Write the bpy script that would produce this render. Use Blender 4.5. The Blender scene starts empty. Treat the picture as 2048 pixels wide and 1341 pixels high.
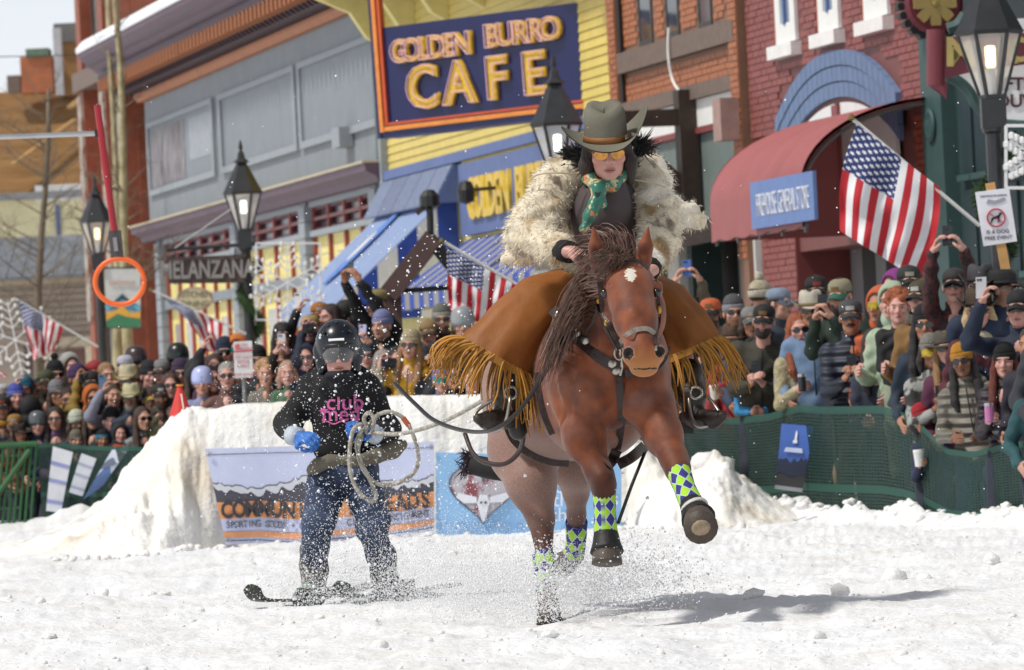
import bpy, bmesh, math, random
import numpy as np
from mathutils import Vector, Matrix
random.seed(7); RNG = np.random.default_rng(7)
SC = bpy.context.scene
COL = SC.collection
# ------------------------------------------------------------------ camera
FPX, CXP, CYP, CAMH, ROLL = 11378.0, 1024.0, 670.5, 1.07, 0.05
PITCH = math.atan((800 - CYP) / FPX)
V = lambda *a: np.array(a, float)
FWD = V(0, math.cos(PITCH), math.sin(PITCH)); _u0 = V(0, -math.sin(PITCH), math.cos(PITCH)); _r0 = V(1, 0, 0)
RGT = math.cos(ROLL) * _r0 - math.sin(ROLL) * _u0
UPV = math.sin(ROLL) * _r0 + math.cos(ROLL) * _u0
CAM = V(0, 0, CAMH)
cd = bpy.data.cameras.new('camera'); cam = bpy.data.objects.new('camera', cd); COL.objects.link(cam)
cam.matrix_world = Matrix(((RGT[0], UPV[0], -FWD[0], 0), (RGT[1], UPV[1], -FWD[1], 0), (RGT[2], UPV[2], -FWD[2], CAMH), (0, 0, 0, 1)))
cd.sensor_width = 36; cd.lens = 200.0; cd.clip_start = 1; cd.clip_end = 4000
cd.dof.use_dof = True; cd.dof.focus_distance = 27.0; cd.dof.aperture_fstop = 9.0
SC.camera = cam
# ------------------------------------------------------------------ world, sun, exposure
SUN_EL, SUN_AZ = math.radians(57), math.radians(24)     # the sun stands to the left, a touch behind the camera
SUN_DIR = V(-math.cos(SUN_EL) * math.cos(SUN_AZ), -math.cos(SUN_EL) * math.sin(SUN_AZ), math.sin(SUN_EL))
w = bpy.data.worlds.new('World'); SC.world = w; w.use_nodes = True
_n = w.node_tree.nodes; _sky = _n.new('ShaderNodeTexSky'); _sky.sky_type = 'NISHITA'; _sky.sun_disc = False
_sky.sun_elevation = SUN_EL; _sky.sun_rotation = math.atan2(SUN_DIR[0], SUN_DIR[1]); _sky.altitude = 3000; _sky.dust_density = 6.0; _sky.air_density = .8
_hs = _n.new('ShaderNodeHueSaturation'); _hs.inputs['Saturation'].default_value = .22; _hs.inputs['Value'].default_value = 1.65   # thin white cloud veil
w.node_tree.links.new(_sky.outputs[0], _hs.inputs['Color']); w.node_tree.links.new(_hs.outputs[0], _n['Background'].inputs[0]); _n['Background'].inputs[1].default_value = 0.09
sl = bpy.data.lights.new('sun', 'SUN'); sl.energy = 3.1; sl.angle = math.radians(5.0); sl.color = (1.0, 0.955, 0.88)
sun = bpy.data.objects.new('sun', sl); COL.objects.link(sun)
sun.rotation_euler = Vector(SUN_DIR).to_track_quat('Z', 'Y').to_euler()
SC.view_settings.view_transform = 'Standard'; SC.view_settings.look = 'None'; SC.view_settings.gamma = 1
SC.view_settings.exposure = 0.1; SC.view_settings.use_curve_mapping = False
SC.render.engine = 'CYCLES'; SC.cycles.use_denoising = True; SC.cycles.max_bounces = 6; SC.cycles.transparent_max_bounces = 12
# ------------------------------------------------------------------ pixel and street frames
def ray(px, py): return FWD + RGT * (px - CXP) / FPX + UPV * (CYP - py) / FPX
def P(px, py, d): return CAM + ray(px, py) * d                     # point at depth d along the view axis
def PXM(d): return FPX / d                                         # pixels per metre at depth d
SA = math.radians(12); SV = V(-math.sin(SA), math.cos(SA), 0); TV = V(math.cos(SA), math.sin(SA), 0); TF = 16.8
def S(s, t, z=0): return SV * s + TV * t + V(0, 0, z)
def fac(px, py, t=TF):                                             # pixel on the plane t -> (s, z)
    d = ray(px, py); k = t / (d @ TV); p = CAM + d * k
    return p @ SV, p[2]
def fs(px, t=TF, y=400): return fac(px, y, t)[0]
# ------------------------------------------------------------------ objects
def link(o, parent=None):
    COL.objects.link(o)
    if parent is not None: o.parent = parent
    return o
def tag(o, label=None, cat=None, group=None, kind=None):
    if label: o['label'] = label
    if cat: o['category'] = cat
    if group: o['group'] = group
    if kind: o['kind'] = kind
    return o
def empty(name, loc=(0, 0, 0), rz=0.0, **k):
    o = bpy.data.objects.new(name, None); o.empty_display_size = .2; o.location = loc; o.rotation_euler = (0, 0, rz); link(o)
    return tag(o, **k)
class MB:
    """collects geometry for one mesh object"""
    def __init__(s): s.v = []; s.f = []; s.m = []; s.n = 0
    def add(s, vs, fs_, mi=0):
        vs = np.asarray(vs, float).reshape(-1, 3); s.v.append(vs); b = s.n
        for f in fs_: s.f.append(tuple(i + b for i in f)); s.m.append(mi)
        s.n += len(vs); return s
    def box(s, x0, x1, y0, y1, z0, z1, mi=0):
        vs = [(x, y, z) for x in (x0, x1) for y in (y0, y1) for z in (z0, z1)]
        return s.add(vs, [(0, 1, 3, 2), (4, 6, 7, 5), (0, 4, 5, 1), (2, 3, 7, 6), (0, 2, 6, 4), (1, 5, 7, 3)], mi)
    def bar(s, a, b, w, h=None, up=(0, 0, 1), mi=0):                # a rectangular bar from a to b
        a, b = np.asarray(a, float), np.asarray(b, float); h = w if h is None else h
        d = b - a; d /= np.linalg.norm(d) + 1e-9; u = np.asarray(up, float)
        if abs(d @ u) > .98: u = V(1, 0, 0)
        x = np.cross(d, u); x /= np.linalg.norm(x); u = np.cross(x, d)
        vs = [p + x * i * w / 2 + u * j * h / 2 for p in (a, b) for i in (-1, 1) for j in (-1, 1)]
        return s.add(vs, [(0, 1, 3, 2), (4, 6, 7, 5), (0, 4, 5, 1), (2, 3, 7, 6), (0, 2, 6, 4), (1, 5, 7, 3)], mi)
    def tube(s, pts, r, n=8, mi=0, cap=True):
        pts = np.asarray(pts, float); rs = np.full(len(pts), r) if np.isscalar(r) else np.asarray(r, float)
        t = np.gradient(pts, axis=0); t /= np.linalg.norm(t, axis=1)[:, None] + 1e-9
        u = V(0, 0, 1) if abs(t[0][2]) < .9 else V(1, 0, 0); vs = []
        for p, d, q in zip(pts, t, rs):
            x = np.cross(d, u); x /= np.linalg.norm(x) + 1e-9; u = np.cross(x, d)
            for k in range(n):
                a = 2 * math.pi * k / n; vs.append(p + q * (math.cos(a) * x + math.sin(a) * u))
        m = len(pts); F = [(i * n + k, i * n + (k + 1) % n, (i + 1) * n + (k + 1) % n, (i + 1) * n + k) for i in range(m - 1) for k in range(n)]
        if cap: F += [tuple(range(n))[::-1], tuple((m - 1) * n + k for k in range(n))]
        return s.add(vs, F, mi)
    def lathe(s, prof, n=12, c=(0, 0, 0), mi=0, sx=1, sy=1, rot=0):
        vs = [(c[0] + sx * r * math.cos(2 * math.pi * k / n + rot), c[1] + sy * r * math.sin(2 * math.pi * k / n + rot), c[2] + z) for r, z in prof for k in range(n)]
        m = len(prof); F = [(i * n + k, i * n + (k + 1) % n, (i + 1) * n + (k + 1) % n, (i + 1) * n + k) for i in range(m - 1) for k in range(n)]
        F += [tuple(range(n))[::-1], tuple((m - 1) * n + k for k in range(n))]
        return s.add(vs, F, mi)
    def grid(s, pts, mi=0, wrap=False):                            # pts [rows][cols][3]
        pts = np.asarray(pts, float); r, c = pts.shape[:2]
        F = [(i * c + j, i * c + (j + 1) % c, (i + 1) * c + (j + 1) % c, (i + 1) * c + j) for i in range(r - 1) for j in range(c if wrap else c - 1)]
        return s.add(pts, F, mi)
    def poly(s, pts, d, th, mi=0):                                 # a flat outline pushed by vector d*th
        pts = np.asarray(pts, float); n = len(pts); d = np.asarray(d, float)
        vs = np.concatenate([pts, pts + d * th]); F = [tuple(range(n))[::-1], tuple(range(n, 2 * n))] + [(k, (k + 1) % n, n + (k + 1) % n, n + k) for k in range(n)]
        return s.add(vs, F, mi)
    def mesh(s, name, mats=None, smooth=False):
        me = bpy.data.meshes.new(name)
        me.from_pydata(np.concatenate(s.v).tolist() if s.v else [], [], s.f)
        for m in (mats if isinstance(mats, (list, tuple)) else [mats]):
            if m is not None: me.materials.append(m)
        if any(s.m): me.polygons.foreach_set('material_index', s.m)
        if smooth: me.polygons.foreach_set('use_smooth', [True] * len(s.f))
        me.update(); return me
    def build(s, name, mats, parent=None, smooth=False, **k):
        o = link(bpy.data.objects.new(name, s.mesh(name, mats, smooth)), parent); return tag(o, **k)
def fixn(o):                                                       # consistent outward normals
    bm = bmesh.new(); bm.from_mesh(o.data); bmesh.ops.recalc_face_normals(bm, faces=bm.faces); bm.to_mesh(o.data); bm.free(); return o
def copy_tree(o, parent=None):
    c = o.copy(); COL.objects.link(c); c.parent = parent
    for ch in o.children: copy_tree(ch, c)
    return c
def centre(o):                                                     # move a mesh object's origin to the middle of its base
    me = o.data; n = len(me.vertices); a = np.empty(n * 3); me.vertices.foreach_get('co', a); a = a.reshape(-1, 3)
    c = (a.min(0) + a.max(0)) / 2; c[2] = a[:, 2].min(); me.vertices.foreach_set('co', (a - c).ravel()); me.update()
    o.location = Vector(c) + o.location; return o
# ------------------------------------------------------------------ materials
MATS = {}
def lin(c):
    if isinstance(c, str):
        c = c.lstrip('#'); c = [int(c[i:i + 2], 16) / 255 for i in (0, 2, 4)]
        return tuple(x / 12.92 if x <= .04045 else ((x + .055) / 1.055) ** 2.4 for x in c)
    return tuple(c)
def mat(name, col=(.5, .5, .5), rough=.6, var=.12, scale=6.0, bump=0.0, bscale=40.0, metal=0.0, spec=.5, island=0.0, objrand=0.0, emit=None, estr=0.0, alpha=1.0, sheen=0.0, trans=0.0, col2=None, c2=(.5, .62), stretch=None):
    if name in MATS: return MATS[name]
    m = bpy.data.materials.new(name); m.use_nodes = True; nt = m.node_tree; N, L = nt.nodes, nt.links
    b = N['Principled BSDF']; c = lin(col); b.inputs['Roughness'].default_value = rough; b.inputs['Metallic'].default_value = metal
    b.inputs['Specular IOR Level'].default_value = spec
    tc = N.new('ShaderNodeTexCoord'); mp = N.new('ShaderNodeMapping'); L.new(tc.outputs['Object'], mp.inputs[0])
    if stretch: mp.inputs['Scale'].default_value = stretch
    src = None
    if var > 0 or col2:
        nz = N.new('ShaderNodeTexNoise'); nz.inputs['Scale'].default_value = scale; nz.inputs['Detail'].default_value = 5; nz.inputs['Roughness'].default_value = .6
        L.new(mp.outputs[0], nz.inputs['Vector']); rp = N.new('ShaderNodeValToRGB'); L.new(nz.outputs[0], rp.inputs[0])
        lo = [max(0, x * (1 - var)) for x in c]; hi = [min(1, x * (1 + var)) for x in c]
        if col2: hi = lin(col2); lo = c; rp.color_ramp.elements[0].position, rp.color_ramp.elements[1].position = c2
        else: rp.color_ramp.elements[0].position = .3; rp.color_ramp.elements[1].position = .7
        rp.color_ramp.elements[0].color = (*lo, 1); rp.color_ramp.elements[1].color = (*hi, 1); src = rp.outputs[0]
    if island or objrand:
        if island: g = N.new('ShaderNodeNewGeometry'); ro = g.outputs['Random Per Island']
        else: g = N.new('ShaderNodeObjectInfo'); ro = g.outputs['Random']
        mr = N.new('ShaderNodeMapRange'); a = island or objrand; mr.inputs['To Min'].default_value = 1 - a; mr.inputs['To Max'].default_value = 1 + a; L.new(ro, mr.inputs[0])
        mx = N.new('ShaderNodeMix'); mx.data_type = 'RGBA'; mx.blend_type = 'MULTIPLY'; mx.inputs['Factor'].default_value = 1
        if src: L.new(src, mx.inputs['A'])
        else: mx.inputs['A'].default_value = (*c, 1)
        cc = N.new('ShaderNodeCombineColor'); [L.new(mr.outputs[0], cc.inputs[i]) for i in range(3)]; L.new(cc.outputs[0], mx.inputs['B']); src = mx.outputs['Result']
    if src: L.new(src, b.inputs['Base Color'])
    else: b.inputs['Base Color'].default_value = (*c, 1)
    if bump:
        bn = N.new('ShaderNodeTexNoise'); bn.inputs['Scale'].default_value = bscale; bn.inputs['Detail'].default_value = 4; L.new(mp.outputs[0], bn.inputs['Vector'])
        bp = N.new('ShaderNodeBump'); bp.inputs['Strength'].default_value = min(1, bump); bp.inputs['Distance'].default_value = .02; L.new(bn.outputs[0], bp.inputs['Height']); L.new(bp.outputs[0], b.inputs['Normal'])
    if emit: b.inputs['Emission Color'].default_value = (*lin(emit), 1); b.inputs['Emission Strength'].default_value = estr
    if sheen: b.inputs['Sheen Weight'].default_value = sheen
    if trans: b.inputs['Transmission Weight'].default_value = trans
    if alpha < 1: b.inputs['Alpha'].default_value = alpha
    MATS[name] = m; return m
class NX:
    """a tiny expression builder for math nodes"""
    def __init__(s, m): s.nt = m.node_tree; s.N = s.nt.nodes; s.L = s.nt.links
    def op(s, o, a, b=None, c=None):
        n = s.N.new('ShaderNodeMath'); n.operation = o
        for i, x in enumerate((a, b, c)):
            if x is None: continue
            if isinstance(x, (int, float)): n.inputs[i].default_value = x
            else: s.L.new(x, n.inputs[i])
        return n.outputs[0]
    def mix(s, f, a, b):
        n = s.N.new('ShaderNodeMix'); n.data_type = 'RGBA'
        for k, x in (('Factor', f), ('A', a), ('B', b)):
            if isinstance(x, tuple): n.inputs[k].default_value = (*x, 1)
            elif isinstance(x, (int, float)): n.inputs[k].default_value = x
            else: s.L.new(x, n.inputs[k])
        return n.outputs['Result']
    def attr(s, name):
        n = s.N.new('ShaderNodeAttribute'); n.attribute_name = name; return n
    def sep(s, v):
        n = s.N.new('ShaderNodeSeparateXYZ'); s.L.new(v, n.inputs[0]); return n.outputs
    def noise(s, scale, vec=None, detail=4):
        n = s.N.new('ShaderNodeTexNoise'); n.inputs['Scale'].default_value = scale; n.inputs['Detail'].default_value = detail
        if vec is not None: s.L.new(vec, n.inputs['Vector'])
        return n.outputs[0]
    def ramp(s, f, a, b):
        n = s.N.new('ShaderNodeMapRange'); n.interpolation_type = 'SMOOTHSTEP'; s.L.new(f, n.inputs[0]); n.inputs['From Min'].default_value = a; n.inputs['From Max'].default_value = b; return n.outputs[0]
    def base(s, c): s.L.new(c, s.N['Principled BSDF'].inputs['Base Color'])
    def coord(s, k='Object'): return s.N.new('ShaderNodeTexCoord').outputs[k]
# ------------------------------------------------------------------ text as flat lettering
def text_mesh(txt, size, ext, align='CENTER', bold=0.0, sx=1.0, spacing=1.0):
    cu = bpy.data.curves.new('lettering', 'FONT'); cu.body = txt; cu.size = size; cu.extrude = ext; cu.align_x = align; cu.align_y = 'CENTER'; cu.offset = bold; cu.resolution_u = 3; cu.space_character = spacing
    o = bpy.data.objects.new('lettering', cu)
    me = bpy.data.meshes.new_from_object(o); bpy.data.objects.remove(o); bpy.data.curves.remove(cu)
    if sx != 1:
        me.transform(Matrix.Diagonal((sx, 1, 1, 1)))
    return me
def text_on(txt, size, M, m, parent, name='lettering', ext=.004, **k):  # M: matrix, x right / y up / z out
    me = text_mesh(txt, size, ext, **k); me.materials.clear(); me.materials.append(m); me.transform(M)
    return link(bpy.data.objects.new(name, me), parent)
def plane_frame(o, x, y):                                          # matrix with origin o, x to the right, y up
    o, x, y = (np.asarray(q, float) for q in (o, x, y)); x = x / np.linalg.norm(x); z = np.cross(x, y); z /= np.linalg.norm(z); y = np.cross(z, x)
    return Matrix(((x[0], y[0], z[0], o[0]), (x[1], y[1], z[1], o[1]), (x[2], y[2], z[2], o[2]), (0, 0, 0, 1)))
# ------------------------------------------------------------------ smooth value noise for terrain
def vnoise(x, y, seed=0):
    xi, yi = np.floor(x).astype(np.int64), np.floor(y).astype(np.int64); xf, yf = x - xi, y - yi
    def h(a, b):
        n = (a * 374761393 + b * 668265263 + seed * 144665) & 0x7fffffff; n = ((n ^ (n >> 13)) * 1274126177) & 0x7fffffff; return ((n ^ (n >> 16)) & 0xffff) / 65535.0
    u, v_ = xf * xf * (3 - 2 * xf), yf * yf * (3 - 2 * yf)
    return (h(xi, yi) * (1 - u) + h(xi + 1, yi) * u) * (1 - v_) + (h(xi, yi + 1) * (1 - u) + h(xi + 1, yi + 1) * u) * v_
def fbm(x, y, o=4, seed=0):
    r = 0; a = .5
    for i in range(o): r = r + a * (vnoise(x, y, seed + i) - .5); x = x * 2.03; y = y * 2.03; a *= .5
    return r
# ------------------------------------------------------------------ implicit surfaces (smooth union) -> one continuous mesh
class SDF:
    def __init__(s, k=.03): s.p = []; s.k = k
    def cap(s, a, b, ra, rb=None, k=None, sub=False):
        s.p.append(('c', np.asarray(a, float), np.asarray(b, float), ra, ra if rb is None else rb, s.k if k is None else k, sub)); return s
    def ell(s, c, r, R=None, k=None, sub=False):
        s.p.append(('e', np.asarray(c, float), np.asarray(r, float) * np.ones(3), R, None, s.k if k is None else k, sub)); return s
    def chain(s, pts, rs, k=None):
        for i in range(len(pts) - 1): s.cap(pts[i], pts[i + 1], rs[i], rs[i + 1], k)
        return s
    def mesh(s, h):
        lo = np.full(3, 1e9); hi = np.full(3, -1e9); bbs = []
        for q in s.p:
            if q[0] == 'c': r = max(q[3], q[4]); a = np.minimum(q[1], q[2]) - r; b = np.maximum(q[1], q[2]) + r
            else:
                r = q[2] if q[3] is None else np.full(3, q[2].max()); a = q[1] - r; b = q[1] + r
            g = q[5] + 2.5 * h; bbs.append((a - g, b + g))
            if not q[6]: lo = np.minimum(lo, a); hi = np.maximum(hi, b)
        lo = lo - 3 * h; hi = hi + 3 * h; n = np.ceil((hi - lo) / h).astype(int) + 1
        val = np.full(n, 1e3)
        for q, (a, b) in zip(s.p, bbs):
            i0 = np.clip(np.floor((a - lo) / h).astype(int), 0, n - 1); i1 = np.clip(np.ceil((b - lo) / h).astype(int) + 1, 1, n)
            if (i1 <= i0).any(): continue
            X = lo[0] + h * np.arange(i0[0], i1[0])[:, None, None]; Y = lo[1] + h * np.arange(i0[1], i1[1])[None, :, None]; Z = lo[2] + h * np.arange(i0[2], i1[2])[None, None, :]
            if q[0] == 'c':
                A, D = q[1], q[2] - q[1]; dd = D @ D + 1e-12
                t = np.clip(((X - A[0]) * D[0] + (Y - A[1]) * D[1] + (Z - A[2]) * D[2]) / dd, 0, 1)
                d = np.sqrt((X - A[0] - t * D[0]) ** 2 + (Y - A[1] - t * D[1]) ** 2 + (Z - A[2] - t * D[2]) ** 2) - (q[3] + (q[4] - q[3]) * t)
            else:
                x, y, z = X - q[1][0], Y - q[1][1], Z - q[1][2]
                if q[3] is not None:
                    R = q[3]; x, y, z = (R[0, i] * x + R[1, i] * y + R[2, i] * z for i in range(3))
                rx, ry, rz = q[2]; k0 = np.sqrt((x / rx) ** 2 + (y / ry) ** 2 + (z / rz) ** 2) + 1e-9; k1 = np.sqrt((x / rx ** 2) ** 2 + (y / ry ** 2) ** 2 + (z / rz ** 2) ** 2) + 1e-9; d = k0 * (k0 - 1) / k1
            sl_ = (slice(i0[0], i1[0]), slice(i0[1], i1[1]), slice(i0[2], i1[2])); v0 = val[sl_]; k = max(q[5], 1e-6)
            if q[6]:
                hh = np.maximum(k - np.abs(v0 + d), 0) / k; val[sl_] = np.maximum(v0, -d) + hh * hh * k / 4
            else:
                hh = np.maximum(k - np.abs(v0 - d), 0) / k; val[sl_] = np.minimum(v0, d) - hh * hh * k / 4
        return surface_nets(val, lo, h)
def surface_nets(v, lo, h):
    s = v < 0; n = np.array(v.shape); off = [(i, j, k) for i in (0, 1) for j in (0, 1) for k in (0, 1)]
    cnt = np.zeros(n - 1, np.int8)
    for o in off: cnt += s[o[0]:n[0] - 1 + o[0], o[1]:n[1] - 1 + o[1], o[2]:n[2] - 1 + o[2]]
    ci = np.argwhere((cnt > 0) & (cnt < 8)); idx = np.full(n - 1, -1, np.int64); idx[tuple(ci.T)] = np.arange(len(ci))
    acc = np.zeros((len(ci), 3)); w_ = np.zeros(len(ci)); cv = {o: v[ci[:, 0] + o[0], ci[:, 1] + o[1], ci[:, 2] + o[2]] for o in off}
    for o in off:
        for a in range(3):
            if o[a] == 0:
                p = list(o); p[a] = 1; p = tuple(p); v0, v1 = cv[o], cv[p]; c = (v0 < 0) != (v1 < 0); t = np.where(c, v0 / np.where(c, v0 - v1, 1), 0)
                q = np.tile(np.array(o, float), (len(ci), 1)); q[:, a] = t; acc += q * c[:, None]; w_ += c
    vs = lo + h * (ci + acc / w_[:, None]); F = []
    for a in range(3):
        b, c = (a + 1) % 3, (a + 2) % 3; sl0 = [slice(None)] * 3; sl1 = [slice(None)] * 3; sl0[a] = slice(0, n[a] - 1); sl1[a] = slice(1, n[a])
        e = np.argwhere(s[tuple(sl0)] != s[tuple(sl1)]); e = e[(e[:, b] > 0) & (e[:, c] > 0) & (e[:, b] < n[b] - 1) & (e[:, c] < n[c] - 1)]
        if not len(e): continue
        def g(db, dc):
            q = e.copy(); q[:, b] -= db; q[:, c] -= dc; return idx[tuple(q.T)]
        quad = np.stack([g(1, 1), g(0, 1), g(0, 0), g(1, 0)], 1); neg = s[tuple(e.T)]; quad[~neg] = quad[~neg][:, ::-1]; F.append(quad)
    return vs, np.concatenate(F)
def np_mesh(name, vs, F, mats, smooth=True):
    me = bpy.data.meshes.new(name); F = np.asarray(F); me.vertices.add(len(vs)); me.vertices.foreach_set('co', np.asarray(vs, np.float32).ravel())
    me.loops.add(F.size); me.loops.foreach_set('vertex_index', F.astype(np.int32).ravel()); me.polygons.add(len(F)); me.polygons.foreach_set('loop_start', np.arange(0, F.size, F.shape[1], dtype=np.int32))
    me.update(calc_edges=True)
    if smooth: me.polygons.foreach_set('use_smooth', [True] * len(F))
    for m in (mats if isinstance(mats, (list, tuple)) else [mats]): me.materials.append(m)
    return me
def vattr(me, name, arr):
    a = me.attributes.new(name, 'FLOAT_VECTOR', 'POINT'); a.data.foreach_set('vector', np.asarray(arr, np.float32).ravel())
def rotz(a): c, s = math.cos(a), math.sin(a); return np.array([[c, -s, 0], [s, c, 0], [0, 0, 1.]])
def rotx(a): c, s = math.cos(a), math.sin(a); return np.array([[1., 0, 0], [0, c, -s], [0, s, c]])
def roty(a): c, s = math.cos(a), math.sin(a); return np.array([[c, 0, s], [0, 1., 0], [-s, 0, c]])
def smooth_path(pts, n=8):                                         # Catmull-Rom through the points
    p = [np.asarray(q, float) for q in pts]; p = [2 * p[0] - p[1]] + p + [2 * p[-1] - p[-2]]; out = []
    for i in range(1, len(p) - 2):
        for k in range(n):
            t = k / n; a, b, c, d = p[i - 1:i + 3]; out.append(.5 * (2 * b + (c - a) * t + (2 * a - 5 * b + 4 * c - d) * t * t + (3 * b - a - 3 * c + d) * t ** 3))
    return np.array(out + [p[-2]])
# ================================================================== the setting: snow street, jump, pavement
def hor(px): return 800 - ROLL * (px - 1024)
FPX_TAB = [(-1400, 60), (-80, 58), (0, 57.5), (160, 57), (270, 56.5), (500, 55), (850, 53), (1100, 51.5), (1400, 48), (1600, 44.7), (1850, 41), (2048, 38.8), (2120, 37.8), (2400, 34.6), (3000, 30)]
def fence_d(px): return np.interp(px, [a for a, _ in FPX_TAB], [b for _, b in FPX_TAB])
def snow_mat(name, col, dirt, bump, scale):
    m = bpy.data.materials.new(name); m.use_nodes = True; x = NX(m); b = x.N['Principled BSDF']; b.inputs['Roughness'].default_value = .65; b.inputs['Specular IOR Level'].default_value = .25
    co = x.coord(); n1 = x.noise(1.3, co, 6); n2 = x.noise(scale, co, 6); c = x.mix(x.ramp(n1, .45, .75), lin(col), lin(dirt)); x.base(c)
    h = x.op('ADD', n2, x.op('MULTIPLY', x.noise(scale * 5, co, 5), .5)); bp = x.N.new('ShaderNodeBump'); bp.inputs['Strength'].default_value = bump; bp.inputs['Distance'].default_value = .05
    x.L.new(h, bp.inputs['Height']); x.L.new(bp.outputs[0], b.inputs['Normal']); return m
M_SNOW = snow_mat('snow', (.80, .81, .83), (.72, .71, .69), .62, 6.5)
M_BANK = snow_mat('snowbank', (.82, .81, .78), (.64, .57, .46), .6, 4.2)
M_CHUNK = mat('snow_chunk', (.82, .81, .79), rough=.6, var=.05, scale=9, bump=.5, bscale=60)
# the wide ground
g = MB(); g.grid([[(x, y, -.5) for x in np.linspace(-900, 900, 13)] for y in np.linspace(-60, 1500, 13)]); g.build('ground', M_SNOW, kind='structure')
def track_z(X, Y):
    z = .10 * fbm(X * .55, Y * .35, 3, 3) + .10 * fbm(X * 2.6, Y * 1.5, 5, 11) + .08 * np.maximum(fbm(X * 5.5, Y * 3.2, 3, 21) - .05, 0)
    return z + .03
def berm(px, d):
    e = fence_d(px) - d; return (.09 + .34 * np.maximum(fbm(px / 60, d * 1.2, 3, 5) + .05, 0)) * np.exp(-((e - .25) / .45) ** 2)
cols = np.concatenate([np.linspace(-1300, -60, 40), np.linspace(-40, 2100, 560), np.linspace(2120, 2950, 30)]); nr = 330
k = np.linspace(0, 1, nr); PXg, K = np.meshgrid(cols, k); D0 = 11.0; D1 = fence_d(PXg) + .35; Dg = 1 / ((1 - K) / D0 + K / D1)
Xg = (PXg - CXP) / FPX * Dg; Zg = track_z(Xg, Dg) + berm(PXg, Dg)
vs = np.stack([Xg, Dg, Zg], -1); ii = np.arange(nr * len(cols)).reshape(nr, -1)
Q = np.stack([ii[:-1, :-1], ii[:-1, 1:], ii[1:, 1:], ii[1:, :-1]], -1).reshape(-1, 4)
tag(link(bpy.data.objects.new('snow_street', np_mesh('snow_street', vs.reshape(-1, 3), Q, M_SNOW))), kind='structure')
def street_z(x, y):
    px = x / y * FPX + CXP; return float(track_z(np.array(x), np.array(y)) + berm(np.array(px), np.array(y)))
# trodden pavement behind the fence: low at the net, higher towards the shops
def walk_z(e): return -.34 + .5 * np.clip((e - .4) / 2.6, 0, 1) ** 1.3
cols2 = np.linspace(-1300, 2950, 90); es = np.concatenate([np.linspace(.1, 4, 22), np.linspace(5, 30, 10)])
P2, E2 = np.meshgrid(cols2, es); D2 = fence_d(P2) + E2; vs = np.stack([(P2 - CXP) / FPX * D2, D2, walk_z(E2) + .04 * fbm(P2 / 30, E2 * 3, 3, 9)], -1)
ii = np.arange(P2.size).reshape(P2.shape); Q = np.stack([ii[:-1, :-1], ii[:-1, 1:], ii[1:, 1:], ii[1:, :-1]], -1).reshape(-1, 4)
M_WALK = snow_mat('trodden_snow', (.55, .54, .53), (.34, .32, .30), .6, 6)
tag(link(bpy.data.objects.new('pavement', np_mesh('pavement', vs.reshape(-1, 3), Q, M_WALK))), kind='structure')
# the big snow jump
SIL = [(-60, 1085), (20, 1078), (110, 1052), (190, 1000), (240, 945), (275, 905), (302, 868), (322, 842), (350, 828), (400, 818), (450, 802), (520, 795), (700, 783), (1000, 778), (1130, 800), (1230, 850), (1290, 890), (1350, 925), (1385, 915), (1400, 898), (1425, 898), (1445, 908), (1465, 945), (1520, 985), (1580, 1012), (1700, 1040)]
def jump_h(px, d=45.3):
    y = np.interp(px, [a for a, _ in SIL], [b for _, b in SIL]); return np.maximum(CAMH + (hor(px) - y) / PXM(d), .0)
def jump_toe(px): return np.interp(px, [-60, 120, 300, 340, 440, 1240, 1330, 1700], [44.2, 42.6, 42.6, 43.2, 44.3, 44.3, 42.8, 43.2])
def jump_w(px): return np.interp(px, [-60, 150, 300, 340, 440, 1240, 1330, 1700], [1.2, 2.6, 2.6, 1.7, .45, .45, 1.9, 1.4])
def jump_z(px, d):
    t = np.clip((d - jump_toe(px)) / jump_w(px), 0, 1); f = t * t * (3 - 2 * t); h = jump_h(px); wall = np.clip((px - 380) / 60, 0, 1) * np.clip((1300 - px) / 60, 0, 1)
    f = wall * t ** .7 + (1 - wall) * (.35 * t + .65 * f); back = np.clip((d - 46.2) / 4.5, 0, 1)
    z = h * f * (1 - .9 * back ** 1.5)
    lump = fbm(px / 60, d * 1.6, 5, 31) * .42 + fbm(px / 22, d * 4, 4, 37) * .2; z = z + lump * np.minimum(h, .8) * (1 - .4 * wall) * np.clip(t * 2.2, 0, 1) * (wall * ((t < .98) * .5 + .2) + 1 - wall)
    return z - .05
pc = np.linspace(-60, 1700, 520); dr = np.concatenate([np.linspace(42.4, 47, 150), np.linspace(47.1, 51, 26)])
PJ, DJ = np.meshgrid(pc, dr); vs = np.stack([(PJ - CXP) / FPX * DJ, DJ, jump_z(PJ, DJ)], -1); ii = np.arange(PJ.size).reshape(PJ.shape)
Q = np.stack([ii[:-1, :-1], ii[:-1, 1:], ii[1:, 1:], ii[1:, :-1]], -1).reshape(-1, 4)
tag(link(bpy.data.objects.new('snow_jump', np_mesh('snow_jump', vs.reshape(-1, 3), Q, M_BANK))), kind='structure')
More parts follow.
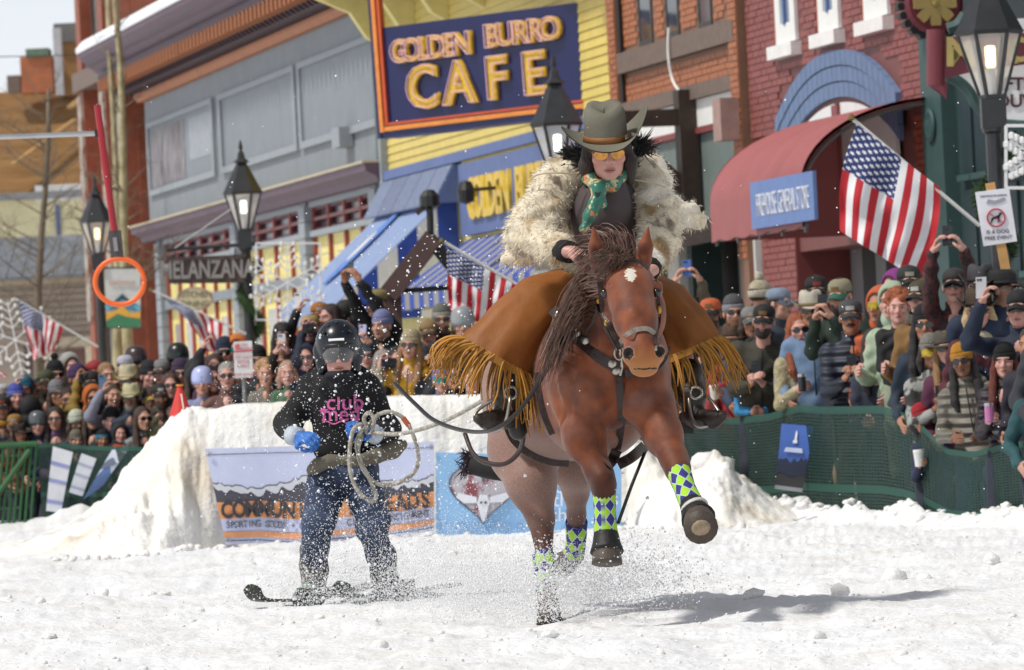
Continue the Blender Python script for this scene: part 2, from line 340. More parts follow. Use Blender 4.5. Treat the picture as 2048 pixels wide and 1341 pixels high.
# loose snow lumps on the track, along the net and by the jump
def ico(sub=1):
    bm = bmesh.new(); bmesh.ops.create_icosphere(bm, subdivisions=sub, radius=1); v = np.array([q.co[:] for q in bm.verts]); f = [tuple(x.index for x in q.verts) for q in bm.faces]; bm.free(); return v, f
ICV, ICF = ico(2); IC1V, IC1F = ico(1)
ch = MB()
def lump(c, r, big=False):
    v = (ICV if big else IC1V) * (1 + RNG.uniform(-1, 1, (len(ICV if big else IC1V), 1)) * (.16 if big else .3)) * V(r * RNG.uniform(.8, 1.5), r * RNG.uniform(.7, 1.2), r * RNG.uniform(.5, .9)); ch.add(v @ rotz(RNG.uniform(0, 6)).T + c, ICF if big else IC1F)
for i in range(2400):
    d = 1 / RNG.uniform(1 / 46, 1 / 17); px = RNG.uniform(-300, 2350)
    if d > fence_d(px) - .1: continue
    x = (px - CXP) / FPX * d; r = .0065 * math.exp(RNG.normal(0, .55)) * (1.9 if RNG.random() < .05 else 1); lump(V(x, d, street_z(x, d) + r * .1), min(r, .035), r > .02)
for i in range(150):                                              # crumbs against the net and the jump's foot
    px = RNG.uniform(1330, 2300); d = fence_d(px) - RNG.uniform(.1, .9) ** 1.5; x = (px - CXP) / FPX * d; r = RNG.uniform(.008, .04); lump(V(x, d, street_z(x, d) - r * .1), r, True)
for i in range(110):
    px = RNG.uniform(60, 1500); d = float(jump_toe(px)) - RNG.uniform(-.1, .6); x = (px - CXP) / FPX * d; r = RNG.uniform(.01, .04); lump(V(x, d, street_z(x, d) + r * .2), r, True)
for (px, py, d, r) in [(1410, 925, 44.6, .1), (1440, 930, 44.6, .11), (1580, 1008, 43.9, .07), (1605, 1012, 43.6, .06)]:
    lump(P(px, py, d), r, True)
for (px, py, r) in [(205, 1203, .045), (82, 1213, .035), (330, 1197, .03), (1790, 1178, .06), (1850, 1180, .04), (1985, 1150, .05), (1510, 1225, .05), (1680, 1210, .05), (1100, 1302, .04), (640, 1250, .03), (400, 1232, .02)]:
    d0 = ray(px, py); kk = -CAMH / d0[2]; q = CAM + d0 * kk; lump(V(q[0], q[1], street_z(q[0], q[1]) + r * .3), r, True)
ch.build('snow_chunks', M_CHUNK, kind='stuff', label='loose lumps and crumbs of snow strewn over the white track', cat='snow', smooth=True)
# ================================================================== buildings along the street (local x: along the street, y: out from the facade, z: up)
RZ = math.radians(102)
class Bld:
    def __init__(s, name, s0, s1, t=TF, **k):
        s.sm = (s0 + s1) / 2; s.t = t; s.o = empty(name, S(s.sm, t, 0), RZ, **k); s.x0, s.x1 = s0 - s.sm, s1 - s.sm
    def x(s, px, y=400, out=0.0): return fac(px, y, s.t - out)[0] - s.sm
    def z(s, px, py, out=0.0): return fac(px, py, s.t - out)[1]
    def xz(s, px, py, out=0.0): a = fac(px, py, s.t - out); return a[0] - s.sm, a[1]
    def box(s, name, m, x0, x1, y0, y1, z0, z1, parent=None): return MB().box(x0, x1, y0, y1, z0, z1).build(name, m, parent or s.o)
    def prof(s, name, m, x0, x1, yz, parent=None, smooth=False):       # a profile (y,z) pushed along x
        n = len(yz); mb = MB(); mb.add([(x0, y, z) for y, z in yz] + [(x1, y, z) for y, z in yz], [tuple(range(n)), tuple(range(2 * n - 1, n - 1, -1))] + [(k, n + k, n + (k + 1) % n, (k + 1) % n) for k in range(n)])
        return fixn(mb.build(name, m, parent or s.o))
def bricks(b, m, x0, x1, z0, z1, holes, y=0.0, L=.215, Hc=.078, most=300, parent=None, prefer=None):
    par = parent or b.o; cand = []; r = 0; z = z0
    while z + Hc <= z1 + 1e-6:
        x = x0 - (L + .012) * (.5 if r % 2 else 0)
        while x < x1:
            a, c = max(x, x0), min(x + L, x1)
            if c - a > .05 and not any(a < h[1] and c > h[0] and z < h[3] and z + Hc > h[2] for h in holes): cand.append((a, c, z))
            x += L + .012
        z += Hc; r += 1
    cand.sort(key=(prefer or (lambda q: q[0]))); full = [q for q in cand if q[1] - q[0] > L - .01]; own = set(full[:most])
    me = MB().box(0, L, -.02, .016, 0, Hc - .012).mesh('brick', m)
    st = MB()
    for q in cand:
        j = random.uniform(-.004, .004)
        if q in own: o = link(bpy.data.objects.new('brick', me), par); o.location = (q[0], y + j, q[2])
        else: st.box(q[0], q[1], y - .02, y + .016 + j, q[2], q[2] + Hc - .012)
    if st.n: st.build('brickwork', m, par, kind='stuff')
def win(b, name, x0, x1, z0, z1, y, fm, gm, fw=.08, parent=None, dep=.07):
    o = MB()
    for (a, c, d, e) in ((x0, x0 + fw, z0, z1), (x1 - fw, x1, z0, z1), (x0 + fw, x1 - fw, z0, z0 + fw), (x0 + fw, x1 - fw, z1 - fw, z1)): o.box(a, c, y - .02, y + dep, d, e)
    f = o.build(name, fm, parent or b.o); MB().box(x0 + fw, x1 - fw, y - .015, y + .012, z0 + fw, z1 - fw).build('pane', gm, f); return f
M_GLASS = mat('dark_glass', (.03, .035, .04), rough=.08, var=.5, scale=2, spec=.7)
M_CURT = mat('curtained_glass', (.42, .42, .40), rough=.25, var=.25, scale=3)
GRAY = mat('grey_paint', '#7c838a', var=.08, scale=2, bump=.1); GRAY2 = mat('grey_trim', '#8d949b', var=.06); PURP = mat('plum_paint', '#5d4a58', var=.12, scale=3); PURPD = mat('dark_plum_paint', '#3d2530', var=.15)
ORNG = mat('rust_orange_paint', '#a0623c', var=.15, scale=5); CREAM = mat('cream_trim', '#b9ad92', var=.1); REDM = mat('red_mullion_paint', '#96443a', var=.15); YELW = mat('pale_yellow_paint', '#e2d489', var=.08); MARO = mat('maroon_paint', '#5f2f38', var=.2)
M_ROOFSNOW = mat('roof_snow', (.82, .84, .88), var=.03, rough=.6, bump=.2)
# ---------------------------------------------------------------- grey building with the deep plum cornice
b = Bld('grey_shop_building', 87.75, 113.5, label='long grey shop building with deep plum bracketed cornice and snow on its roof', cat='building')
x0, x1 = b.x0, b.x1
b.box('wall', GRAY, x0, x1, -9, 0, 4.9, 8.3)
b.box('shop_back_wall', PURPD, x0, x1, -9, -.5, -.3, 4.9)
b.prof('lower_cornice', PURP, x0, x1 + .2, [(-.1, 4.6), (.16, 4.6), (.2, 4.7), (.36, 4.78), (.38, 4.9), (-.1, 4.9)])
b.box('cornice_lip', CREAM, x0, x1 + .22, -.1, .41, 4.903, 4.94)
b.prof('frieze_moulding', ORNG, x0, x1 + .1, [(-.05, 7.42), (.12, 7.42), (.2, 7.52), (.2, 7.58), (-.05, 7.58)])
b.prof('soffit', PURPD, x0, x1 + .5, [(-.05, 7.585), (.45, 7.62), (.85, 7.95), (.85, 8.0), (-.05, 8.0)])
b.prof('crown', PURP, x0, x1 + 1.2, [(-.3, 8.003), (.72, 8.003), (.74, 8.1), (.9, 8.22), (1.0, 8.26), (1.0, 8.32), (1.12, 8.42), (1.14, 8.52), (-.3, 8.52)])
b.prof('roof_snow', M_ROOFSNOW, x0 - .5, x1 + 1.25, [(-3, 8.523), (1.16, 8.523), (1.17, 8.62), (1.02, 8.78), (-.5, 8.86), (-3, 8.8)])
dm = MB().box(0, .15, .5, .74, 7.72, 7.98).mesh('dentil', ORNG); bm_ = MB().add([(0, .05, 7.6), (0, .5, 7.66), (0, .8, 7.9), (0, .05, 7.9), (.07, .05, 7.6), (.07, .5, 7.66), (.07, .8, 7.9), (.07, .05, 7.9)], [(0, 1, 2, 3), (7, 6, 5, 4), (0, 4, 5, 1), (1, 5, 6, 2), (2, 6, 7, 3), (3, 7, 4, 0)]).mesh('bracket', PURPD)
x = x0 + .1
while x < x1 + .6:
    o = link(bpy.data.objects.new('dentil', dm), b.o); o.location = (x, .1, -.02); o = link(bpy.data.objects.new('bracket', bm_), b.o); o.location = (x + .2, .03, -.03); x += .42
for (pa, pb) in ((303, 430), (450, 597), (612, 762)):
    xa, xb = sorted((b.x(pa, 300), b.x(pb, 300))); z0, z1 = 5.62, 6.86
    p = b.box('frieze_panel', GRAY, xa, xb, .002, .02, z0, z1)
    o = MB()
    for (a, c, d, e) in ((xa - .22, xa, z0 - .12, z1 + .1), (xb, xb + .22, z0 - .12, z1 + .1), (xa, xb, z0 - .12, z0), (xa, xb, z1, z1 + .1)): o.box(a, c, -.02, .07, d, e)
    o.build('panel_moulding', GRAY2, p)
GHOST = mat('faded_painted_sign', '#54484e', col2='#a3a4a8', scale=5, c2=(.42, .66), stretch=(3.2, 1, .35)); GHOST2 = mat('faded_small_lettering', '#8b8f97', col2='#9ba3ab', scale=9, c2=(.4, .6), stretch=(4, 1, .8))
xa = b.x(372, 300); xb = b.x(305, 300); MB().box(xa, xb, .022, .03, 5.66, 6.8).build('ghost_sign', GHOST, b.o); MB().box(b.x(425, 300), b.x(382, 300), .022, .027, 5.95, 6.75).build('ghost_lettering', GHOST2, b.o)
# shop front: block piers, transoms, yellow windows
piers = [b.x(q, 500) for q in (318, 472, 612, 755)]; bl = MB().box(-.3, .3, -.3, .06, 0, .262).mesh('pier_block', GRAY2)
for i, xp in enumerate(piers):
    p = b.box('pier', GRAY, xp - .27, xp + .27, -.32, .02, -.3, 4.598)
    for kz in range(15): o = link(bpy.data.objects.new('pier_block', bl), p); o.location = (xp, 0, .35 + kz * .28)
for i in range(3):
    xa, xb = piers[i + 1] + .31, piers[i] - .31; n = max(3, round((xb - xa) / 1.55)); st = (xb - xa) / n
    b.box('transom_rail', GRAY2, xa, xb, -.3, -.02, 4.0, 4.1); b.box('head_rail', GRAY2, xa, xb, -.3, -.02, 4.5, 4.597); b.box('middle_rail', GRAY, xa, xb, -.3, -.01, 3.2, 3.38); b.box('stall_riser', MARO, xa, xb, -.3, -.05, -.3, .9)
    for j in range(n):
        a, c = xa + j * st, xa + (j + 1) * st
        f = win(b, 'transom_window', a + .06, c - .06, 4.1, 4.5, -.18, MARO, mat('transom_glass', '#3d2c36', rough=.2, var=.5, scale=4), .05)
        MB().box(a + .1, c - .1, -.1, -.085, 4.27, 4.33).build('glazing_bar', mat('dusty_red_paint', '#8a5a5a', var=.1), f)
        for (z0, z1) in ((3.38, 4.0), (.9, 3.2)): win(b, 'shop_window', a + .06, c - .06, z0, z1, -.16, YELW, M_CURT, .3, dep=.015)
    for j in range(n + 1): MB().box(xa + j * st - .06, xa + j * st + .06, -.28, -.08, .4, 4.499).build('mullion', REDM, b.o)
MB().box(b.x(700, 260) - .35, b.x(700, 260) + .35, .02, .25, 5.3, 5.62).build('junction_box', GRAY2, b.o)
MB().tube([(x0 + .15, .1, 0), (x0 + .15, .1, 7.3)], .05).build('downpipe', mat('green_grey_metal', '#5f6d68', var=.1), b.o)
# ---------------------------------------------------------------- yellow cafe
YB = mat('yellow_clapboard', '#d2bd68', var=.07, scale=3, objrand=.05); BLU = mat('cafe_blue_paint', '#596b9b', var=.1, scale=4); NAVY = mat('navy_enamel', '#171d52', rough=.3, var=.15, scale=3); BLUD = mat('royal_blue_paint', '#2747a0', var=.1); SLATE = mat('blue_shingle', '#6b7690', var=.2, scale=12, objrand=.12)
GOLD = mat('yellow_letter_paint', '#d9b532', rough=.4, var=.15, scale=12); BLK = mat('black_iron', (.012, .012, .014), rough=.45, var=.3)
b = Bld('yellow_cafe_building', 71.7, 87.7, label='yellow clapboard cafe building with blue trim and awnings', cat='building'); x0, x1 = b.x0, b.x1
b.box('wall', YELW, x0, x1, -9, -.04, -.3, 9.2)
z = 4.75
while z < 7.55:
    b.prof('clapboard', YB, x0 + .02, x1 - .02, [(-.04, z), (.03, z), (.012, z + .125), (-.04, z + .125)]); z += .128
b.box('fascia_board', BLU, x0, x1, -.04, .12, 4.6, 4.748)
b.prof('pent_roof', BLU, b.x(925, 390), x1, [(-.05, 4.02), (.42, 4.02), (.1, 4.58), (-.05, 4.58)])
for i in range(5):
    w_ = (x1 - b.x(925, 390)) / 5; a = b.x(925, 390) + i * w_; b.prof('shingle', SLATE, a + .02, a + w_ - .02, [(.1, 4.57), (.13, 4.58), (.45, 4.02), (.42, 4.0)])
b.box('shop_front', BLUD, x0, x1, -.3, -.045, .2, 3.3)
xs_ = b.x(955, 350); b.box('name_board', BLU, x0 + .1, xs_ + .9, -.03, .1, 3.5, 4.55)
cl = [b.x(960 + i * 8.9, 350) for i in range(17)]
M0 = plane_frame((0, 0, 0), (-1, 0, 0), (0, 0, 1))
xl = b.x(953, 350); xr = b.x(1200, 330)
for i, chx in enumerate('GOLDEN BURRO CAFE'):
    if chx == ' ': continue
    q = xl + (xr - xl) * (i + .5) / 17; text_on(chx, .82, Matrix.Translation((q, .125, 3.98)) @ M0, GOLD, b.o, 'letter', .03, bold=.02, sx=1.05)
b.box('upper_clapboards', YB, x0 + .05, b.x(930, 330), -.03, .05, 4.3, 4.598)
# cafe cornice with brackets
b.prof('cornice_soffit', BLUD, x0, x1 + .3, [(-.1, 7.55), (1.1, 7.75), (1.25, 8.1), (-.1, 8.1)])
b.prof('cornice_crown', YELW, x0, x1 + .4, [(-.1, 8.103), (1.3, 8.103), (1.5, 8.5), (-.1, 8.5)])
bk = MB(); bk.add([(0, 0, 6.7), (0, .25, 6.85), (0, .5, 7.25), (0, 1.05, 7.5), (0, 1.05, 7.74), (0, 0, 7.54), (.22, 0, 6.7), (.22, .25, 6.85), (.22, .5, 7.25), (.22, 1.05, 7.5), (.22, 1.05, 7.74), (.22, 0, 7.54)], [(0, 1, 2, 3, 4, 5), (11, 10, 9, 8, 7, 6)] + [(k, 6 + k, 6 + (k + 1) % 6, (k + 1) % 6) for k in range(6)]); bke = bk.mesh('bracket', YELW); rib = MB().box(0, .06, .1, 1.0, 7.56, 7.72).mesh('soffit_rib', CREAM)
x = x0 + .1
while x < x1: o = link(bpy.data.objects.new('bracket', bke), b.o); o.location = (x, .02, 0); x += 2.62
x = x0 + .4
while x < x1: o = link(bpy.data.objects.new('soffit_rib', rib), b.o); o.location = (x, 0, -.03); x += .5
for xx in (x1 - .12,): MB().box(xx, xx + .2, .02, .14, 3.2, 7.5).build('corner_board', GRAY2, b.o)
# light blue sloping awning with striped ends, and a second striped awning
LBA = mat('pale_blue_awning', '#8fa2c8', var=.06, scale=3); WHT = mat('white_paint', (.72, .72, .70), var=.06); BGR = mat('grey_stripe_canvas', '#8f8d90', var=.08)
def awning(name, xa, xb, y1, z0, z1, label, ribs=True, stripe=False, side=True):
    a = empty(name, b.o.matrix_world @ Vector(((xa + xb) / 2, 0, z0)) if False else S(b.sm + (xa + xb) / 2, TF, z0), RZ, label=label, cat='awning'); hw = (xb - xa) / 2; h = z1 - z0
    n = int(2 * hw / .16) if ribs else int(2 * hw / .35)
    cs = []
    for i in range(n):
        u0, u1 = -hw + 2 * hw * i / n, -hw + 2 * hw * (i + 1) / n; g_ = (u1 - u0) * (.2 if ribs else 0); mb = MB()
        yz = [(.03, h), (y1, .28), (y1, 0)]; yz2 = [(.03, h - .03), (y1 - .03, .26), (y1 - .03, 0)]
        for (pq) in (0, 1):
            (ya, za), (yb, zb) = yz[pq], yz[pq + 1]; (yc, zc), (yd, zd) = yz2[pq], yz2[pq + 1]
            vs_ = [(uu, yy, zz) for uu in (u0 + g_ / 2, u1 - g_ / 2) for (yy, zz) in ((ya, za), (yb, zb), (yd, zd), (yc, zc))]
            mb.add(vs_, [(0, 1, 2, 3), (7, 6, 5, 4), (0, 4, 5, 1), (1, 5, 6, 2), (2, 6, 7, 3), (3, 7, 4, 0)])
        mb.build('rib' if ribs else 'stripe', LBA if not stripe else (BLUD if i % 2 else BGR), a)
    if ribs: MB().add([(-hw, .02, h - .02), (hw, .02, h - .02), (hw, y1 - .02, .26), (-hw, y1 - .02, .26)], [(0, 1, 2, 3)]).build('canopy', LBA, a)
    if side:
        for sx_ in (-hw, hw):
            m = 6
            for i in range(m):
                ya, yb = .03 + (y1 - .03) * i / m, .03 + (y1 - .03) * (i + 1) / m; top = lambda y: h + (.28 - h) * (y - .03) / (y1 - .03) - .02
                o = 0.01 if sx_ > 0 else -.01
                MB().poly([(sx_, ya, 0), (sx_, yb, 0), (sx_, yb, top(yb)), (sx_, ya, top(ya))], (1, 0, 0), o).build('end_stripe', WHT if i % 2 else BLUD, a)
    return a
aw = awning('sloping_awning', b.x(918, 400), x1 - .3, 1.9, 2.35, 4.25, 'pale blue ribbed metal awning with blue and white striped ends on the yellow cafe')
hw = (x1 - .3 - b.x(918, 400)) / 2
for (c0, c1, ww) in ((.5, 1.35, .34),):                            # painted blue ski on the awning slope
    sl_ = lambda y: 1.9 + (.28 - 1.9) * (y - .03) / 1.87 + .04
    pts = [(math.cos(a) * ww + .35, .95 + math.sin(a) * .62) for a in np.linspace(0, 2 * math.pi, 18)[:-1]]
    MB().poly([(x, y, sl_(y)) for x, y in pts], (0, .6, .7), .02).build('painted_motif', mat('mid_blue_print', '#5a7fc4', var=.2, scale=8), aw)
    MB().poly([(.35 + (x - .35) * .4, .95 + (y - .95) * .4, sl_(.95 + (y - .95) * .4) + .02) for x, y in pts], (0, .6, .7), .02).build('painted_highlight', WHT, aw)
awning('striped_awning', x0 + .5, b.x(925, 420) - .5, 1.1, 2.45, 3.45, 'blue and grey striped canvas awning under the yellow cafe lettering', ribs=False, stripe=True)
# the projecting enamel sign
sg = empty('cafe_sign', P(1172, 205, 75.9), 0, label='large navy projecting cafe sign with yellow neon lettering and orange border', cat='sign')
A = P(1170, 215, 75.6); C = P(772, 262, 77.4); wv = (A - C); Lw = np.linalg.norm(wv); wx = wv / Lw; wy = V(0, 0, 1); wz = np.cross(wx, wy); wz /= np.linalg.norm(wz)   # wz towards camera
sg.location = C; Ms = plane_frame((0, 0, 0), wx, wy); hS = 1.4
loc = lambda x, y, z=0.0: tuple(Ms @ Vector((x, y, z)))
def lbox(mb, xa, xb, ya, yb, za, zb): mb.add([loc(x, y, z) for x in (xa, xb) for y in (ya, yb) for z in (za, zb)], [(0, 1, 3, 2), (4, 6, 7, 5), (0, 4, 5, 1), (2, 3, 7, 6), (0, 2, 6, 4), (1, 5, 7, 3)])
mb = MB(); lbox(mb, 0, Lw, 0, hS, -.35, 0); mb.build('sign_box', NAVY, sg)
ORT = mat('orange_neon_trim', '#e08a3c', rough=.35, var=.15, scale=8); NEO = mat('pink_neon_tube', '#e8b6c4', rough=.2, var=.05); ORT2 = mat('deep_orange_trim', '#c9542e', rough=.35)
mb = MB(); lbox(mb, 0, Lw, -.01, .05, .002, .05); mb.build('border_tube', ORT, sg); mb = MB(); lbox(mb, 0, Lw, .07, .1, .002, .04); mb.build('border_tube', ORT2, sg)
mb = MB(); lbox(mb, -.06, 0, -.02, 2.3, -.1, .06); mb.build('side_post', ORT, sg); mb = MB(); lbox(mb, .03, .07, .1, 2.3, -.05, .05); mb.build('border_tube', ORT2, sg)
mb = MB(); lbox(mb, -.13, -.07, -.1, 2.6, -.2, .02); mb.build('side_frame', NAVY, sg)
mb = MB(); lbox(mb, -.05, Lw, -.1, -.015, -.35, .02); mb.build('bottom_frame', NAVY, sg)
def sign_letters(txt, xa, xb, yc, size, bold, tube, sx=1.0):
    for i, c_ in enumerate(txt):
        if c_ == ' ': continue
        q = xa + (xb - xa) * (i + .5) / len(txt); o = text_on(c_, size, Ms @ Matrix.Translation((q, yc, .03)), mat('sign_yellow', '#d8b03a', rough=.4, var=.2, scale=20), sg, 'letter', .03, bold=bold, sx=sx)
        text_on(c_, size * 1.0, Ms @ Matrix.Translation((q - .035, yc - .0, .075)), NEO, o, 'neon_tube', .008, bold=tube * -1, sx=sx)
def tube_letters(txt, xa, xb, yc, size, bold, sx):
    for i, c_ in enumerate(txt):
        if c_ == ' ': continue
        q = xa + (xb - xa) * (i + .5) / len(txt); o = text_on(c_, size, Ms @ Matrix.Translation((q, yc, .03)), mat('sign_yellow', '#d8b03a', rough=.4, var=.2, scale=20), sg, 'letter', .03, bold=bold, sx=sx)
        cu = bpy.data.curves.new('n', 'FONT'); cu.body = c_; cu.size = size; cu.fill_mode = 'NONE'; cu.align_x = 'CENTER'; cu.align_y = 'CENTER'; cu.offset = bold * .5; cu.bevel_depth = .008; cu.bevel_resolution = 1; cu.resolution_u = 3
        t_ = bpy.data.objects.new('n', cu); me = bpy.data.meshes.new_from_object(t_); bpy.data.objects.remove(t_)
        me.transform(Ms @ Matrix.Translation((q - .022, yc, .09)) @ Matrix.Diagonal((sx, 1, 1, 1))); me.materials.clear(); me.materials.append(NEO); link(bpy.data.objects.new('neon_tube', me), o)
tube_letters('GOLDEN', .083 * Lw, .465 * Lw, 1.03, .43, .014, .92); tube_letters('BURRO', .545 * Lw, .91 * Lw, 1.08, .43, .014, .94); tube_letters('CAFE', .122 * Lw, .87 * Lw, .5, .8, .028, .92)
# ---------------------------------------------------------------- orange brick building
BRK = mat('orange_brick', '#9f6240', var=.12, scale=9, island=.16, bump=.2); BRK1 = mat('orange_brick_unit', '#a85a35', var=.12, scale=9, objrand=.16, bump=.2); MORT = mat('mortar', '#7c5b48', var=.1); STONE = mat('brown_sandstone', '#6b5a50', var=.2, scale=8, bump=.3)
b = Bld('orange_brick_building', 64.95, 71.68, label='orange brick building with brown stone sill band and boarded sign panel', cat='building'); x0, x1 = b.x0, b.x1
b.box('wall', MORT, x0, x1, -9, 0, 4.8, 9.5)
wins = []
for (pa, pb) in ((1279, 1306), (1334, 1360), (1399, 1426), (1457, 1481)):
    xa, xb = b.x(pb, 40), b.x(pa, 40); wins.append((xa - .02, xb + .02, 5.46, 7.4)); f = win(b, 'window', xa, xb, 5.46, 7.4, .0, mat('dark_window_frame', '#3a3836', var=.2), M_GLASS, .07, dep=.02)
xl_, xr_ = b.x(1250, 100), b.x(1486, 100)
b.box('sill_band', STONE, xr_, xl_, -.05, .12, 5.18, 5.44); b.box('lintel_moulding', STONE, x0 + .45, x1 - .5, -.05, .1, 4.62, 4.8)
for (xa, xb) in ((x0, x0 + .42), (x1 - .45, x1)): b.box('pilaster', MORT, xa, xb, -.1, .1, -.3, 9.5); bricks(b, BRK, xa + .01, xb - .01, 2.6, 7.2, [], y=.1, most=60)
bricks(b, BRK, x0 + .43, x1 - .46, 4.82, 7.2, wins + [(xr_, xl_, 5.17, 5.45)], most=300, prefer=lambda q: abs(q[2] - 5.1) + q[0] * .1)
b.box('sign_panel', WHT, x0 + .45, x1 - .5, -.1, .02, 4.28, 4.618); b.box('panel_trim', mat('dull_red_trim', '#7b3a3a', var=.1), x0 + .45, x1 - .5, -.1, .05, 4.2, 4.278)
b.box('boarded_panel', mat('grey_green_board', '#66726e', var=.12, scale=3), x0 + .45, x1 - .5, -.2, -.02, 3.15, 4.198)
b.box('corbel', mat('pinkish_stone', '#9d8078', var=.15, bump=.2), x0 + .02, x0 + .4, .12, .35, 4.0, 4.5)
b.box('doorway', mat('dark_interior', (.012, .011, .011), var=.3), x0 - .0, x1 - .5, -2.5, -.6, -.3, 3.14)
WORN = mat('worn_white_timber', (.62, .62, .6), col2=(.36, .35, .34), scale=7, c2=(.55, .75), stretch=(1, 1, .25))
for px in (1505, 1352): q = b.x(px, 520); b.box('timber_post', WORN, q - .3, q + .3, -.3, .04, -.3, 3.14)
for px in (1478, 1376): q = b.x(px, 520); b.box('door_jamb', mat('dark_teal_paint', '#263a3a', var=.1), q - .12, q + .12, -.4, -.02, -.3, 3.14)
b.prof('flat_canopy', mat('weathered_board', '#5b5651', var=.2, scale=6, stretch=(.3, 1, 4)), x0 + .2, x1 + .1, [(-.1, 3.12), (1.2, 2.95), (1.2, 2.72), (1.15, 2.72), (-.1, 2.9)])
TIM = mat('dark_brown_timber', '#35261e', var=.25, scale=8)
q = b.x(1392, 240); b.box('bracket_post', TIM, q - .14, q + .14, .022, .24, 3.2, 4.75)
MB().bar((q, .1, 4.42), (q, 1.15, 4.42), .2, .2).build('bracket_beam', TIM, b.o); MB().bar((q, .2, 3.55), (q, 1.05, 4.36), .18, .18).build('bracket_brace', TIM, b.o)
MB().tube(smooth_path([(b.x(1358, 60), .13, b.z(1358, 55)), (b.x(1360, 100), .15, b.z(1360, 110)), (b.x(1366, 160), .13, b.z(1366, 160)), (b.x(1385, 190), .13, b.z(1385, 190))]), .018, 6).build('cable', WHT, b.o)
MB().tube([(x1 - .5, .05, 4.8), (x1 - .5, .05, 7.2)], .03, 6).build('conduit', BLK, b.o)
# ---------------------------------------------------------------- red brick building
RB = mat('red_painted_brick', '#874b47', var=.14, scale=7, island=.1, bump=.2); RB1 = mat('red_painted_brick_unit', '#874b47', var=.14, scale=7, objrand=.1, bump=.2); RBM = mat('red_painted_mortar', '#70403d', var=.1); REV = mat('orange_reveal_brick', '#9a4a2a', var=.2)
b = Bld('red_brick_building', 57.3, 64.9, label='red painted brick building with blue arch and white upper windows', cat='building'); x0, x1 = b.x0, b.x1
xc = b.x(1677, 200); RX = 2.55
b.box('wall', RBM, x0, x1, -9, 0, 4.0, 9.5); holes = []
for (pa, pb, ps) in ((1555, 1605, 108), (1640, 1692, 92), (1730, 1790, 62)):
    xa, xb = b.x(pb, ps), b.x(pa, ps); holes += [(xa + .0, xb + .02, 4.82, 5.0), (xa + .1, xb - .1, 5.0, 7.4)]
    w_ = win(b, 'window', xa + .12, xb - .12, 5.0, 7.4, .012, mat('white_window_paint', (.74, .74, .72), var=.05), mat('bluish_glass', '#8fa0ad', rough=.15, var=.3, scale=2), .22, dep=.03)
    MB().box(xa + .02, xb + .0, -.05, .13, 4.83, 4.98).build('sill', mat('white_sill', (.76, .75, .73), var=.08, bump=.3), w_); MB().box((xa + xb) / 2 - .03, (xa + xb) / 2 + .03, -.0, .06, 5.2, 7.2).build('glazing_bar', BLU, w_)
    b.box('reveal', REV, xb - .12, xb + .02, .001, .02, 4.98, 7.4)
def archz(x, r0, zb, rise): return zb + rise * math.sqrt(max(0, 1 - ((x - xc) / r0) ** 2))
xs = np.linspace(xc - RX, xc + RX, 25); BLA = mat('blue_arch_paint', '#62779a', var=.1, scale=6, bump=.25)
for i in range(24):                                               # each voussoir of the blue arch
    xa, xb = xs[i] + .006, xs[i + 1] - .006; zo = lambda x: 4.15 + .62 * (1 - abs((x - xc) / RX) ** 2.2); zi = lambda x: 3.62 + .62 * (1 - abs((x - xc) / RX) ** 2.2)
    for r_ in range(3):
        f0, f1 = r_ / 3, (r_ + 1) / 3 - .02; L_ = lambda x, f: zi(x) + (zo(x) - zi(x)) * f
        MB().poly([(xa, .0, L_(xa, f0)), (xb, 0, L_(xb, f0)), (xb, 0, L_(xb, f1)), (xa, 0, L_(xa, f1))], (0, 1, 0), .05 + .012 * r_).build('voussoir', BLA, b.o)
holes += [(xc - RX + .1, xc + RX - .1, 3.6, 4.5)]; holes += [(xc - RX * .72, xc + RX * .72, 4.4, 4.7)]
bricks(b, RB1, x0 + .02, x1 - .02, 4.0, 6.3, holes, most=300, prefer=lambda q: abs(q[2] - 4.8) * 2 + q[0] * .4)
b.box('lunette_backing', RBM, x0, x1, -.6, -.06, 2.6, 4.0)
for (xa, xb) in ((xc + .12, xc + RX - .3), (xc - RX + .25, xc - .12)):
    pts = [(x, -.02, 3.58 + .6 * (1 - abs((x - xc) / RX) ** 2.2)) for x in np.linspace(xa, xb, 9)]
    MB().poly([(xa, -.02, 2.9), (xb, -.02, 2.9)] + pts[::-1], (0, 1, 0), .04).build('lunette_panel', mat('white_lunette', (.7, .71, .71), var=.06), b.o)
b.box('lunette_mullion', mat('dull_red_mullion', '#84464a', var=.1), xc - .115, xc + .115, -.05, .06, 3.2, 4.16)
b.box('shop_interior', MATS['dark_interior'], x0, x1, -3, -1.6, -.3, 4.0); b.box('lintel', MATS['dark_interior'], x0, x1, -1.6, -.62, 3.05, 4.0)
q0, q1 = b.x(1592, 540), b.x(1524, 540); b.box('brick_pier', mat('pier_mortar', '#6e3634', var=.1), q0, q1, -.7, -.02, -.3, 3.0); bricks(b, RB, q0 + .01, q1 - .01, .6, 2.96, [], y=-.02, most=120, prefer=lambda q: -q[2])  # pier mortar in a slightly deeper red than the wall mortar
q0, q1 = b.x(1882, 500), b.x(1842, 500); b.box('brick_pier', MATS['pier_mortar'], q0, q1, -.7, .0, -.3, 3.99); bricks(b, mat('orange_red_brick', '#8f4530', var=.15, island=.15), q0 + .01, q1 - .01, .6, 3.9, [], y=0, most=120, prefer=lambda q: -q[2])
DGR = mat('grey_door_paint', '#6d6a6c', var=.1)
for (pa, pb) in ((1600, 1622), (1648, 1668), (1710, 1722), (1740, 1760)): b.box('door_frame', DGR, b.x(pb, 520), b.x(pa, 520), -.9, -.6, -.3, 3.0)
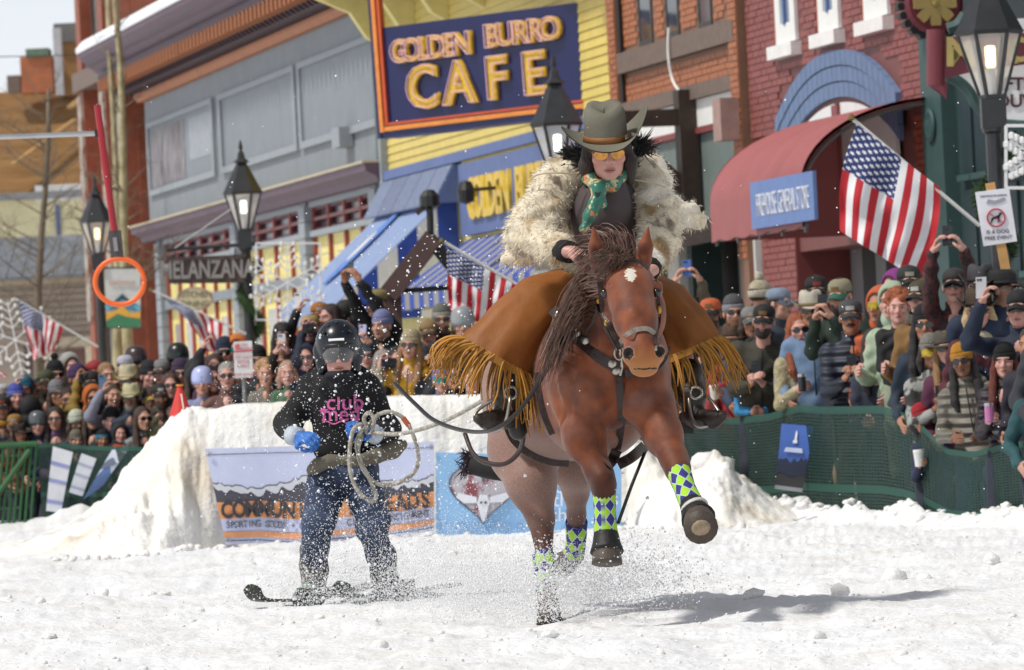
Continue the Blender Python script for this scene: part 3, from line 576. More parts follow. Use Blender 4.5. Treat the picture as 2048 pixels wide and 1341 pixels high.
win(b, 'door', b.x(1650, 520), b.x(1620, 520), .1, 2.6, -.85, DGR, M_GLASS, .18); win(b, 'shop_window', b.x(1705, 520), b.x(1668, 520), .8, 2.7, -.85, DGR, M_GLASS, .12)
b.box('poster_panel', mat('pale_blue_grey_panel', '#a9b2b4', var=.12), b.x(1742, 540), b.x(1720, 540), -.82, -.75, 1.2, 2.5)
# barrel awning
RAW = mat('faded_red_canvas', '#9a5656', var=.08, scale=2.5, bump=.15, bscale=8); ya = 1.55
xa, xb = b.x(1862, 205, .1), b.x(1423, 470, ya); an = empty('barrel_awning', S(b.sm + (xa + xb) / 2, TF, 2.7), RZ, label='faded red barrel awning with small blue shop sign on the red brick building', cat='awning')
hw = (xb - xa) / 2; ang = np.linspace(0, math.pi / 2, 14); z_t = 4.0 - 2.7; drop = .42
pr = [(ya * math.sin(a), drop + (z_t - drop) * math.cos(a)) for a in ang] + [(ya, 0)]
pts = [[(u, y, z + .012 * math.sin(u * 9)) for u in np.linspace(-hw, hw, 60)] for (y, z) in pr]; o = MB(); o.grid(pts); o.grid([[(u, max(y - .03, 0), z - .03 if z > .1 else z) for (u, y, z) in r_] for r_ in pts]); o.build('canopy', RAW, an, smooth=True)
o = MB(); o.add([(hw, 0, 0)] + [(hw, y, z) for y, z in pr], [tuple(range(len(pr) + 1))]); o.build('end_panel', RAW, an)
for q in np.linspace(-hw + .05, hw - .05, 5):
    MB().tube([(q, y - .05, z - .05) for y, z in pr], .02, 5).build('hoop', mat('galvanised_frame', '#777674', metal=.6, rough=.4), an)
MB().tube([(-hw, ya - .05, .02), (hw, ya - .05, .02)], .025, 5).build('front_rail', MATS['galvanised_frame'], an)
s_c = an.location; ax0 = b.sm + (xa + xb) / 2
xs0, xs1 = fac(1637, 400, TF - ya)[0] - ax0, fac(1510, 400, TF - ya)[0] - ax0
sp = MB(); sp.box(xs0, xs1, ya + .012, ya + .05, .06, .56); sp = sp.build('sign_board', mat('awning_sign_blue', '#6680b4', var=.08), an)
text_on('FIREHOUSE GENERAL STORE', .36, Matrix.Translation(((xs0 + xs1) / 2 - .05, ya + .056, .29)) @ M0, mat('white_lettering', (.74, .75, .78), var=.05), sp, sx=(xs1 - xs0) * .92 / (.36 * 14.6), bold=-.006, spacing=1.04)
# ---------------------------------------------------------------- dark green shop front
GRN = mat('dark_green_paint', '#2b3f40', var=.12, scale=3); GRN2 = mat('green_trim_paint', '#35504f', var=.1); MRN = mat('maroon_sign_paint', '#6a2430', rough=.4, var=.1)
b = Bld('green_shop_building', 48.5, 57.2, label='dark green timber shop front with carved rosette cornice', cat='building'); x0, x1 = b.x0, b.x1
b.box('wall', GRN, x0, x1, -9, 0, -.3, 9); b.box('pilaster', GRN2, x1 - .75, x1 - .02, 0, .16, -.3, 4.9)
for (za, zb) in ((.6, 1.9), (2.1, 3.0), (3.15, 3.9)):
    for (pa, pb) in ((1935, 1955), (1962, 1990), (2005, 2040), (2050, 2100)):
        xa, xb = b.x(pb, 400), b.x(pa, 400); p = b.box('panel', mat('deep_green_panel', '#22343a', var=.15), xa, xb, .003, .03, za, zb); o = MB(); o.box(xa - .05, xb + .05, .0, .09, za - .07, za - .005); o.build('panel_ledge', GRN2, p)
for zz in (1.6, 3.7):
    o = MB(); o.lathe([(.02, .16), (.16, .16), (.18, .19), (.12, .21), (.1, .19), (.05, .22), (.0, .22)], 16); o = o.build('carved_roundel', GRN2, b.o, smooth=True); o.rotation_euler = (-math.pi / 2, 0, 0); o.location = (x1 - .38, 0, zz)
b.prof('cornice', mat('slate_grey_paint', '#4a525e', var=.1), x0, x1 - .3, [(0, 5.0), (.5, 5.3), (.7, 5.7), (0, 5.7)]); b.box('cornice_band', MRN, x0, x1 - .3, .7, .76, 5.35, 5.72)
ro = empty('carved_rosette', S(fac(1866, 10, TF - .9)[0], TF - .9, fac(1866, 8, TF - .9)[1]), 0, label='round maroon rosette carved with gold flower on the green shop cornice', cat='ornament')
# disc faces the camera side of the street end
Mr = plane_frame((0, 0, 0), TV, (0, 0, 1))
o = MB(); o.lathe([(.0, .06), (.26, .06), (.3, .03), (.3, -.12), (.0, -.12)], 28); o = o.build('disc', MRN, ro); o.data.transform(Mr)
PET = mat('old_gold_paint', '#a8935a', rough=.4, var=.1)
for i in range(8):
    a = i * math.pi / 4; pts = [(.03 + (.19) * t_, .055 * math.sin(math.pi * min(1, t_ * .62 + .05))) for t_ in np.linspace(0, 1, 6)]; pl = pts + [(x, -y) for x, y in pts[::-1]]
    o = MB(); o.poly([(x * math.cos(a) - y * math.sin(a), x * math.sin(a) + y * math.cos(a), .061) for x, y in pl], (0, 0, 1), .02); o = o.build('petal', PET, ro); o.data.transform(Mr)
o = MB(); o.lathe([(.03, .06), (.03, .09), (.0, .095)], 12); o = o.build('flower_centre', PET, ro); o.data.transform(Mr)
tt = np.linspace(math.radians(150), math.radians(330), 12)
for a in tt: o = MB(); o.tube([(.33 * math.cos(a), .33 * math.sin(a), -.12), (.33 * math.cos(a), .33 * math.sin(a), .02)], .04, 8); o = o.build('bead', BLK, ro); o.data.transform(Mr)
# ribbon sign with gold letters and white oval board behind the lamp
rs = empty('ribbon_sign', P(1890, 130, 52.0), 0, label='maroon carved ribbon sign with gold letters on the green shop', cat='sign'); pxm = PXM(52.0); Mr2 = plane_frame((0, 0, 0), RGT, UPV)
lx = lambda px, py, dz=0.0: tuple(Mr2 @ Vector(((px - 1890) / pxm, (130 - py) / pxm, dz)))
MB().poly([lx(1888, 158), lx(1955, 142), lx(2140, 118), lx(2140, 62), lx(1888, 75)], np.array(Mr2.col[2][:3]), .06).build('ribbon_band', MRN, rs)
o = MB(); o.grid([[lx(px_, py_, dz_) for (px_, dz_) in ((1853, -.02), (1858, .06), (1868, .11), (1880, .1), (1889, .05))] for py_ in (60, 80, 110, 140, 172)]); o.grid([[lx(px_, py_, dz_) for (px_, dz_) in ((1853, -.02), (1868, -.03), (1889, -.02))] for py_ in (60, 110, 172)]); o.build('ribbon_roll', MRN, rs, smooth=True)
o = MB(); o.add([lx(1855, 172, .02), lx(1880, 158, .09), lx(1894, 165, .02), lx(1893, 198, .0), lx(1872, 180, .06)], [(0, 1, 2, 3, 4)]); o.add([lx(1862, 176, .0), lx(1893, 166, -.03), lx(1893, 199, -.02), lx(1874, 184, -.01)], [(0, 1, 2, 3)]); o.build('ribbon_tail', mat('pale_maroon', '#86404c', var=.15), rs)
GLT = mat('gold_leaf_letter', '#a59357', rough=.45, var=.12)
text_on('M', .36, Matrix.Translation(lx(1921, 108, .075)) @ Mr2.to_3x3().to_4x4(), GLT, rs, 'letter', .012, bold=.012, sx=1.05); text_on('R', .3, Matrix.Translation(lx(2012, 106, .075)) @ Mr2.to_3x3().to_4x4(), GLT, rs, 'letter', .012, bold=.01); text_on('O', .3, Matrix.Translation(lx(2040, 103, .075)) @ Mr2.to_3x3().to_4x4(), GLT, rs, 'letter', .012, bold=.01)
ov = empty('oval_sign', P(2060, 160, 52.3), 0, label='white gift shop board with maroon lettering edged in green behind the ribbon sign', cat='sign'); pxo = PXM(52.3)
lo_ = lambda px, py, dz=0.0: tuple(Mr2 @ Vector(((px - 2060) / pxo, (160 - py) / pxo, dz)))
out = [(1900, 148), (1925, 160), (1945, 180), (1958, 205), (1985, 228), (2020, 245), (2180, 250), (2200, 30), (2000, 40), (1930, 60), (1900, 75)]
MB().poly([lo_(*q) for q in out], np.array(Mr2.col[2][:3]), .04).build('board', mat('white_signboard', (.76, .77, .78), var=.03), ov)
MB().tube(smooth_path([lo_(x - 6, y + 5, .02) for x, y in out[:7]], 5), .055, 6).build('green_edge', GRN2, ov); MB().tube(smooth_path([lo_(1895, 58, .02), lo_(1915, 50, .02), lo_(1930, 30, .02)], 5), .06, 6).build('green_edge', GRN2, ov)
LTM = mat('maroon_lettering', '#4a1e28', var=.05); R4 = Mr2.to_3x3().to_4x4()
text_on('GIFTS', .165, Matrix.Translation(lo_(2018, 170, .05)) @ R4, LTM, ov, bold=.004); text_on('SOUVENIRS', .165, Matrix.Translation(lo_(2066, 204, .05)) @ R4, LTM, ov, bold=.004)
# ---------------------------------------------------------------- far buildings on the left
FB = mat('far_red_brick', '#8a4a34', var=.2, scale=5, bump=.2, island=.1)
b = Bld('brick_corner_building', 114.6, 121.2, label='tall red brick corner building beyond the grey shops', cat='building'); x0, x1 = b.x0, b.x1
b.box('wall', FB, x0, x1, -12, 0, -.3, 12.5)
for i, xx in enumerate((x0 + .4, x0 + 2.6, x1 - .6)): b.box('pilaster', FB, xx - .35, xx + .35, 0, .3, -.3, 12.4); b.box('stone_quoin', mat('pale_quoin', '#a9a196', col2='#7d5a4a', scale=3, c2=(.45, .6)), xx - .28, xx + .28, .3, .36, 3.2, 8.0)
for xx in (x0 + 1.5, x1 - 1.8):
    for (za, zb) in ((1.0, 3.4), (8.9, 11.6)): win(b, 'window', xx - .6, xx + .6, za, zb, .02, mat('brown_frame', '#4b3c34'), mat('grey_far_glass', '#82807e', rough=.2, var=.3, scale=1.5), .1)
b.box('stone_band', STONE, x0, x1, .0, .4, 8.1, 8.5)
def fbld(name, px0, px1, y0, y1, d, **k): return empty(name, (P((px0 + px1) / 2, hor((px0 + px1) / 2), d)[0], d, 0), 0, **k)
def rect(parent, name, m, px0, px1, py0, py1, d, th, off=0.0):      # a slab in the plane at depth d given by pixels (origin = parent)
    dd = d - off; xa, xb = (px0 - CXP) / FPX * dd, (px1 - CXP) / FPX * dd; pm = (px0 + px1) / 2; za, zb = CAMH + (hor(pm) - py1) / PXM(dd), CAMH + (hor(pm) - py0) / PXM(dd)
    l = parent.location; return MB().box(xa - l[0], xb - l[0], dd - l[1], dd - l[1] + th, za, zb).build(name, m, parent)
TAN = mat('tan_siding', '#a3978a', var=.08, scale=2, objrand=.04); TAND = mat('cream_posts', '#c5b9a2', var=.08); METR = mat('grey_metal_roof', '#70757c', rough=.45, var=.25, scale=2, objrand=.08)
d = 132; o = fbld('tan_shop', -120, 300, 470, 940, d, label='low tan shop with grey standing-seam metal roof across the side street', cat='building'); l = o.location
rect(o, 'wall', TAN, -140, 300, 562, 950, d, 6, 0)
for i in range(9): rect(o, 'siding_board', TAN, -140, 298, 566 + i * 13, 577 + i * 13, d, .1, .06)
for i in range(14):
    pa = -130 + i * 31; xa, xb = (pa - CXP) / FPX * d - l[0], (pa + 29 - CXP) / FPX * d - l[0]; za = CAMH + (hor(100) - 552) / PXM(d); zb = CAMH + (hor(100) - 472) / PXM(d + 3)
    MB().add([(xa, -.6, za), (xb, -.6, za), (xb, 3, zb), (xa, 3, zb), (xa, -.6, za - .08), (xb, -.6, za - .08), (xb, 3, zb - .08), (xa, 3, zb - .08)], [(0, 1, 2, 3), (7, 6, 5, 4), (0, 4, 5, 1), (1, 5, 6, 2), (2, 6, 7, 3), (3, 7, 4, 0)]).build('roof_panel', METR, o)
rect(o, 'fascia', mat('buff_fascia', '#b7a88a', var=.06), -140, 296, 553, 568, d, .3, .5); rect(o, 'door_lintel', TAND, 60, 300, 672, 692, d, .2, .15)
for (pa, pb) in ((88, 108), (170, 186), (246, 275)): rect(o, 'post', TAND, pa, pb, 692, 940, d, .3, .2)
rect(o, 'door', mat('red_brown_door', '#74564c', var=.15), 130, 168, 700, 940, d, .1, .05); rect(o, 'door', mat('dark_brown_door', '#352a26', var=.15), 190, 244, 700, 940, d, .1, .05); rect(o, 'window', M_CURT, 110, 129, 705, 800, d, .1, .05); rect(o, 'dark_panel', mat('dusky_board', '#57494a', var=.1), 48, 86, 690, 940, d, .1, .05)
d = 160; o = fbld('cream_house', -100, 300, 360, 940, d, label='cream clapboard house with blue corner trim behind the tan shop', cat='building')
rect(o, 'wall', mat('cream_clapboard', '#d8d0a8', var=.08, scale=2), -160, 310, 395, 960, d, 6); rect(o, 'snowy_ledge', mat('far_white', (.75, .75, .74), var=.04), 85, 215, 368, 400, d, .5, .3); rect(o, 'corner_trim', BLU, 124, 133, 410, 470, d, .1, .1); rect(o, 'eaves', mat('grey_eaves', '#7c7d80'), -160, 310, 384, 397, d, .8, .8)
d = 185; o = fbld('brown_roof_house', -100, 300, 100, 940, d, label='house with broad brown shingle roof and red brick chimney behind the cream house', cat='building'); l = o.location
rect(o, 'wall', mat('brown_wall', '#6d5a48', var=.1), -160, 330, 388, 960, d + 1, 5)
BRS = mat('brown_shingle', '#a07a4d', col2='#8a6538', scale=1.6, c2=(.35, .68), stretch=(.5, 1, 3), objrand=.06)
zt = CAMH + (hor(60) - 182) / PXM(d + 5); zb = CAMH + (hor(60) - 392) / PXM(d); nrow = 34
for i in range(nrow):
    f0, f1 = i / nrow, (i + 1) / nrow; z0, z1 = zb + (zt - zb) * f0, zb + (zt - zb) * f1; y0_, y1_ = 5 * f0 - .05, 5 * f1 + .05; xa, xb = (-170 - CXP) / FPX * d - l[0], (322 - CXP) / FPX * d - l[0]
    MB().add([(xa, y0_ - .04, z0), (xb, y0_ - .04, z0), (xb, y1_, z1), (xa, y1_, z1), (xa, y0_ - .04, z0 - .035), (xb, y0_ - .04, z0 - .035)], [(0, 1, 2, 3), (4, 5, 1, 0)]).build('shingle_course', BRS, o)
for (pa, ya_, pb, yb_) in ((25, 330, 150, 240), (140, 215, 178, 185)):
    MB().bar(P(pa, ya_, d - .1) - np.array(l), P(pb, yb_, d + 2.2) - np.array(l), .22, .08).build('roof_ridge', mat('tan_ridge', '#a5804f', var=.1), o)
c_ = rect(o, 'chimney', mat('chimney_brick', '#a35f3c', var=.2, scale=3), 68, 132, 112, 185, d + 3, 1.2); rect(o, 'chimney_cap', mat('weathered_green_cap', '#5d7060', var=.2), 80, 126, 96, 113, d + 3, 1.3, .1); rect(o, 'vent_block', STONE, 40, 66, 150, 184, d + 3, .8); rect(o, 'grey_pipe', mat('pale_grey_flue', '#a8a6aa', var=.15), 136, 152, 55, 190, d + 3, .5, .2); rect(o, 'gable', mat('brown_gable', '#9b7448', var=.1), 146, 215, 80, 190, d + 4, 2); rect(o, 'gable_cap', mat('grey_cap', '#6c6866', var=.1), 138, 200, 45, 82, d + 4, 2, .2)
d = 150; o = fbld('framed_board', -60, 28, -60, 50, d, label='white board in a green frame on a tall post above the brown roof', cat='sign')
f = rect(o, 'frame', mat('green_board_trim', '#5d8a74', var=.08), -64, 28, -70, 50, d, .08, .0); rect(o, 'panel', mat('pale_board_face', (.78, .8, .82), rough=.5, var=.03), -60, 22, -66, 44, d, .04, .05)
l = o.location; MB().tube([(-.3, .1, -.4), (-.3, .1, CAMH + (hor(0) - 50) / PXM(d))], .08, 8).build('post', MATS['grey_eaves'], o)
MB().tube([P(-80, 116, 140), P(160, 110, 140)], .012, 4).build('overhead_cable', BLK, None, label='thin overhead cable in front of the white sky', cat='cable')
# ================================================================== street furniture
M_BULB = mat('warm_bulb', (1, .8, .5), emit=(1, .72, .35), estr=3.0); M_BULBW = mat('white_bulb', (1, 1, .95), emit=(1, .98, .9), estr=3.0)
M_LGL = mat('lantern_glass', (.9, .88, .84), rough=.25, var=0, alpha=.35); M_IRON = mat('lamp_black_iron', (.018, .019, .022), rough=.38, var=.3, spec=.6)
def lamp(px, d, ybase, label, bulb, pz):
    q = P(px, ybase, d); gz = q[2]; base = empty('street_lamp', (q[0], d, pz), 0, label=label, cat='street lamp'); h = gz - pz
    o = MB(); o.lathe([(.16, 0), (.16, .5), (.1, .62), (.08, .8), (.075, h - .32), (.1, h - .3), (.1, h - .27)], 12); o.build('post', M_IRON, base)
    MB().box(-.1, .1, -.1, .1, h - .27, h - .03).build('collar', M_IRON, base); r6 = math.radians(0)
    f = MB(); f.lathe([(.12, h - .028), (.12, h)], 6, rot=r6); f.lathe([(.27, h + .49), (.29, h + .52)], 6, rot=r6)
    for k in range(6):
        a = k * math.pi / 3 + r6; f.bar((.105 * math.cos(a), .105 * math.sin(a), h), (.255 * math.cos(a), .255 * math.sin(a), h + .49), .025)
    f.build('lantern_frame', M_IRON, base)
    for k in range(6):
        a, c = k * math.pi / 3 + r6, (k + 1) * math.pi / 3 + r6; e = [(.1 * math.cos(a), .1 * math.sin(a), h), (.1 * math.cos(c), .1 * math.sin(c), h), (.25 * math.cos(c), .25 * math.sin(c), h + .488), (.25 * math.cos(a), .25 * math.sin(a), h + .488)]
        MB().add(e, [(0, 1, 2, 3)]).build('glass_pane', M_LGL, base)
    o = MB(); o.lathe([(.28, h + .522), (.09, h + .9), (.075, h + .93), (.12, h + .95), (.06, h + 1.0), (.045, h + 1.08), (.02, h + 1.12), (.035, h + 1.16), (.01, h + 1.26)], 6, rot=r6); o.build('lantern_roof', M_IRON, base)
    o = MB(); o.lathe([(.03, h + .22), (.042, h + .24), (.045, h + .38), (.04, h + .4), (.02, h + .405)], 8); o.build('bulb', bulb, base); o = MB(); o.lathe([(.035, h), (.03, h + .22)], 8); o.build('lamp_socket', WHT, base)
    return base, h
LAMPS = [lamp(1985, 46.5, 190, 'black street lamp with lit amber bulb in front of the green shop', M_BULB, .05), lamp(1118, 60.5, 345, 'black street lamp standing between the yellow cafe and the rider', M_BULBW, .05), lamp(489, 81, 458, 'black street lamp carrying the hanging plank sign', M_BULBW, .05), lamp(196, 93, 506, 'black street lamp with amber bulb and mountain banner', M_BULB, .05)]
def LP(i, px, py): return P(px, py, (46.5, 60.5, 81, 93)[i])
# garlands wound on two lamp posts
M_NEEDLE = mat('fir_needles', '#2f4a22', rough=.7, var=.4, scale=30)
def garland(pts, rad, n, label, ln=.09):
    pts = smooth_path(pts, 10); c = pts[0]; o = MB(); t_ = np.gradient(pts, axis=0)
    for _ in range(n):
        i = RNG.integers(0, len(pts)); p = pts[i] + RNG.normal(0, rad * .25, 3); dr = RNG.normal(0, 1, 3); dr /= np.linalg.norm(dr); a = p + dr * ln; w_ = np.cross(dr, RNG.normal(0, 1, 3)); w_ = w_ / np.linalg.norm(w_) * .006
        o.add([p - w_, p + w_, a], [(0, 1, 2)])
    o.tube(pts, rad * .5, 6); centre(o.build('garland', M_NEEDLE, label=label, cat='garland'))
def helix(i, px, y0, y1, turns, r): 
    d = (46.5, 60.5, 81, 93)[i]; a, b_ = P(px, y0, d), P(px + (y1 - y0) * .045, y1, d); return [a + (b_ - a) * t + V(r * math.cos(t * turns * 6.28), r * math.sin(t * turns * 6.28) - .0, 0) for t in np.linspace(0, 1, 14)]
garland(helix(0, 1986, 310, 560, 1.4, .12), .08, 2600, 'green fir garland wound on the lamp post beside the dog notice'); garland(helix(2, 497, 525, 720, 1.6, .13), .11, 2600, 'green fir garland wound on the lamp post with the plank sign', .12)
# wire snowflakes on lamp posts
M_FLAKE = mat('white_wire', (.78, .78, .78), var=.05, rough=.4)
def snowflake(i, cx, cy, px0, px1, py0, py1, label, frame=True, ang=0.0):
    d = (46.5, 60.5, 81, 93)[i]; c = P(cx, cy, d - .15); base = empty('snowflake_light', c, 0, label=label, cat='decoration'); k = PXM(d); q = lambda x, y, z=0.0: RGT * ((x - cx) / k) + UPV * ((cy - y) / k) - V(0, z, 0)
    if frame:
        f = MB()
        for a, b_ in (((px0, py0), (px1, py0)), ((px1, py0), (px1, py1)), ((px1, py1), (px0, py1)), ((px0, py1), (px0, py0))): f.bar(q(*a), q(*b_), .025)
        f.build('frame', M_FLAKE, base)
    R = (py1 - py0) / 2 * .98
    for m in range(6):
        a = m * math.pi / 3 + math.pi / 2 + ang; dx, dy = math.cos(a), -math.sin(a); o = MB(); o.bar(q(cx, cy), q(cx + dx * R, cy + dy * R), .02)
        for fr in (.3, .5, .72, .9):
            for sg_ in (-1, 1):
                b2 = a + sg_ * .9; l_ = R * .26 * (1.25 - fr * .5); p0 = (cx + dx * R * fr, cy + dy * R * fr); p1 = (p0[0] + math.cos(b2) * l_, p0[1] - math.sin(b2) * l_); o.bar(q(*p0), q(*p1), .018); o.lathe([(0.0, -.035), (.03, -.02), (.03, .02), (0.0, .035)], 5, c=q(*p1))
        o.build('arm', M_FLAKE, base)
snowflake(2, 575, 565, 512, 640, 487, 640, 'white wire snowflake on the lamp post with the plank sign'); snowflake(3, 30, 680, -30, 90, 600, 760, 'white wire snowflake beside the limp flag on the far lamp post', frame=False, ang=.2)
snowflake(0, 2072, 312, 2012, 2130, 252, 376, 'white framed wire snowflake on the lamp post with the amber bulb')
# flags
def flag_mat():
    m = bpy.data.materials.new('flag_cloth'); m.use_nodes = True; x = NX(m); x.N['Principled BSDF'].inputs['Roughness'].default_value = .75; uv = x.sep(x.attr('flag_uv').outputs['Vector']); u, v = uv[0], uv[1]
    st = x.op('GREATER_THAN', x.op('FRACT', x.op('MULTIPLY', v, 6.5)), .5); c = x.mix(st, lin('#b5202c'), (.74, .74, .76))
    can = x.op('MULTIPLY', x.op('LESS_THAN', u, .42), x.op('LESS_THAN', v, 7 / 13)); c = x.mix(can, c, lin('#26336b'))
    gu, gv = x.op('MULTIPLY', u, 12 / .42 * .5), x.op('MULTIPLY', v, 10 / (7 / 13) * .5)
    def star(ou, ov):
        a = x.op('MULTIPLY', x.op('SUBTRACT', x.op('FRACT', x.op('ADD', gu, ou)), .5), 1.15); b_ = x.op('SUBTRACT', x.op('FRACT', x.op('ADD', gv, ov)), .5); r = x.op('SQRT', x.op('ADD', x.op('MULTIPLY', a, a), x.op('MULTIPLY', b_, b_)))
        t = x.op('ARCTAN2', a, b_); rad = x.op('MULTIPLY_ADD', x.op('COSINE', x.op('MULTIPLY', t, 5)), .075, .2); return x.op('LESS_THAN', r, rad)
    ss = x.op('MAXIMUM', star(0, 0), star(.5, .5)); c = x.mix(x.op('MULTIPLY', ss, can), c, (.8, .8, .82)); x.base(c); return m
M_FLAG = flag_mat(); M_POLE = mat('flag_pole', (.62, .62, .6), rough=.3, var=.05)
def flag(hT, hB, fT, fB, d, pole, label, fold=.06, waves=3.0, sag=0.0, nu=44, nv=26, bow=0.0):
    ht, hb, ft, fb = (P(*q, d) for q in (hT, hB, fT, fB)); pa, pb = P(*pole[0], d), P(*pole[1], d); base = empty('flag', pb, 0, label=label, cat='flag'); c = pb; rows = []; uvs = []
    for i in range(nv + 1):
        v = i / nv; r = []
        for j in range(nu + 1):
            u = j / nu; p = (ht * (1 - v) + hb * v) * (1 - u) + (ft * (1 - v) + fb * v) * u
            n = fold * math.sin(waves * 6.28 * v + 1.2 * math.sin(u * 5) + u * 2) * (u ** .6) + fold * .5 * math.sin(waves * 11 * v + u * 7 + 2) * u + .3 * fold * math.sin(u * 17 + v * 5) * u
            p = p + V(.15 * n, n, -sag * math.sin(math.pi * v) * u) + RGT * bow * math.sin(math.pi * u) * (v - .5)
            r.append(p - c); uvs.append((u, v, 0))
        rows.append(r)
    o = MB(); o.grid(rows); o = o.build('cloth', M_FLAG, base, smooth=True); vattr(o.data, 'flag_uv', uvs)
    MB().tube([pa - c + V(0, .02, 0), pb - c + V(0, .02, 0)], .016, 8).build('pole', M_POLE, base); o = MB(); o.lathe([(0.0, -.03), (.028, -.01), (.028, .012), (0.0, .035)], 8, c=pa - c); o.build('finial', mat('gilt_ball', '#7d6a3a', metal=.7, rough=.35), base); return base
flag((1713, 248), (1880, 376), (1679, 462), (1836, 560), 46.3, ((1703, 236), (1960, 452)), 'large bright flag hanging in front of the red awning', .05, 2.2, bow=.12)
flag((893, 495), (1035, 572), (895, 622), (1015, 668), 55.6, ((884, 482), (1060, 585)), 'flag hanging under the brown kiosk beam beside the rider', .05, 3)
flag((318, 588), (446, 648), (392, 660), (446, 712), 80.8, ((302, 580), (492, 668)), 'twisted flag on the lamp post with the plank sign', .16, 1.6, sag=.12)
flag((35, 600), (126, 655), (64, 722), (106, 704), 92.6, ((24, 594), (196, 694)), 'limp flag on the lamp post with the mountain banner', .12, 2.0)
flag((-70, 700), (-10, 735), (-22, 772), (14, 752), 88, ((-80, 694), (-10, 738)), 'flag edge hanging beside the wire snowflake', .05, 2.0)
# plank sign hung from the lamp bracket, oval sign, banner
sg = empty('plank_sign', LP(2, 410, 540), 0, label='dark brown carved plank sign hanging from an iron arm', cat='sign'); k = PXM(81); q = lambda x, y, z=0.0: RGT * ((x - 410) / k) + UPV * ((540 - y) / k) - V(0, z, 0)
M_PLK = mat('dark_plank', '#4a3a36', var=.2, scale=8, bump=.3)
MB().poly([q(338, 568), q(492, 566), q(492, 516), q(337, 522)], (0, -1, 0), .09).build('plank', M_PLK, sg); MB().poly([q(336, 522), q(493, 515), q(493, 510), q(335, 516)], (0, -1, 0), .12).build('top_rail', M_PLK, sg)
text_on('MELANZANA', .36, Matrix.Translation(Vector(q(415, 541, .1))) @ plane_frame((0, 0, 0), RGT + UPV * .02, UPV), mat('grey_carved_letter', '#8d8a88', var=.15, scale=20), sg, sx=.62, bold=.01, ext=.008)
MB().tube([q(333, 499, -.02), q(520, 488, -.02)], .03, 6).build('iron_arm', M_IRON, sg); [MB().tube([q(a, 497, 0), q(a, 520, 0)], .01, 5).build('hanger', M_IRON, sg) for a in (350, 470)]; MB().tube([q(350, 497), q(472, 412)], .012, 5).build('stay_chain', mat('grey_chain', '#8c8c8c', metal=.5), sg)
sg = empty('oval_shop_sign', P(390, 598, 96), 0, label='small cream oval shop sign behind the twisted flag', cat='sign'); k2 = PXM(96)
MB().poly([RGT * (34 / k2 * math.cos(a)) + UPV * (21 / k2 * math.sin(a)) for a in np.linspace(0, 6.283, 25)[:-1]], (0, -1, 0), .05).build('board', mat('oval_cream', '#c9bf9c', var=.08), sg); MB().tube([RGT * (34 / k2 * math.cos(a)) + UPV * (21 / k2 * math.sin(a)) - V(0, .03, 0) for a in np.linspace(0, 6.283, 25)], .025, 5).build('rim', mat('rim_rose', '#a88f84'), sg)
for tx, dy in (('KITCHEN', .07), ('DINING', -.09)): text_on(tx, .15, Matrix.Translation(Vector(UPV * dy - V(0, .055, 0))) @ plane_frame((0, 0, 0), RGT, UPV), mat('oval_dark_letter', '#6a6458'), sg, sx=.9)
MB().tube([UPV * .21, UPV * .62 + V(0, .3, 0)], .012, 5).build('hanger', M_IRON, sg)
sg = empty('mountain_banner', LP(3, 245, 600), 0, label='small street banner with painted mountains on the far lamp post', cat='banner'); k = PXM(93); q = lambda x, y, z=0.0: RGT * ((x - 245) / k) + UPV * ((600 - y) / k) - V(0, z, 0)
def strip(name, pts, col, z, par, qq, th=.006): return MB().poly([qq(x, y, z) for x, y in pts], (0, -1, 0), th).build(name, mat('print_' + col.strip('#'), col, var=.08, scale=8), par)
strip('cloth', [(208, 538), (281, 538), (281, 655), (214, 655)], '#c9cac8', 0, sg, q, .03); strip('sky_print', [(210, 612), (281, 612), (281, 625), (262, 615), (246, 596), (232, 610), (214, 622)][::-1], '#6fb3cf', .035, sg, q); strip('peak_print', [(228, 604), (245, 588), (262, 604), (246, 600)], '#2d4a5c', .045, sg, q); strip('ridge_print', [(213, 640), (213, 626), (230, 622), (245, 612), (262, 628), (281, 622), (281, 640)], '#e0a843', .045, sg, q); strip('foothill_print', [(214, 655), (214, 642), (236, 628), (252, 634), (281, 638), (281, 655)], '#3f7d58', .055, sg, q)
text_on('LEADVILLE', .09, Matrix.Translation(Vector(q(245, 567, .05))) @ plane_frame((0, 0, 0), RGT, UPV), mat('coral_letter', '#c48c74'), sg); MB().tube([q(200, 537), q(285, 536)], .015, 6).build('arm', M_IRON, sg); MB().tube([q(200, 656), q(283, 655)], .015, 6).build('arm', M_IRON, sg)
# parking notice
sg = empty('parking_notice', P(487, 758, 54.6), 0, label='white parking notice with red print on a post in the crowd', cat='sign'); k = PXM(54.6); q = lambda x, y, z=0.0: RGT * ((x - 487) / k) + UPV * ((758 - y) / k) - V(0, z, 0)
o = strip('plate', [(469, 757), (506, 755), (504, 682), (467, 684)], '#d6d4d4', 0, sg, q, .01); strip('red_header', [(468, 706), (505, 703), (504, 700), (468, 702)], '#c05a62', .014, sg, q, .003); strip('red_symbol', [(470, 700), (480, 699), (479, 688), (470, 690)], '#cc6068', .014, sg, q, .003)
for i, (tx, y) in enumerate((('NO', 690), ('PARKING', 698), ('DO NOT', 715), ('ENTER', 724), ('EVENT', 733), ('TOW AWAY', 750))): text_on(tx, .04, Matrix.Translation(Vector(q(489 if i < 2 else 487, y, .014))) @ plane_frame((0, 0, 0), RGT, UPV), mat('red_print', '#c4707a'), sg, ext=.001)
MB().tube([q(487, 757, -.03), V(0, .03, -P(487, 758, 54.6)[2] + .0)], .02, 6).build('post', mat('galv_post', '#8b8c8c', metal=.4), sg)
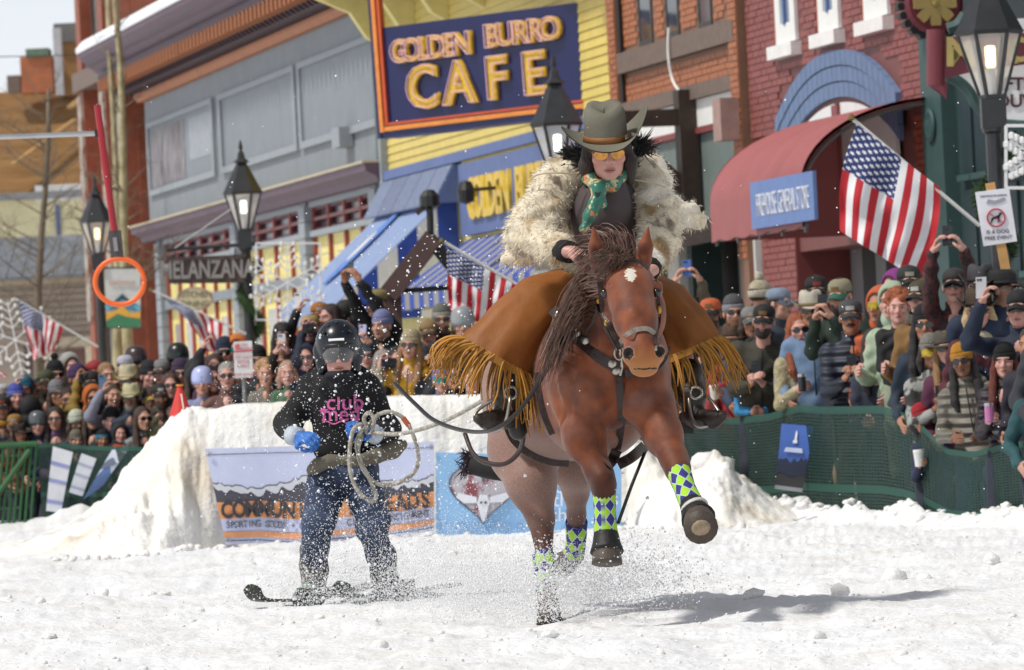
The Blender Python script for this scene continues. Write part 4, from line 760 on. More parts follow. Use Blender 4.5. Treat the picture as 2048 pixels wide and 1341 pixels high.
# dog notice on a stick
sg = empty('dog_notice', P(2012, 560, 41.9), 0, label='white dog-free event placard on a wooden stake beside the lamp post', cat='sign'); k = PXM(41.9); q = lambda x, y, z=0.0: RGT * ((x - 2012) / k) + UPV * ((560 - y) / k) - V(0, z, 0)
strip('placard', [(1967, 493), (2034, 483), (2018, 376), (1950, 385)], '#e2e2ea', 0, sg, q, .008); cx, cy = 1992, 436; n = 26
for i in range(n):
    a, c_ = i * 6.283 / n, (i + 1) * 6.283 / n
MB().tube([q(cx + 17.5 * math.cos(a), cy - 17.5 * math.sin(a), .014) for a in np.linspace(0, 6.283, 30)], .006, 5).build('red_ring', mat('sign_red', '#b8323a'), sg)
strip('dog_silhouette', [(cx - 11, cy + 11), (cx - 9, cy + 1), (cx - 4, cy - 2), (cx + 5, cy - 6), (cx + 7, cy - 11), (cx + 13, cy - 9), (cx + 9, cy - 5), (cx + 7, cy + 2), (cx + 6, cy + 10), (cx + 4, cy + 10), (cx + 3, cy + 2), (cx - 5, cy + 3), (cx - 8, cy + 8), (cx - 9, cy + 12)], '#17161a', .011, sg, q, .003)
MB().bar(q(cx - 13, cy - 8, .02), q(cx + 13, cy + 9, .02), .012, .004).build('red_bar', MATS['sign_red'], sg)
PF = plane_frame((0, 0, 0), RGT + UPV * .06, UPV)
for tx, y, sz in (('IS A DOG', 464, .04), ('FREE EVENT', 476, .038), ('LEADVILLE SKI JORING', 392, .0195)): text_on(tx, sz, Matrix.Translation(Vector(q(1992 + (y - 436) * .12, y, .01))) @ PF, mat('dark_print', '#3c3c44'), sg, ext=.001, name='printed_line')
strip('sketch_print', [(1972, 408), (1976, 399), (1990, 402), (2000, 398), (2008, 395), (2012, 400), (2004, 405), (1990, 409)], '#9a9aa4', .011, sg, q, .002)
MB().bar(q(1980, 366, -.01), q(2015, 560, -.01), .07, .02, up=(0, 1, 0)).build('stake', mat('pine_stake', '#c69a5e', var=.15, scale=10), sg)
# brown timber kiosk with a lantern finial
kd = 56.5; sg = empty('timber_kiosk', (P(785, 740, kd)[0], kd, -.1), 0, label='brown timber kiosk frame with pitched top and black lamp finial', cat='kiosk'); lw = np.array(sg.location); q = lambda x, y, z=0.0: P(x, y, kd) - lw - V(0, z, 0); KB = mat('kiosk_brown', '#57403c', var=.15, scale=6)
MB().bar(q(782, 590), V(q(785, 740)[0], 0, 0), .2, .2).build('post', KB, sg); MB().bar(q(778, 590, .05), q(868, 476, .05), .19, .6, up=(0, 1, 0)).build('roof_board', KB, sg); MB().bar(q(860, 478, .05), q(925, 560, .05), .13, .5, up=(0, 1, 0)).build('roof_board', mat('kiosk_black', (.02, .018, .018)), sg); MB().bar(q(770, 585), q(905, 575), .05).build('tie_bar', BLK, sg); MB().bar(q(915, 555), V(q(918, 740)[0], 0, 0), .16, .16).build('post', KB, sg)
o = MB(); o.tube([q(861, 470), q(860, 430), q(858, 405)], .035, 8); o.build('finial_stem', BLK, sg); o = MB(); o.lathe([(0.0, -.1), (.1, -.06), (.1, .04), (.05, .1), (0.0, .11)], 10, c=q(859, 401)); o.build('finial_lamp', BLK, sg); MB().bar(q(858, 405), q(833, 428), .05).build('finial_arm', TIM, sg)
o = MB(); o.lathe([(0.0, -.2), (.11, -.16), (.13, .0), (.08, .12), (0, .14)], 12, c=(0, 0, 0)); o = o.build('wall_lantern', BLK, label='round black wall lantern beside the cafe lettering', cat='lantern'); o.location = P(932, 381, 80.0); mbr = MB().tube([(0, 0, 0), (.5, .9, .05)], .03, 6).build('bracket', BLK, o)
# ---------------------------------------------------------------- ring gate over the jump: red pole, orange ring on a strap, steel arm and post
gd = 45.0; rg = empty('ring_gate', (P(-330, 900, gd)[0], gd, 0), 0, label='red pole with orange ring hung from a steel arm over the jump', cat='ring gate'); lw = np.array(rg.location); q = lambda x, y, z=0.0: P(x, y, gd) - lw - V(0, z, 0)
STL = mat('bright_steel', '#b4b6ba', metal=.8, rough=.3, var=.1)
MB().tube([q(-330, 287), q(196, 267)], .021, 10).build('arm', STL, rg); MB().tube([V(0, 0, -.1), q(-330, 260)], .04, 10).build('post', STL, rg); MB().tube([q(195, 211, .03), q(211, 330, .03), q(229, 462, .03)], .027, 12).build('red_pole', mat('red_gloss_pole', '#a01c28', rough=.3, var=.08), rg); MB().bar(q(190, 268), q(206, 266), .06).build('clamp', BLK, rg)
MB().bar(q(230, 462, .03), q(235, 516, .03), .1, .03, up=(0, 1, 0)).build('strap', mat('dark_strap', '#4b4748', var=.2), rg); MB().bar(q(228, 490, .05), q(236, 489, .05), .11, .02, up=(0, 1, 0)).build('buckle', mat('strap_patch', '#8a8588'), rg)
MB().tube([q(240 + 49 * math.cos(a), 564 - 46 * math.sin(a), .03) for a in np.linspace(0, 6.283, 40)], .021, 10).build('orange_ring', mat('orange_ring_plastic', '#ee6a2a', rough=.4, var=.05), rg, smooth=True)
# cone on the jump
cn = empty('traffic_cone', P(362, 828, 46), 0, label='red cone with white stripe standing on the snow jump', cat='cone'); 
o = MB(); o.lathe([(.105, -.05), (.016, .23), (.0, .23)], 18); o.build('cone_body', mat('cone_red', '#c8352c', rough=.5, var=.1), cn, smooth=False); o = MB(); o.tube([(.024 * math.cos(a), -.0 + .024 * math.sin(a), .23) for a in np.linspace(0, 6.283, 14)], .008, 6); o.build('cone_tip', mat('cone_orange', '#e0932e'), cn); MB().bar((.035, -.095, -.05), (.01, -.035, .16), .014, .006, up=(0, 1, 0)).build('stripe', WHT, cn); MB().box(-.13, .13, -.13, .13, -.075, -.051).build('cone_base', BLK, cn)
# ---------------------------------------------------------------- netting, barrier, posters
def net_mat():
    m = bpy.data.materials.new('green_netting'); m.use_nodes = True; x = NX(m); b_ = x.N['Principled BSDF']; b_.inputs['Roughness'].default_value = .7; uv = x.sep(x.attr('net_uv').outputs['Vector'])
    h = x.op('GREATER_THAN', x.op('FRACT', x.op('MULTIPLY', uv[1], 46)), .52); v = x.op('GREATER_THAN', x.op('FRACT', x.op('MULTIPLY', uv[0], 60)), .7); th = x.op('MAXIMUM', h, v)
    bands = x.op('MAXIMUM', x.op('GREATER_THAN', uv[1], .955), x.op('LESS_THAN', x.op('ABSOLUTE', x.op('SUBTRACT', uv[1], .47)), .025)); th = x.op('MAXIMUM', th, x.op('MULTIPLY', bands, 1.0))
    x.base(x.mix(bands, x.mix(x.noise(3, x.coord()), lin('#0a2822'), lin('#103a31')), lin('#164a3e'))); x.L.new(x.op('MULTIPLY_ADD', th, .5, .4), b_.inputs['Alpha']); return m
M_NET = net_mat()
def net(px0, px1, tops, label, bottom=-.3, nu=200, nv=16):
    pxs = np.linspace(px0, px1, nu); rows = []; uv = []; c = None
    for j in range(nv + 1):
        v = j / nv; r = []
        for p_ in pxs:
            d = float(fence_d(p_)); yt = float(np.interp(p_, [a for a, _ in tops], [b_ for _, b_ in tops])); zt = CAMH + (hor(p_) - yt) / PXM(d); x_ = (p_ - CXP) / FPX * d; z = bottom + (zt - bottom) * v
            w_ = .05 * math.sin(x_ * 5 + v * 3) + .06 * float(fbm(np.array(x_ * 2.2), np.array(v * 2.5), 3, 3)) * 2; r.append((x_, d + w_, z)); uv.append((x_, v, 0))
        rows.append(r)
    o = MB(); o.grid(rows); o = o.build('safety_net', M_NET, None, smooth=True, label=label, cat='net fence'); vattr(o.data, 'net_uv', uv); centre(o)
    for p_ in np.arange(px0 + 60, px1, 330):
        d = float(fence_d(p_)) + .12; x_ = (p_ - CXP) / FPX * d; yt = float(np.interp(p_, [a for a, _ in tops], [b_ for _, b_ in tops])); MB().tube([V(x_, d, -.35) - np.array(o.location), V(x_, d, CAMH + (hor(p_) - yt) / PXM(d) + .02) - np.array(o.location)], .014, 6).build('net_post', GRN, o)
net(1270, 2420, [(1270, 830), (1400, 835), (1465, 836), (1530, 828), (1590, 810), (1640, 814), (1750, 812), (1790, 822), (1825, 842), (1850, 868), (1880, 898), (1930, 905), (1990, 890), (2048, 880), (2420, 900)], 'long dark green safety net in front of the crowd by the red building')
net(66, 460, [(66, 888), (110, 886), (160, 892), (270, 895), (460, 890)], 'dark green safety net with white posters left of the snow jump', bottom=-.1, nu=90)
def poster(pts, d, label, prints, name='poster', cat='poster', curl=.05, nseg=10):
    base = P(*np.mean(pts[:4], 0), d); o = empty(name, base, 0, label=label, cat=cat); (bl_, br_, tr_, tl_) = [P(*p_, d) - base for p_ in pts[:4]]
    def at(u, v, z=0.0): return (bl_ * (1 - u) + br_ * u) * (1 - v) + (tl_ * (1 - u) + tr_ * u) * v - V(0, z + curl * math.sin(math.pi * v), 0)
    for (nm, outl, col, lay) in prints:
        g_ = MB()
        if outl is None: g_.grid([[at(u, v, lay * .005) for u in np.linspace(0, 1, 5)] for v in np.linspace(0, 1, nseg)]); g_.grid([[at(u, v, lay * .005 - .004) for u in np.linspace(0, 1, 5)] for v in np.linspace(0, 1, nseg)])
        else: n_ = len(outl); us = [at(u, v, lay * .005) for u, v in outl]; g_.add(us, [tuple(range(n_))])
        g_.build(nm, mat('poster_' + col.strip('#'), col, var=.1, scale=6, rough=.45), o)
    return o, at
def band(v0, v1, jag=0.0, n=9, seed=1):                            # rows of quads following the curl
    r = random.Random(seed); top = [(u, v1 + jag * r.uniform(-1, 1)) for u in np.linspace(0, 1, n)]; return [(0, v0), (1, v0)] + top[::-1]
def poster_rows(o, at, name, f_lo, f_hi, col, lay, n=12):
    us = np.linspace(0, 1, n); g_ = MB(); g_.grid([[at(u, f_lo(u) + (f_hi(u) - f_lo(u)) * k_ / 5, lay * .004) for u in us] for k_ in range(6)]); g_.build(name, mat('poster_' + col.strip('#'), col, var=.12, scale=7, rough=.45), o)
fd = lambda px: float(fence_d(px)) - .16
o, at = poster([(1549, 978), (1604, 985), (1627, 852), (1563, 848)], fd(1590), 'blue mountain poster curling on the green net', [('sheet', None, '#4a6bb8', 0)], curl=.07); rr = random.Random(3); mt = [.42 + .1 * rr.random() for _ in range(14)]
poster_rows(o, at, 'mountain_print', lambda u: .0, lambda u: float(np.interp(u, np.linspace(0, 1, 14), mt)), '#2a3350', 1, 28); poster_rows(o, at, 'foreground_print', lambda u: 0.0, lambda u: .22 + .03 * math.sin(u * 9), '#3d3b42', 2); poster_rows(o, at, 'snow_print', lambda u: .0, lambda u: .06, '#a9abb4', 3); poster_rows(o, at, 'title_print', lambda u: .58 + .0 * u, lambda u: .62 + (.03 if .2 < u < .75 else -.04), '#c8d2ee', 3, 20)
g_ = MB(); g_.add([at(.42, .72, .012), at(.55, .72, .012), at(.56, .76, .012), at(.53, .77, .012), at(.53, .87, .012), at(.49, .92, .012), at(.46, .86, .012), at(.46, .77, .012), at(.41, .76, .012)], [tuple(range(9))]); g_.build('white_emblem', mat('poster_white', '#e6e9f2', var=.03), o)
for i, (pts, cs) in enumerate((([(92, 1022), (122, 1026), (146, 905), (106, 893)], ('#d4d6dc', '#8e95c4')), ([(138, 985), (165, 993), (193, 918), (163, 907)], ('#cfd2da', '#a4abc2')), ([(166, 1000), (206, 972), (258, 898), (224, 900)], ('#c9d0de', '#5872a4')))):
    o, at = poster(pts, fd(150) - .05 * i, ('tall white sponsor poster on the left net', 'short white sponsor poster on the left net', 'slanted white and blue mountain poster on the left net')[i], [('sheet', None, cs[0], 0)], curl=.04)
    if i < 2:
        for v0 in (.12, .45, .72): poster_rows(o, at, 'faint_print', lambda u: v0, lambda u: v0 + .06, cs[1], 1)
    else: poster_rows(o, at, 'blue_print', lambda u: .0, lambda u: .45 + .18 * math.sin(u * 4), cs[1], 1); poster_rows(o, at, 'peak_print', lambda u: .6, lambda u: .72 + .1 * math.sin(u * 5), '#6a7288', 2)
# green steel barrier
bd = 56.9; sg = empty('steel_barrier', (P(10, 900, bd)[0], bd, -.05), 0, label='green steel crowd barrier of pipes at the left net', cat='barrier'); lw = np.array(sg.location); q = lambda x, y, z=0.0: P(x, y, bd) - lw - V(0, z, 0); BG = mat('green_barrier_paint', '#23562c', rough=.5, var=.2)
for (a, c_) in (((-260, 905), (75, 888)), ((-260, 1078), (62, 1060))): MB().tube([q(*a), q(*c_)], .03, 8).build('rail', BG, sg)
for i, x_ in enumerate(np.linspace(-250, 74, 30)): f_ = (x_ + 260) / 335; MB().tube([q(x_, 905 - 17 * f_), q(x_ - 14, 1078 - 18 * f_)], .016, 6).build('bar', BG, sg)
for y_ in (915, 950, 985, 1020): MB().tube([q(-260, y_ + 5, -.05), q(40, y_ - 4, -.05)], .014, 6).build('cross_wire', mat('grey_green_wire', '#8aa090', metal=.4), sg)
MB().tube([q(-60, 1065, .02), q(60, 900, .02)], .03, 6).build('brace', BG, sg)
# ---------------------------------------------------------------- sponsor banners on the jump face
def bpost(u0, v0): pass
DB = 44.02
def banner(name, cx, label, outline, curl=.0):
    o = empty(name, P(cx, 1000, DB), 0, label=label, cat='banner'); lw = np.array(o.location); q = lambda x, y, z=0.0: P(x, y, DB - z) - lw; return o, q
o, q = banner('sponsor_banner', 640, 'white and orange sporting goods banner pinned to the snow jump', None)
def edge_top(x): return np.interp(x, [410, 870], [898, 884])
def edge_bot(x): return np.interp(x, [452, 520, 600, 700, 868], [1090, 1086, 1094, 1086, 1062])
def xl(v): return 410 + 42 * v
def bp(u, v, z=0.0): x = (410 + 42 * v) + (868 - 410 - 42 * v) * u; y = edge_top(x) * (1 - v) + edge_bot(x) * v; return q(x, y, z + .03 * math.sin(u * 14 + v * 2) * v)
def layer(name, flo, fhi, col, lay, n=46, u0=0.0, u1=1.0, m=5):
    g_ = MB(); g_.grid([[bp(u, flo(u) + (fhi(u) - flo(u)) * k_ / m, .004 * lay) for u in np.linspace(u0, u1, n)] for k_ in range(m + 1)]); return g_.build(name, mat('banner_' + col.strip('#'), col, var=.06, scale=5, rough=.5), o, smooth=True)
r2 = random.Random(5); rid = np.cumsum([r2.uniform(-1, 1) for _ in range(60)]); rid = .27 + .16 * (.5 + .5 * np.sin(np.linspace(0, 9, 60))) * .9 + .02 * np.array([r2.uniform(-1, 1) for _ in range(60)])
layer('sheet', lambda u: 0.0, lambda u: 1.0, '#c3cae6', 0); layer('hem_line', lambda u: .06, lambda u: .068, '#4a4c56', 1)
layer('mountain_print', lambda u: float(np.interp(u, np.linspace(0, 1, 60), rid)), lambda u: .56, '#4b4a55', 1, 80); layer('snowcap_print', lambda u: float(np.interp(u, np.linspace(0, 1, 60), rid)) + .012, lambda u: float(np.interp(u, np.linspace(0, 1, 60), rid)) + .04 + .05 * abs(math.sin(u * 40)), '#c9cbd4', 2, 120)
layer('orange_field', lambda u: .56, lambda u: .735, '#e39a62', 2); layer('lilac_band', lambda u: .735, lambda u: .86, '#bcc3e2', 2); layer('orange_stripe', lambda u: .865 + .012 * math.sin(u * 9), lambda u: .925 + .012 * math.sin(u * 9), '#dd9a6c', 2); layer('dark_stripe', lambda u: .952 + .012 * math.sin(u * 9), lambda u: .962 + .012 * math.sin(u * 9), '#55586a', 2)
def btext(txt, v, size, m_, u0, u1, bold=0.0):
    n_ = len(txt)
    for i, c_ in enumerate(txt):
        if c_ == ' ': continue
        u = u0 + (u1 - u0) * (i + .5) / n_; p0 = bp(u, v, .025); dx = bp(min(u + .01, 1), v) - bp(u - .01, v); text_on(c_, size, Matrix.Translation(Vector(p0)) @ plane_frame((0, 0, 0), dx, (0, 0, 1)), m_, o, 'letter', .002, bold=bold, sx=.78)
btext('COMMUNITY THREADS', .65, .175, mat('banner_dark_letter', '#3c3a40', var=.1), .01, .99, .006); btext('SPORTING GOODS + CLOTHING - GIFTS - CONSIGNMENT', .8, .075, mat('banner_grey_letter', '#5a5c68', var=.1), .02, .98, .001)
for (u, v) in ((.012, .06), (.988, .06), (.015, .95)): g_ = MB(); g_.tube([bp(u, v, .02) + .014 * (RGT * math.cos(a) + UPV * math.sin(a)) for a in np.linspace(0, 6.283, 12)], .005, 5); g_.build('grommet', STL, o)
o, q = banner('ski_banner', 1060, 'pale blue banner with heart shaped skull emblem pinned to the snow jump', None)
def bp(u, v, z=0.0): x = 872 + (1243 - 872) * u; y = (905 + 10 * u) * (1 - v) + (1078 - 25 * u) * v; return q(x, y, z + .02 * math.sin(u * 9) * v)
layer('sheet', lambda u: 0.0, lambda u: 1.0, '#8db9e2', 0)
hx, hy, hs = .255, .46, .2
hp_ = [(hx + hs * .92 * (math.sin(t) ** 3), hy - hs * 2.0 * (.8125 * math.cos(t) - .3125 * math.cos(2 * t) - .125 * math.cos(3 * t) - .0625 * math.cos(4 * t)) * .95) for t in np.linspace(0, 6.283, 40)[:-1]]
g_ = MB(); g_.add([bp(hx, hy, .006)] + [bp(u, v, .006) for u, v in hp_], [(0, i + 1, (i + 1) % 39 + 1) for i in range(39)]); g_.build('heart_print', mat('heart_grey', '#b9b6bd', col2='#8a4a52', scale=6, c2=(.5, .6)), o); MB().tube([bp(u, v, .01) for u, v in hp_ + hp_[:1]], .006, 4).build('heart_outline', mat('heart_line', '#5c5a62'), o)
WB = mat('banner_white', '#dfe2ea', var=.05)
for pts in ([(.235, .5), (.275, .5), (.29, .6), (.275, .72), (.262, .84), (.248, .84), (.235, .72), (.22, .6)], [(.22, .53), (.12, .47), (.11, .53), (.15, .6), (.22, .6)], [(.29, .53), (.39, .47), (.4, .53), (.36, .6), (.29, .6)]): g_ = MB(); g_.add([bp(u, v, .014) for u, v in pts], [tuple(range(len(pts)))]); g_.build('skull_print', WB, o)
for u in (.245, .268): g_ = MB(); g_.lathe([(0, 0), (.012, .002)], 8, c=(0, 0, 0)); g_ = g_.build('eye_print', MATS['heart_line'], o); g_.location = bp(u, .6, .018); g_.rotation_euler = (math.pi / 2, 0, 0)
for (tx, u, v) in (('the', .67, .2), ('Ski', .705, .42), ('in', .6, .6), ('the', .7, .6), ('the', .69, .8), ('T', .9, .43), ('o', .93, .6), ('s', .965, .6)): text_on(tx, .155, Matrix.Translation(Vector(bp(u, v, .03))) @ plane_frame((0, 0, 0), RGT, UPV), WB, o, ext=.002)
text_on('COOPER', .13, Matrix.Translation(Vector(bp(.25, .92, .04))) @ plane_frame((0, 0, 0), RGT, UPV), mat('banner_blue_grey_letter', '#7f9fc4'), o, ext=.002, spacing=1.5)
# ---------------------------------------------------------------- trees
BARK = mat('aspen_bark', '#b3a782', col2='#8a7f5c', scale=3, c2=(.4, .62), bump=.3); TWG = mat('bare_twig', '#6b5f4e', var=.2)
def tree(name, px, d, y_top, r0, label, seed, spread, bark, lean=0.0, limbs=26, fork=None):
    r = np.random.default_rng(seed); base = V(P(px, 900, d)[0], d, -.3); top = P(px + lean, y_top, d); h = top[2]; e = empty(name, base, 0, label=label, cat='tree'); pts = [V(0, 0, 0) + (top - base) * t + V(.12 * math.sin(t * 7 + seed), 0, 0) * t for t in np.linspace(0, 1, 9)]
    MB().tube(pts, np.linspace(r0, r0 * .35, 9), 8).build('trunk', bark, e, smooth=True); o = MB()
    for i in range(limbs):
        t = r.uniform(.3, .98); p = (top - base) * t; a = r.uniform(0, 6.28); l_ = spread * r.uniform(.5, 1) * (1.15 - t * .6); q1 = p + V(math.cos(a) * l_ * .5, math.sin(a) * l_ * .5, l_ * .3); q2 = p + V(math.cos(a) * l_, math.sin(a) * l_, l_ * r.uniform(.5, .9)); rr_ = r0 * .22 * (1.1 - t * .6); o.tube([p, q1, q2], [rr_, rr_ * .6, rr_ * .15], 5, cap=False)
        for k_ in range(9):
            f_ = r.uniform(.25, 1); b0 = q1 + (q2 - q1) * (f_ * 2 - 1) if f_ > .5 else p + (q1 - p) * f_ * 2; v_ = r.normal(0, 1, 3); v_[2] = abs(v_[2]) * .8; v_ *= l_ * .28; b1 = b0 + v_; o.tube([b0, b0 + v_ * .5 + r.normal(0, .03, 3), b1], [rr_ * .28, rr_ * .2, rr_ * .06], 4, cap=False)
            for m_ in range(3): v2 = r.normal(0, 1, 3) * l_ * .1; o.tube([b1 - v_ * .3 * m_, b1 - v_ * .3 * m_ + v2], [rr_ * .12, rr_ * .04], 3, cap=False)
    o.build('crown', TWG, e)
tree('aspen_tree', 268, 104, -160, .115, 'pale aspen tree with slender leaning trunk before the brick corner building', 3, 1.5, BARK, lean=-50, limbs=22)
tree('aspen_tree', 232, 112, -200, .1, 'second pale aspen trunk rising behind the red pole', 5, 1.2, BARK, lean=-10, limbs=16)
tree('bare_tree', 70, 128, 180, .13, 'leafless brown tree in front of the brown shingle roof', 8, 2.6, TWG, lean=20, limbs=44)
# ================================================================== people
def skin_mat(name, col):
    m = bpy.data.materials.new(name); m.use_nodes = True; x = NX(m); b_ = x.N['Principled BSDF']; b_.inputs['Roughness'].default_value = .5; b_.inputs['Subsurface Weight'].default_value = .08; b_.inputs['Subsurface Radius'].default_value = (.02, .008, .004)
    c = tuple(v * .78 for v in lin(col)); X, Y, Z = x.sep(x.attr('hp').outputs['Vector']); ax = x.op('ABSOLUTE', X); front = x.op('LESS_THAN', Y, -.045)
    def ellm(cx, cz, rx, rz, s0=.75, s1=1.15, mirror=True):
        a = x.op('DIVIDE', x.op('SUBTRACT', ax if mirror else X, cx), rx); q = x.op('DIVIDE', x.op('SUBTRACT', Z, cz), rz); r = x.op('SQRT', x.op('ADD', x.op('MULTIPLY', a, a), x.op('MULTIPLY', q, q))); return x.op('MULTIPLY', x.op('SUBTRACT', 1, x.ramp(r, s0, s1)), front)
    col_ = x.mix(x.noise(22, x.coord(), 3), tuple(v * .9 for v in c), tuple(min(1, v * 1.08) for v in c))
    col_ = x.mix(x.op('MULTIPLY', ellm(.05, -.04, .03, .03, .2, 1.3), .3), col_, (c[0] * .95, c[1] * .6, c[2] * .55)); col_ = x.mix(x.op('MULTIPLY', ellm(0, -.032, .02, .022, .2, 1.2, False), .25), col_, (c[0] * .95, c[1] * .6, c[2] * .55))
    col_ = x.mix(x.op('MULTIPLY', ellm(0, -.068, .026, .011, .7, 1.2, False), .85), col_, (c[0] * .62, c[1] * .32, c[2] * .32)); col_ = x.mix(ellm(0, -.068, .022, .0022, .6, 1.3, False), col_, (.05, .015, .015))
    col_ = x.mix(x.op('MULTIPLY', ellm(.034, .024, .022, .005, .5, 1.2), .8), col_, (.06, .035, .02)); col_ = x.mix(ellm(.033, .002, .0125, .0052, .8, 1.1), col_, (.34, .31, .29)); col_ = x.mix(ellm(.033, .002, .006, .006, .8, 1.1), col_, (.02, .014, .01))
    x.base(col_); return m
SKINS = {'l': skin_mat('fair_skin', '#cf9d87'), 'm': skin_mat('tanned_skin', '#b98367'), 'd': skin_mat('brown_skin', '#8a5d45'), 'p': skin_mat('pink_skin', '#d6a294')}
def head_sdf(female=False, child=False):
    s = SDF(.022); s.ell((0, .018, .038), (.076, .094, .086)); s.ell((0, -.03, -.03), (.063, .062, .08)); jw = .05 if female else .058
    s.ell((0, -.025, -.075), (jw, .055, .045)); s.ell((0, -.07, -.1), (.026, .022, .018), k=.02); s.cap((0, -.09, .012), (0, -.112, -.03), .008, .0135, k=.015); s.ell((.014, -.098, -.034), (.01, .01, .008), k=.01); s.ell((-.014, -.098, -.034), (.01, .01, .008), k=.01)
    s.ell((0, -.085, .028), (.055, .014, .01), k=.02); s.ell((.045, -.066, -.025), (.022, .02, .02), k=.02); s.ell((-.045, -.066, -.025), (.022, .02, .02), k=.02)
    s.ell((.033, -.094, .002), (.017, .012, .011), k=.006, sub=True); s.ell((-.033, -.094, .002), (.017, .012, .011), k=.006, sub=True)
    s.ell((.033, -.077, .001), (.0135, .0135, .0125), k=.003); s.ell((-.033, -.077, .001), (.0135, .0135, .0125), k=.003)
    s.ell((0, -.089, -.062), (.023, .011, .007), k=.008); s.ell((0, -.087, -.075), (.019, .011, .008), k=.008)
    for sx in (-1, 1): s.ell((sx * .078, .012, -.012), (.011, .021, .031), k=.008)
    s.cap((0, .02, -.07), (0, .045, -.24), .05 if female else .058, .06); return s
HEADS = {f: head_sdf(f).mesh(.0072) for f in (False, True)}
def hand_sdf(curl, spread=.0, thumb=.6):
    # wrist at origin, fingers along +x, palm faces -z, thumb on +y side
    s = SDF(.008); s.cap((-.03, 0, 0), (.01, 0, 0), .026, .028); s.ell((.045, 0, 0), (.048, .04, .016), k=.015)
    for i, (y, l_, r) in enumerate(((.03, .075, .0092), (.01, .083, .0096), (-.011, .077, .0092), (-.03, .06, .0082))):
        p = V(.085, y, 0); a = 0.0; L3 = (l_ * .45, l_ * .3, l_ * .25); pts = [V(.06, y * .85, 0), p]; yy = spread * y * 4
        for j in range(3): a += curl * (.75, 1.0, .7)[j]; p = p + L3[j] * V(math.cos(a), yy, -math.sin(a)); pts.append(p)
        s.chain(pts, [r * 1.05, r, r * .97, r * .92, r * .8], k=.004)
    s.chain([V(.012, .03, -.004), V(.04, .055, -.012), V(.064, .062 - .02 * thumb, -.022 - .02 * thumb), V(.084, .055 - .035 * thumb, -.03 - .028 * thumb)], [.014, .0125, .0108, .009], k=.006); return s
HANDS = {k_: hand_sdf(*a).mesh(.0058) for k_, a in {'relax': (.35,), 'grip': (1.05, 0, 1.0), 'phone': (.62, .03, .3)}.items()}
def hair_mesh(kind):
    s = SDF(.02)
    if kind == 'short': s.ell((0, .026, .048), (.084, .098, .086)); s.ell((0, -.105, -.03), (.072, .075, .095), k=.012, sub=True); s.ell((0, .0, -.12), (.12, .09, .085), k=.02, sub=True)
    elif kind == 'long':
        s.ell((0, .028, .046), (.086, .1, .088)); s.ell((0, -.11, -.03), (.064, .075, .1), k=.012, sub=True)
        for sx in (-1, 1): s.chain([V(sx * .07, .01, .04), V(sx * .086, .0, -.06), V(sx * .094, -.03, -.18), V(sx * .098, -.075, -.3), V(sx * .08, -.09, -.37)], [.024, .028, .034, .032, .014])
        s.chain([V(0, .08, .02), V(0, .1, -.12), V(0, .1, -.3)], [.06, .075, .06])
    elif kind == 'bob':
        s.ell((0, .028, .046), (.086, .1, .088)); s.ell((0, -.11, -.03), (.064, .075, .1), k=.012, sub=True)
        for sx in (-1, 1): s.chain([V(sx * .07, .01, .04), V(sx * .088, .0, -.06), V(sx * .086, -.01, -.13)], [.024, .03, .02])
        s.chain([V(0, .08, .02), V(0, .09, -.1)], [.06, .06])
    elif kind == 'curly':
        r = np.random.default_rng(4); s.ell((0, .03, .05), (.088, .1, .09))
        for _ in range(46):
            a, e = r.uniform(0, 6.28), r.uniform(-.2, 1.5); p = V(.088 * math.cos(a) * math.cos(e), .03 + .1 * math.sin(a) * math.cos(e), .045 + .095 * math.sin(e))
            if p[1] < -.05 and p[2] < .07: continue
            s.ell(p, .03, k=.008)
        s.ell((0, -.11, -.03), (.064, .07, .085), k=.01, sub=True)
    elif kind == 'beard': s.ell((0, -.035, -.07), (.066, .06, .058)); s.ell((0, -.06, -.105), (.046, .038, .035)); s.ell((0, -.11, -.0), (.07, .06, .05), k=.012, sub=True); s.ell((0, -.112, -.066), (.022, .03, .0085), k=.006, sub=True); s.ell((0, .09, -.06), (.12, .09, .12), k=.01, sub=True)
    elif kind == 'stache': s.chain([V(-.032, -.088, -.06), V(0, -.1, -.051), V(.032, -.088, -.06)], [.007, .011, .007])
    elif kind == 'hood': s.ell((0, .03, .02), (.112, .125, .135)); s.ell((0, .05, -.12), (.11, .1, .09)); s.ell((0, -.09, -.005), (.08, .14, .1), k=.02, sub=True)
    elif kind == 'hoodback': s.chain([V(-.12, .02, -.17), V(-.07, .1, -.16), V(0, .13, -.15), V(.07, .1, -.16), V(.12, .02, -.17)], [.04, .055, .06, .055, .04])
    elif kind == 'scarf': s.chain([V(.07 * math.cos(a), .02 + .075 * math.sin(a), -.155 - .02 * math.sin(-a)) for a in np.linspace(0, 6.283, 12)], [.034] * 12)
    return s.mesh(.009)
HAIRS = {k_: hair_mesh(k_) for k_ in ('short', 'long', 'bob', 'curly', 'beard', 'stache', 'hood', 'hoodback', 'scarf')}
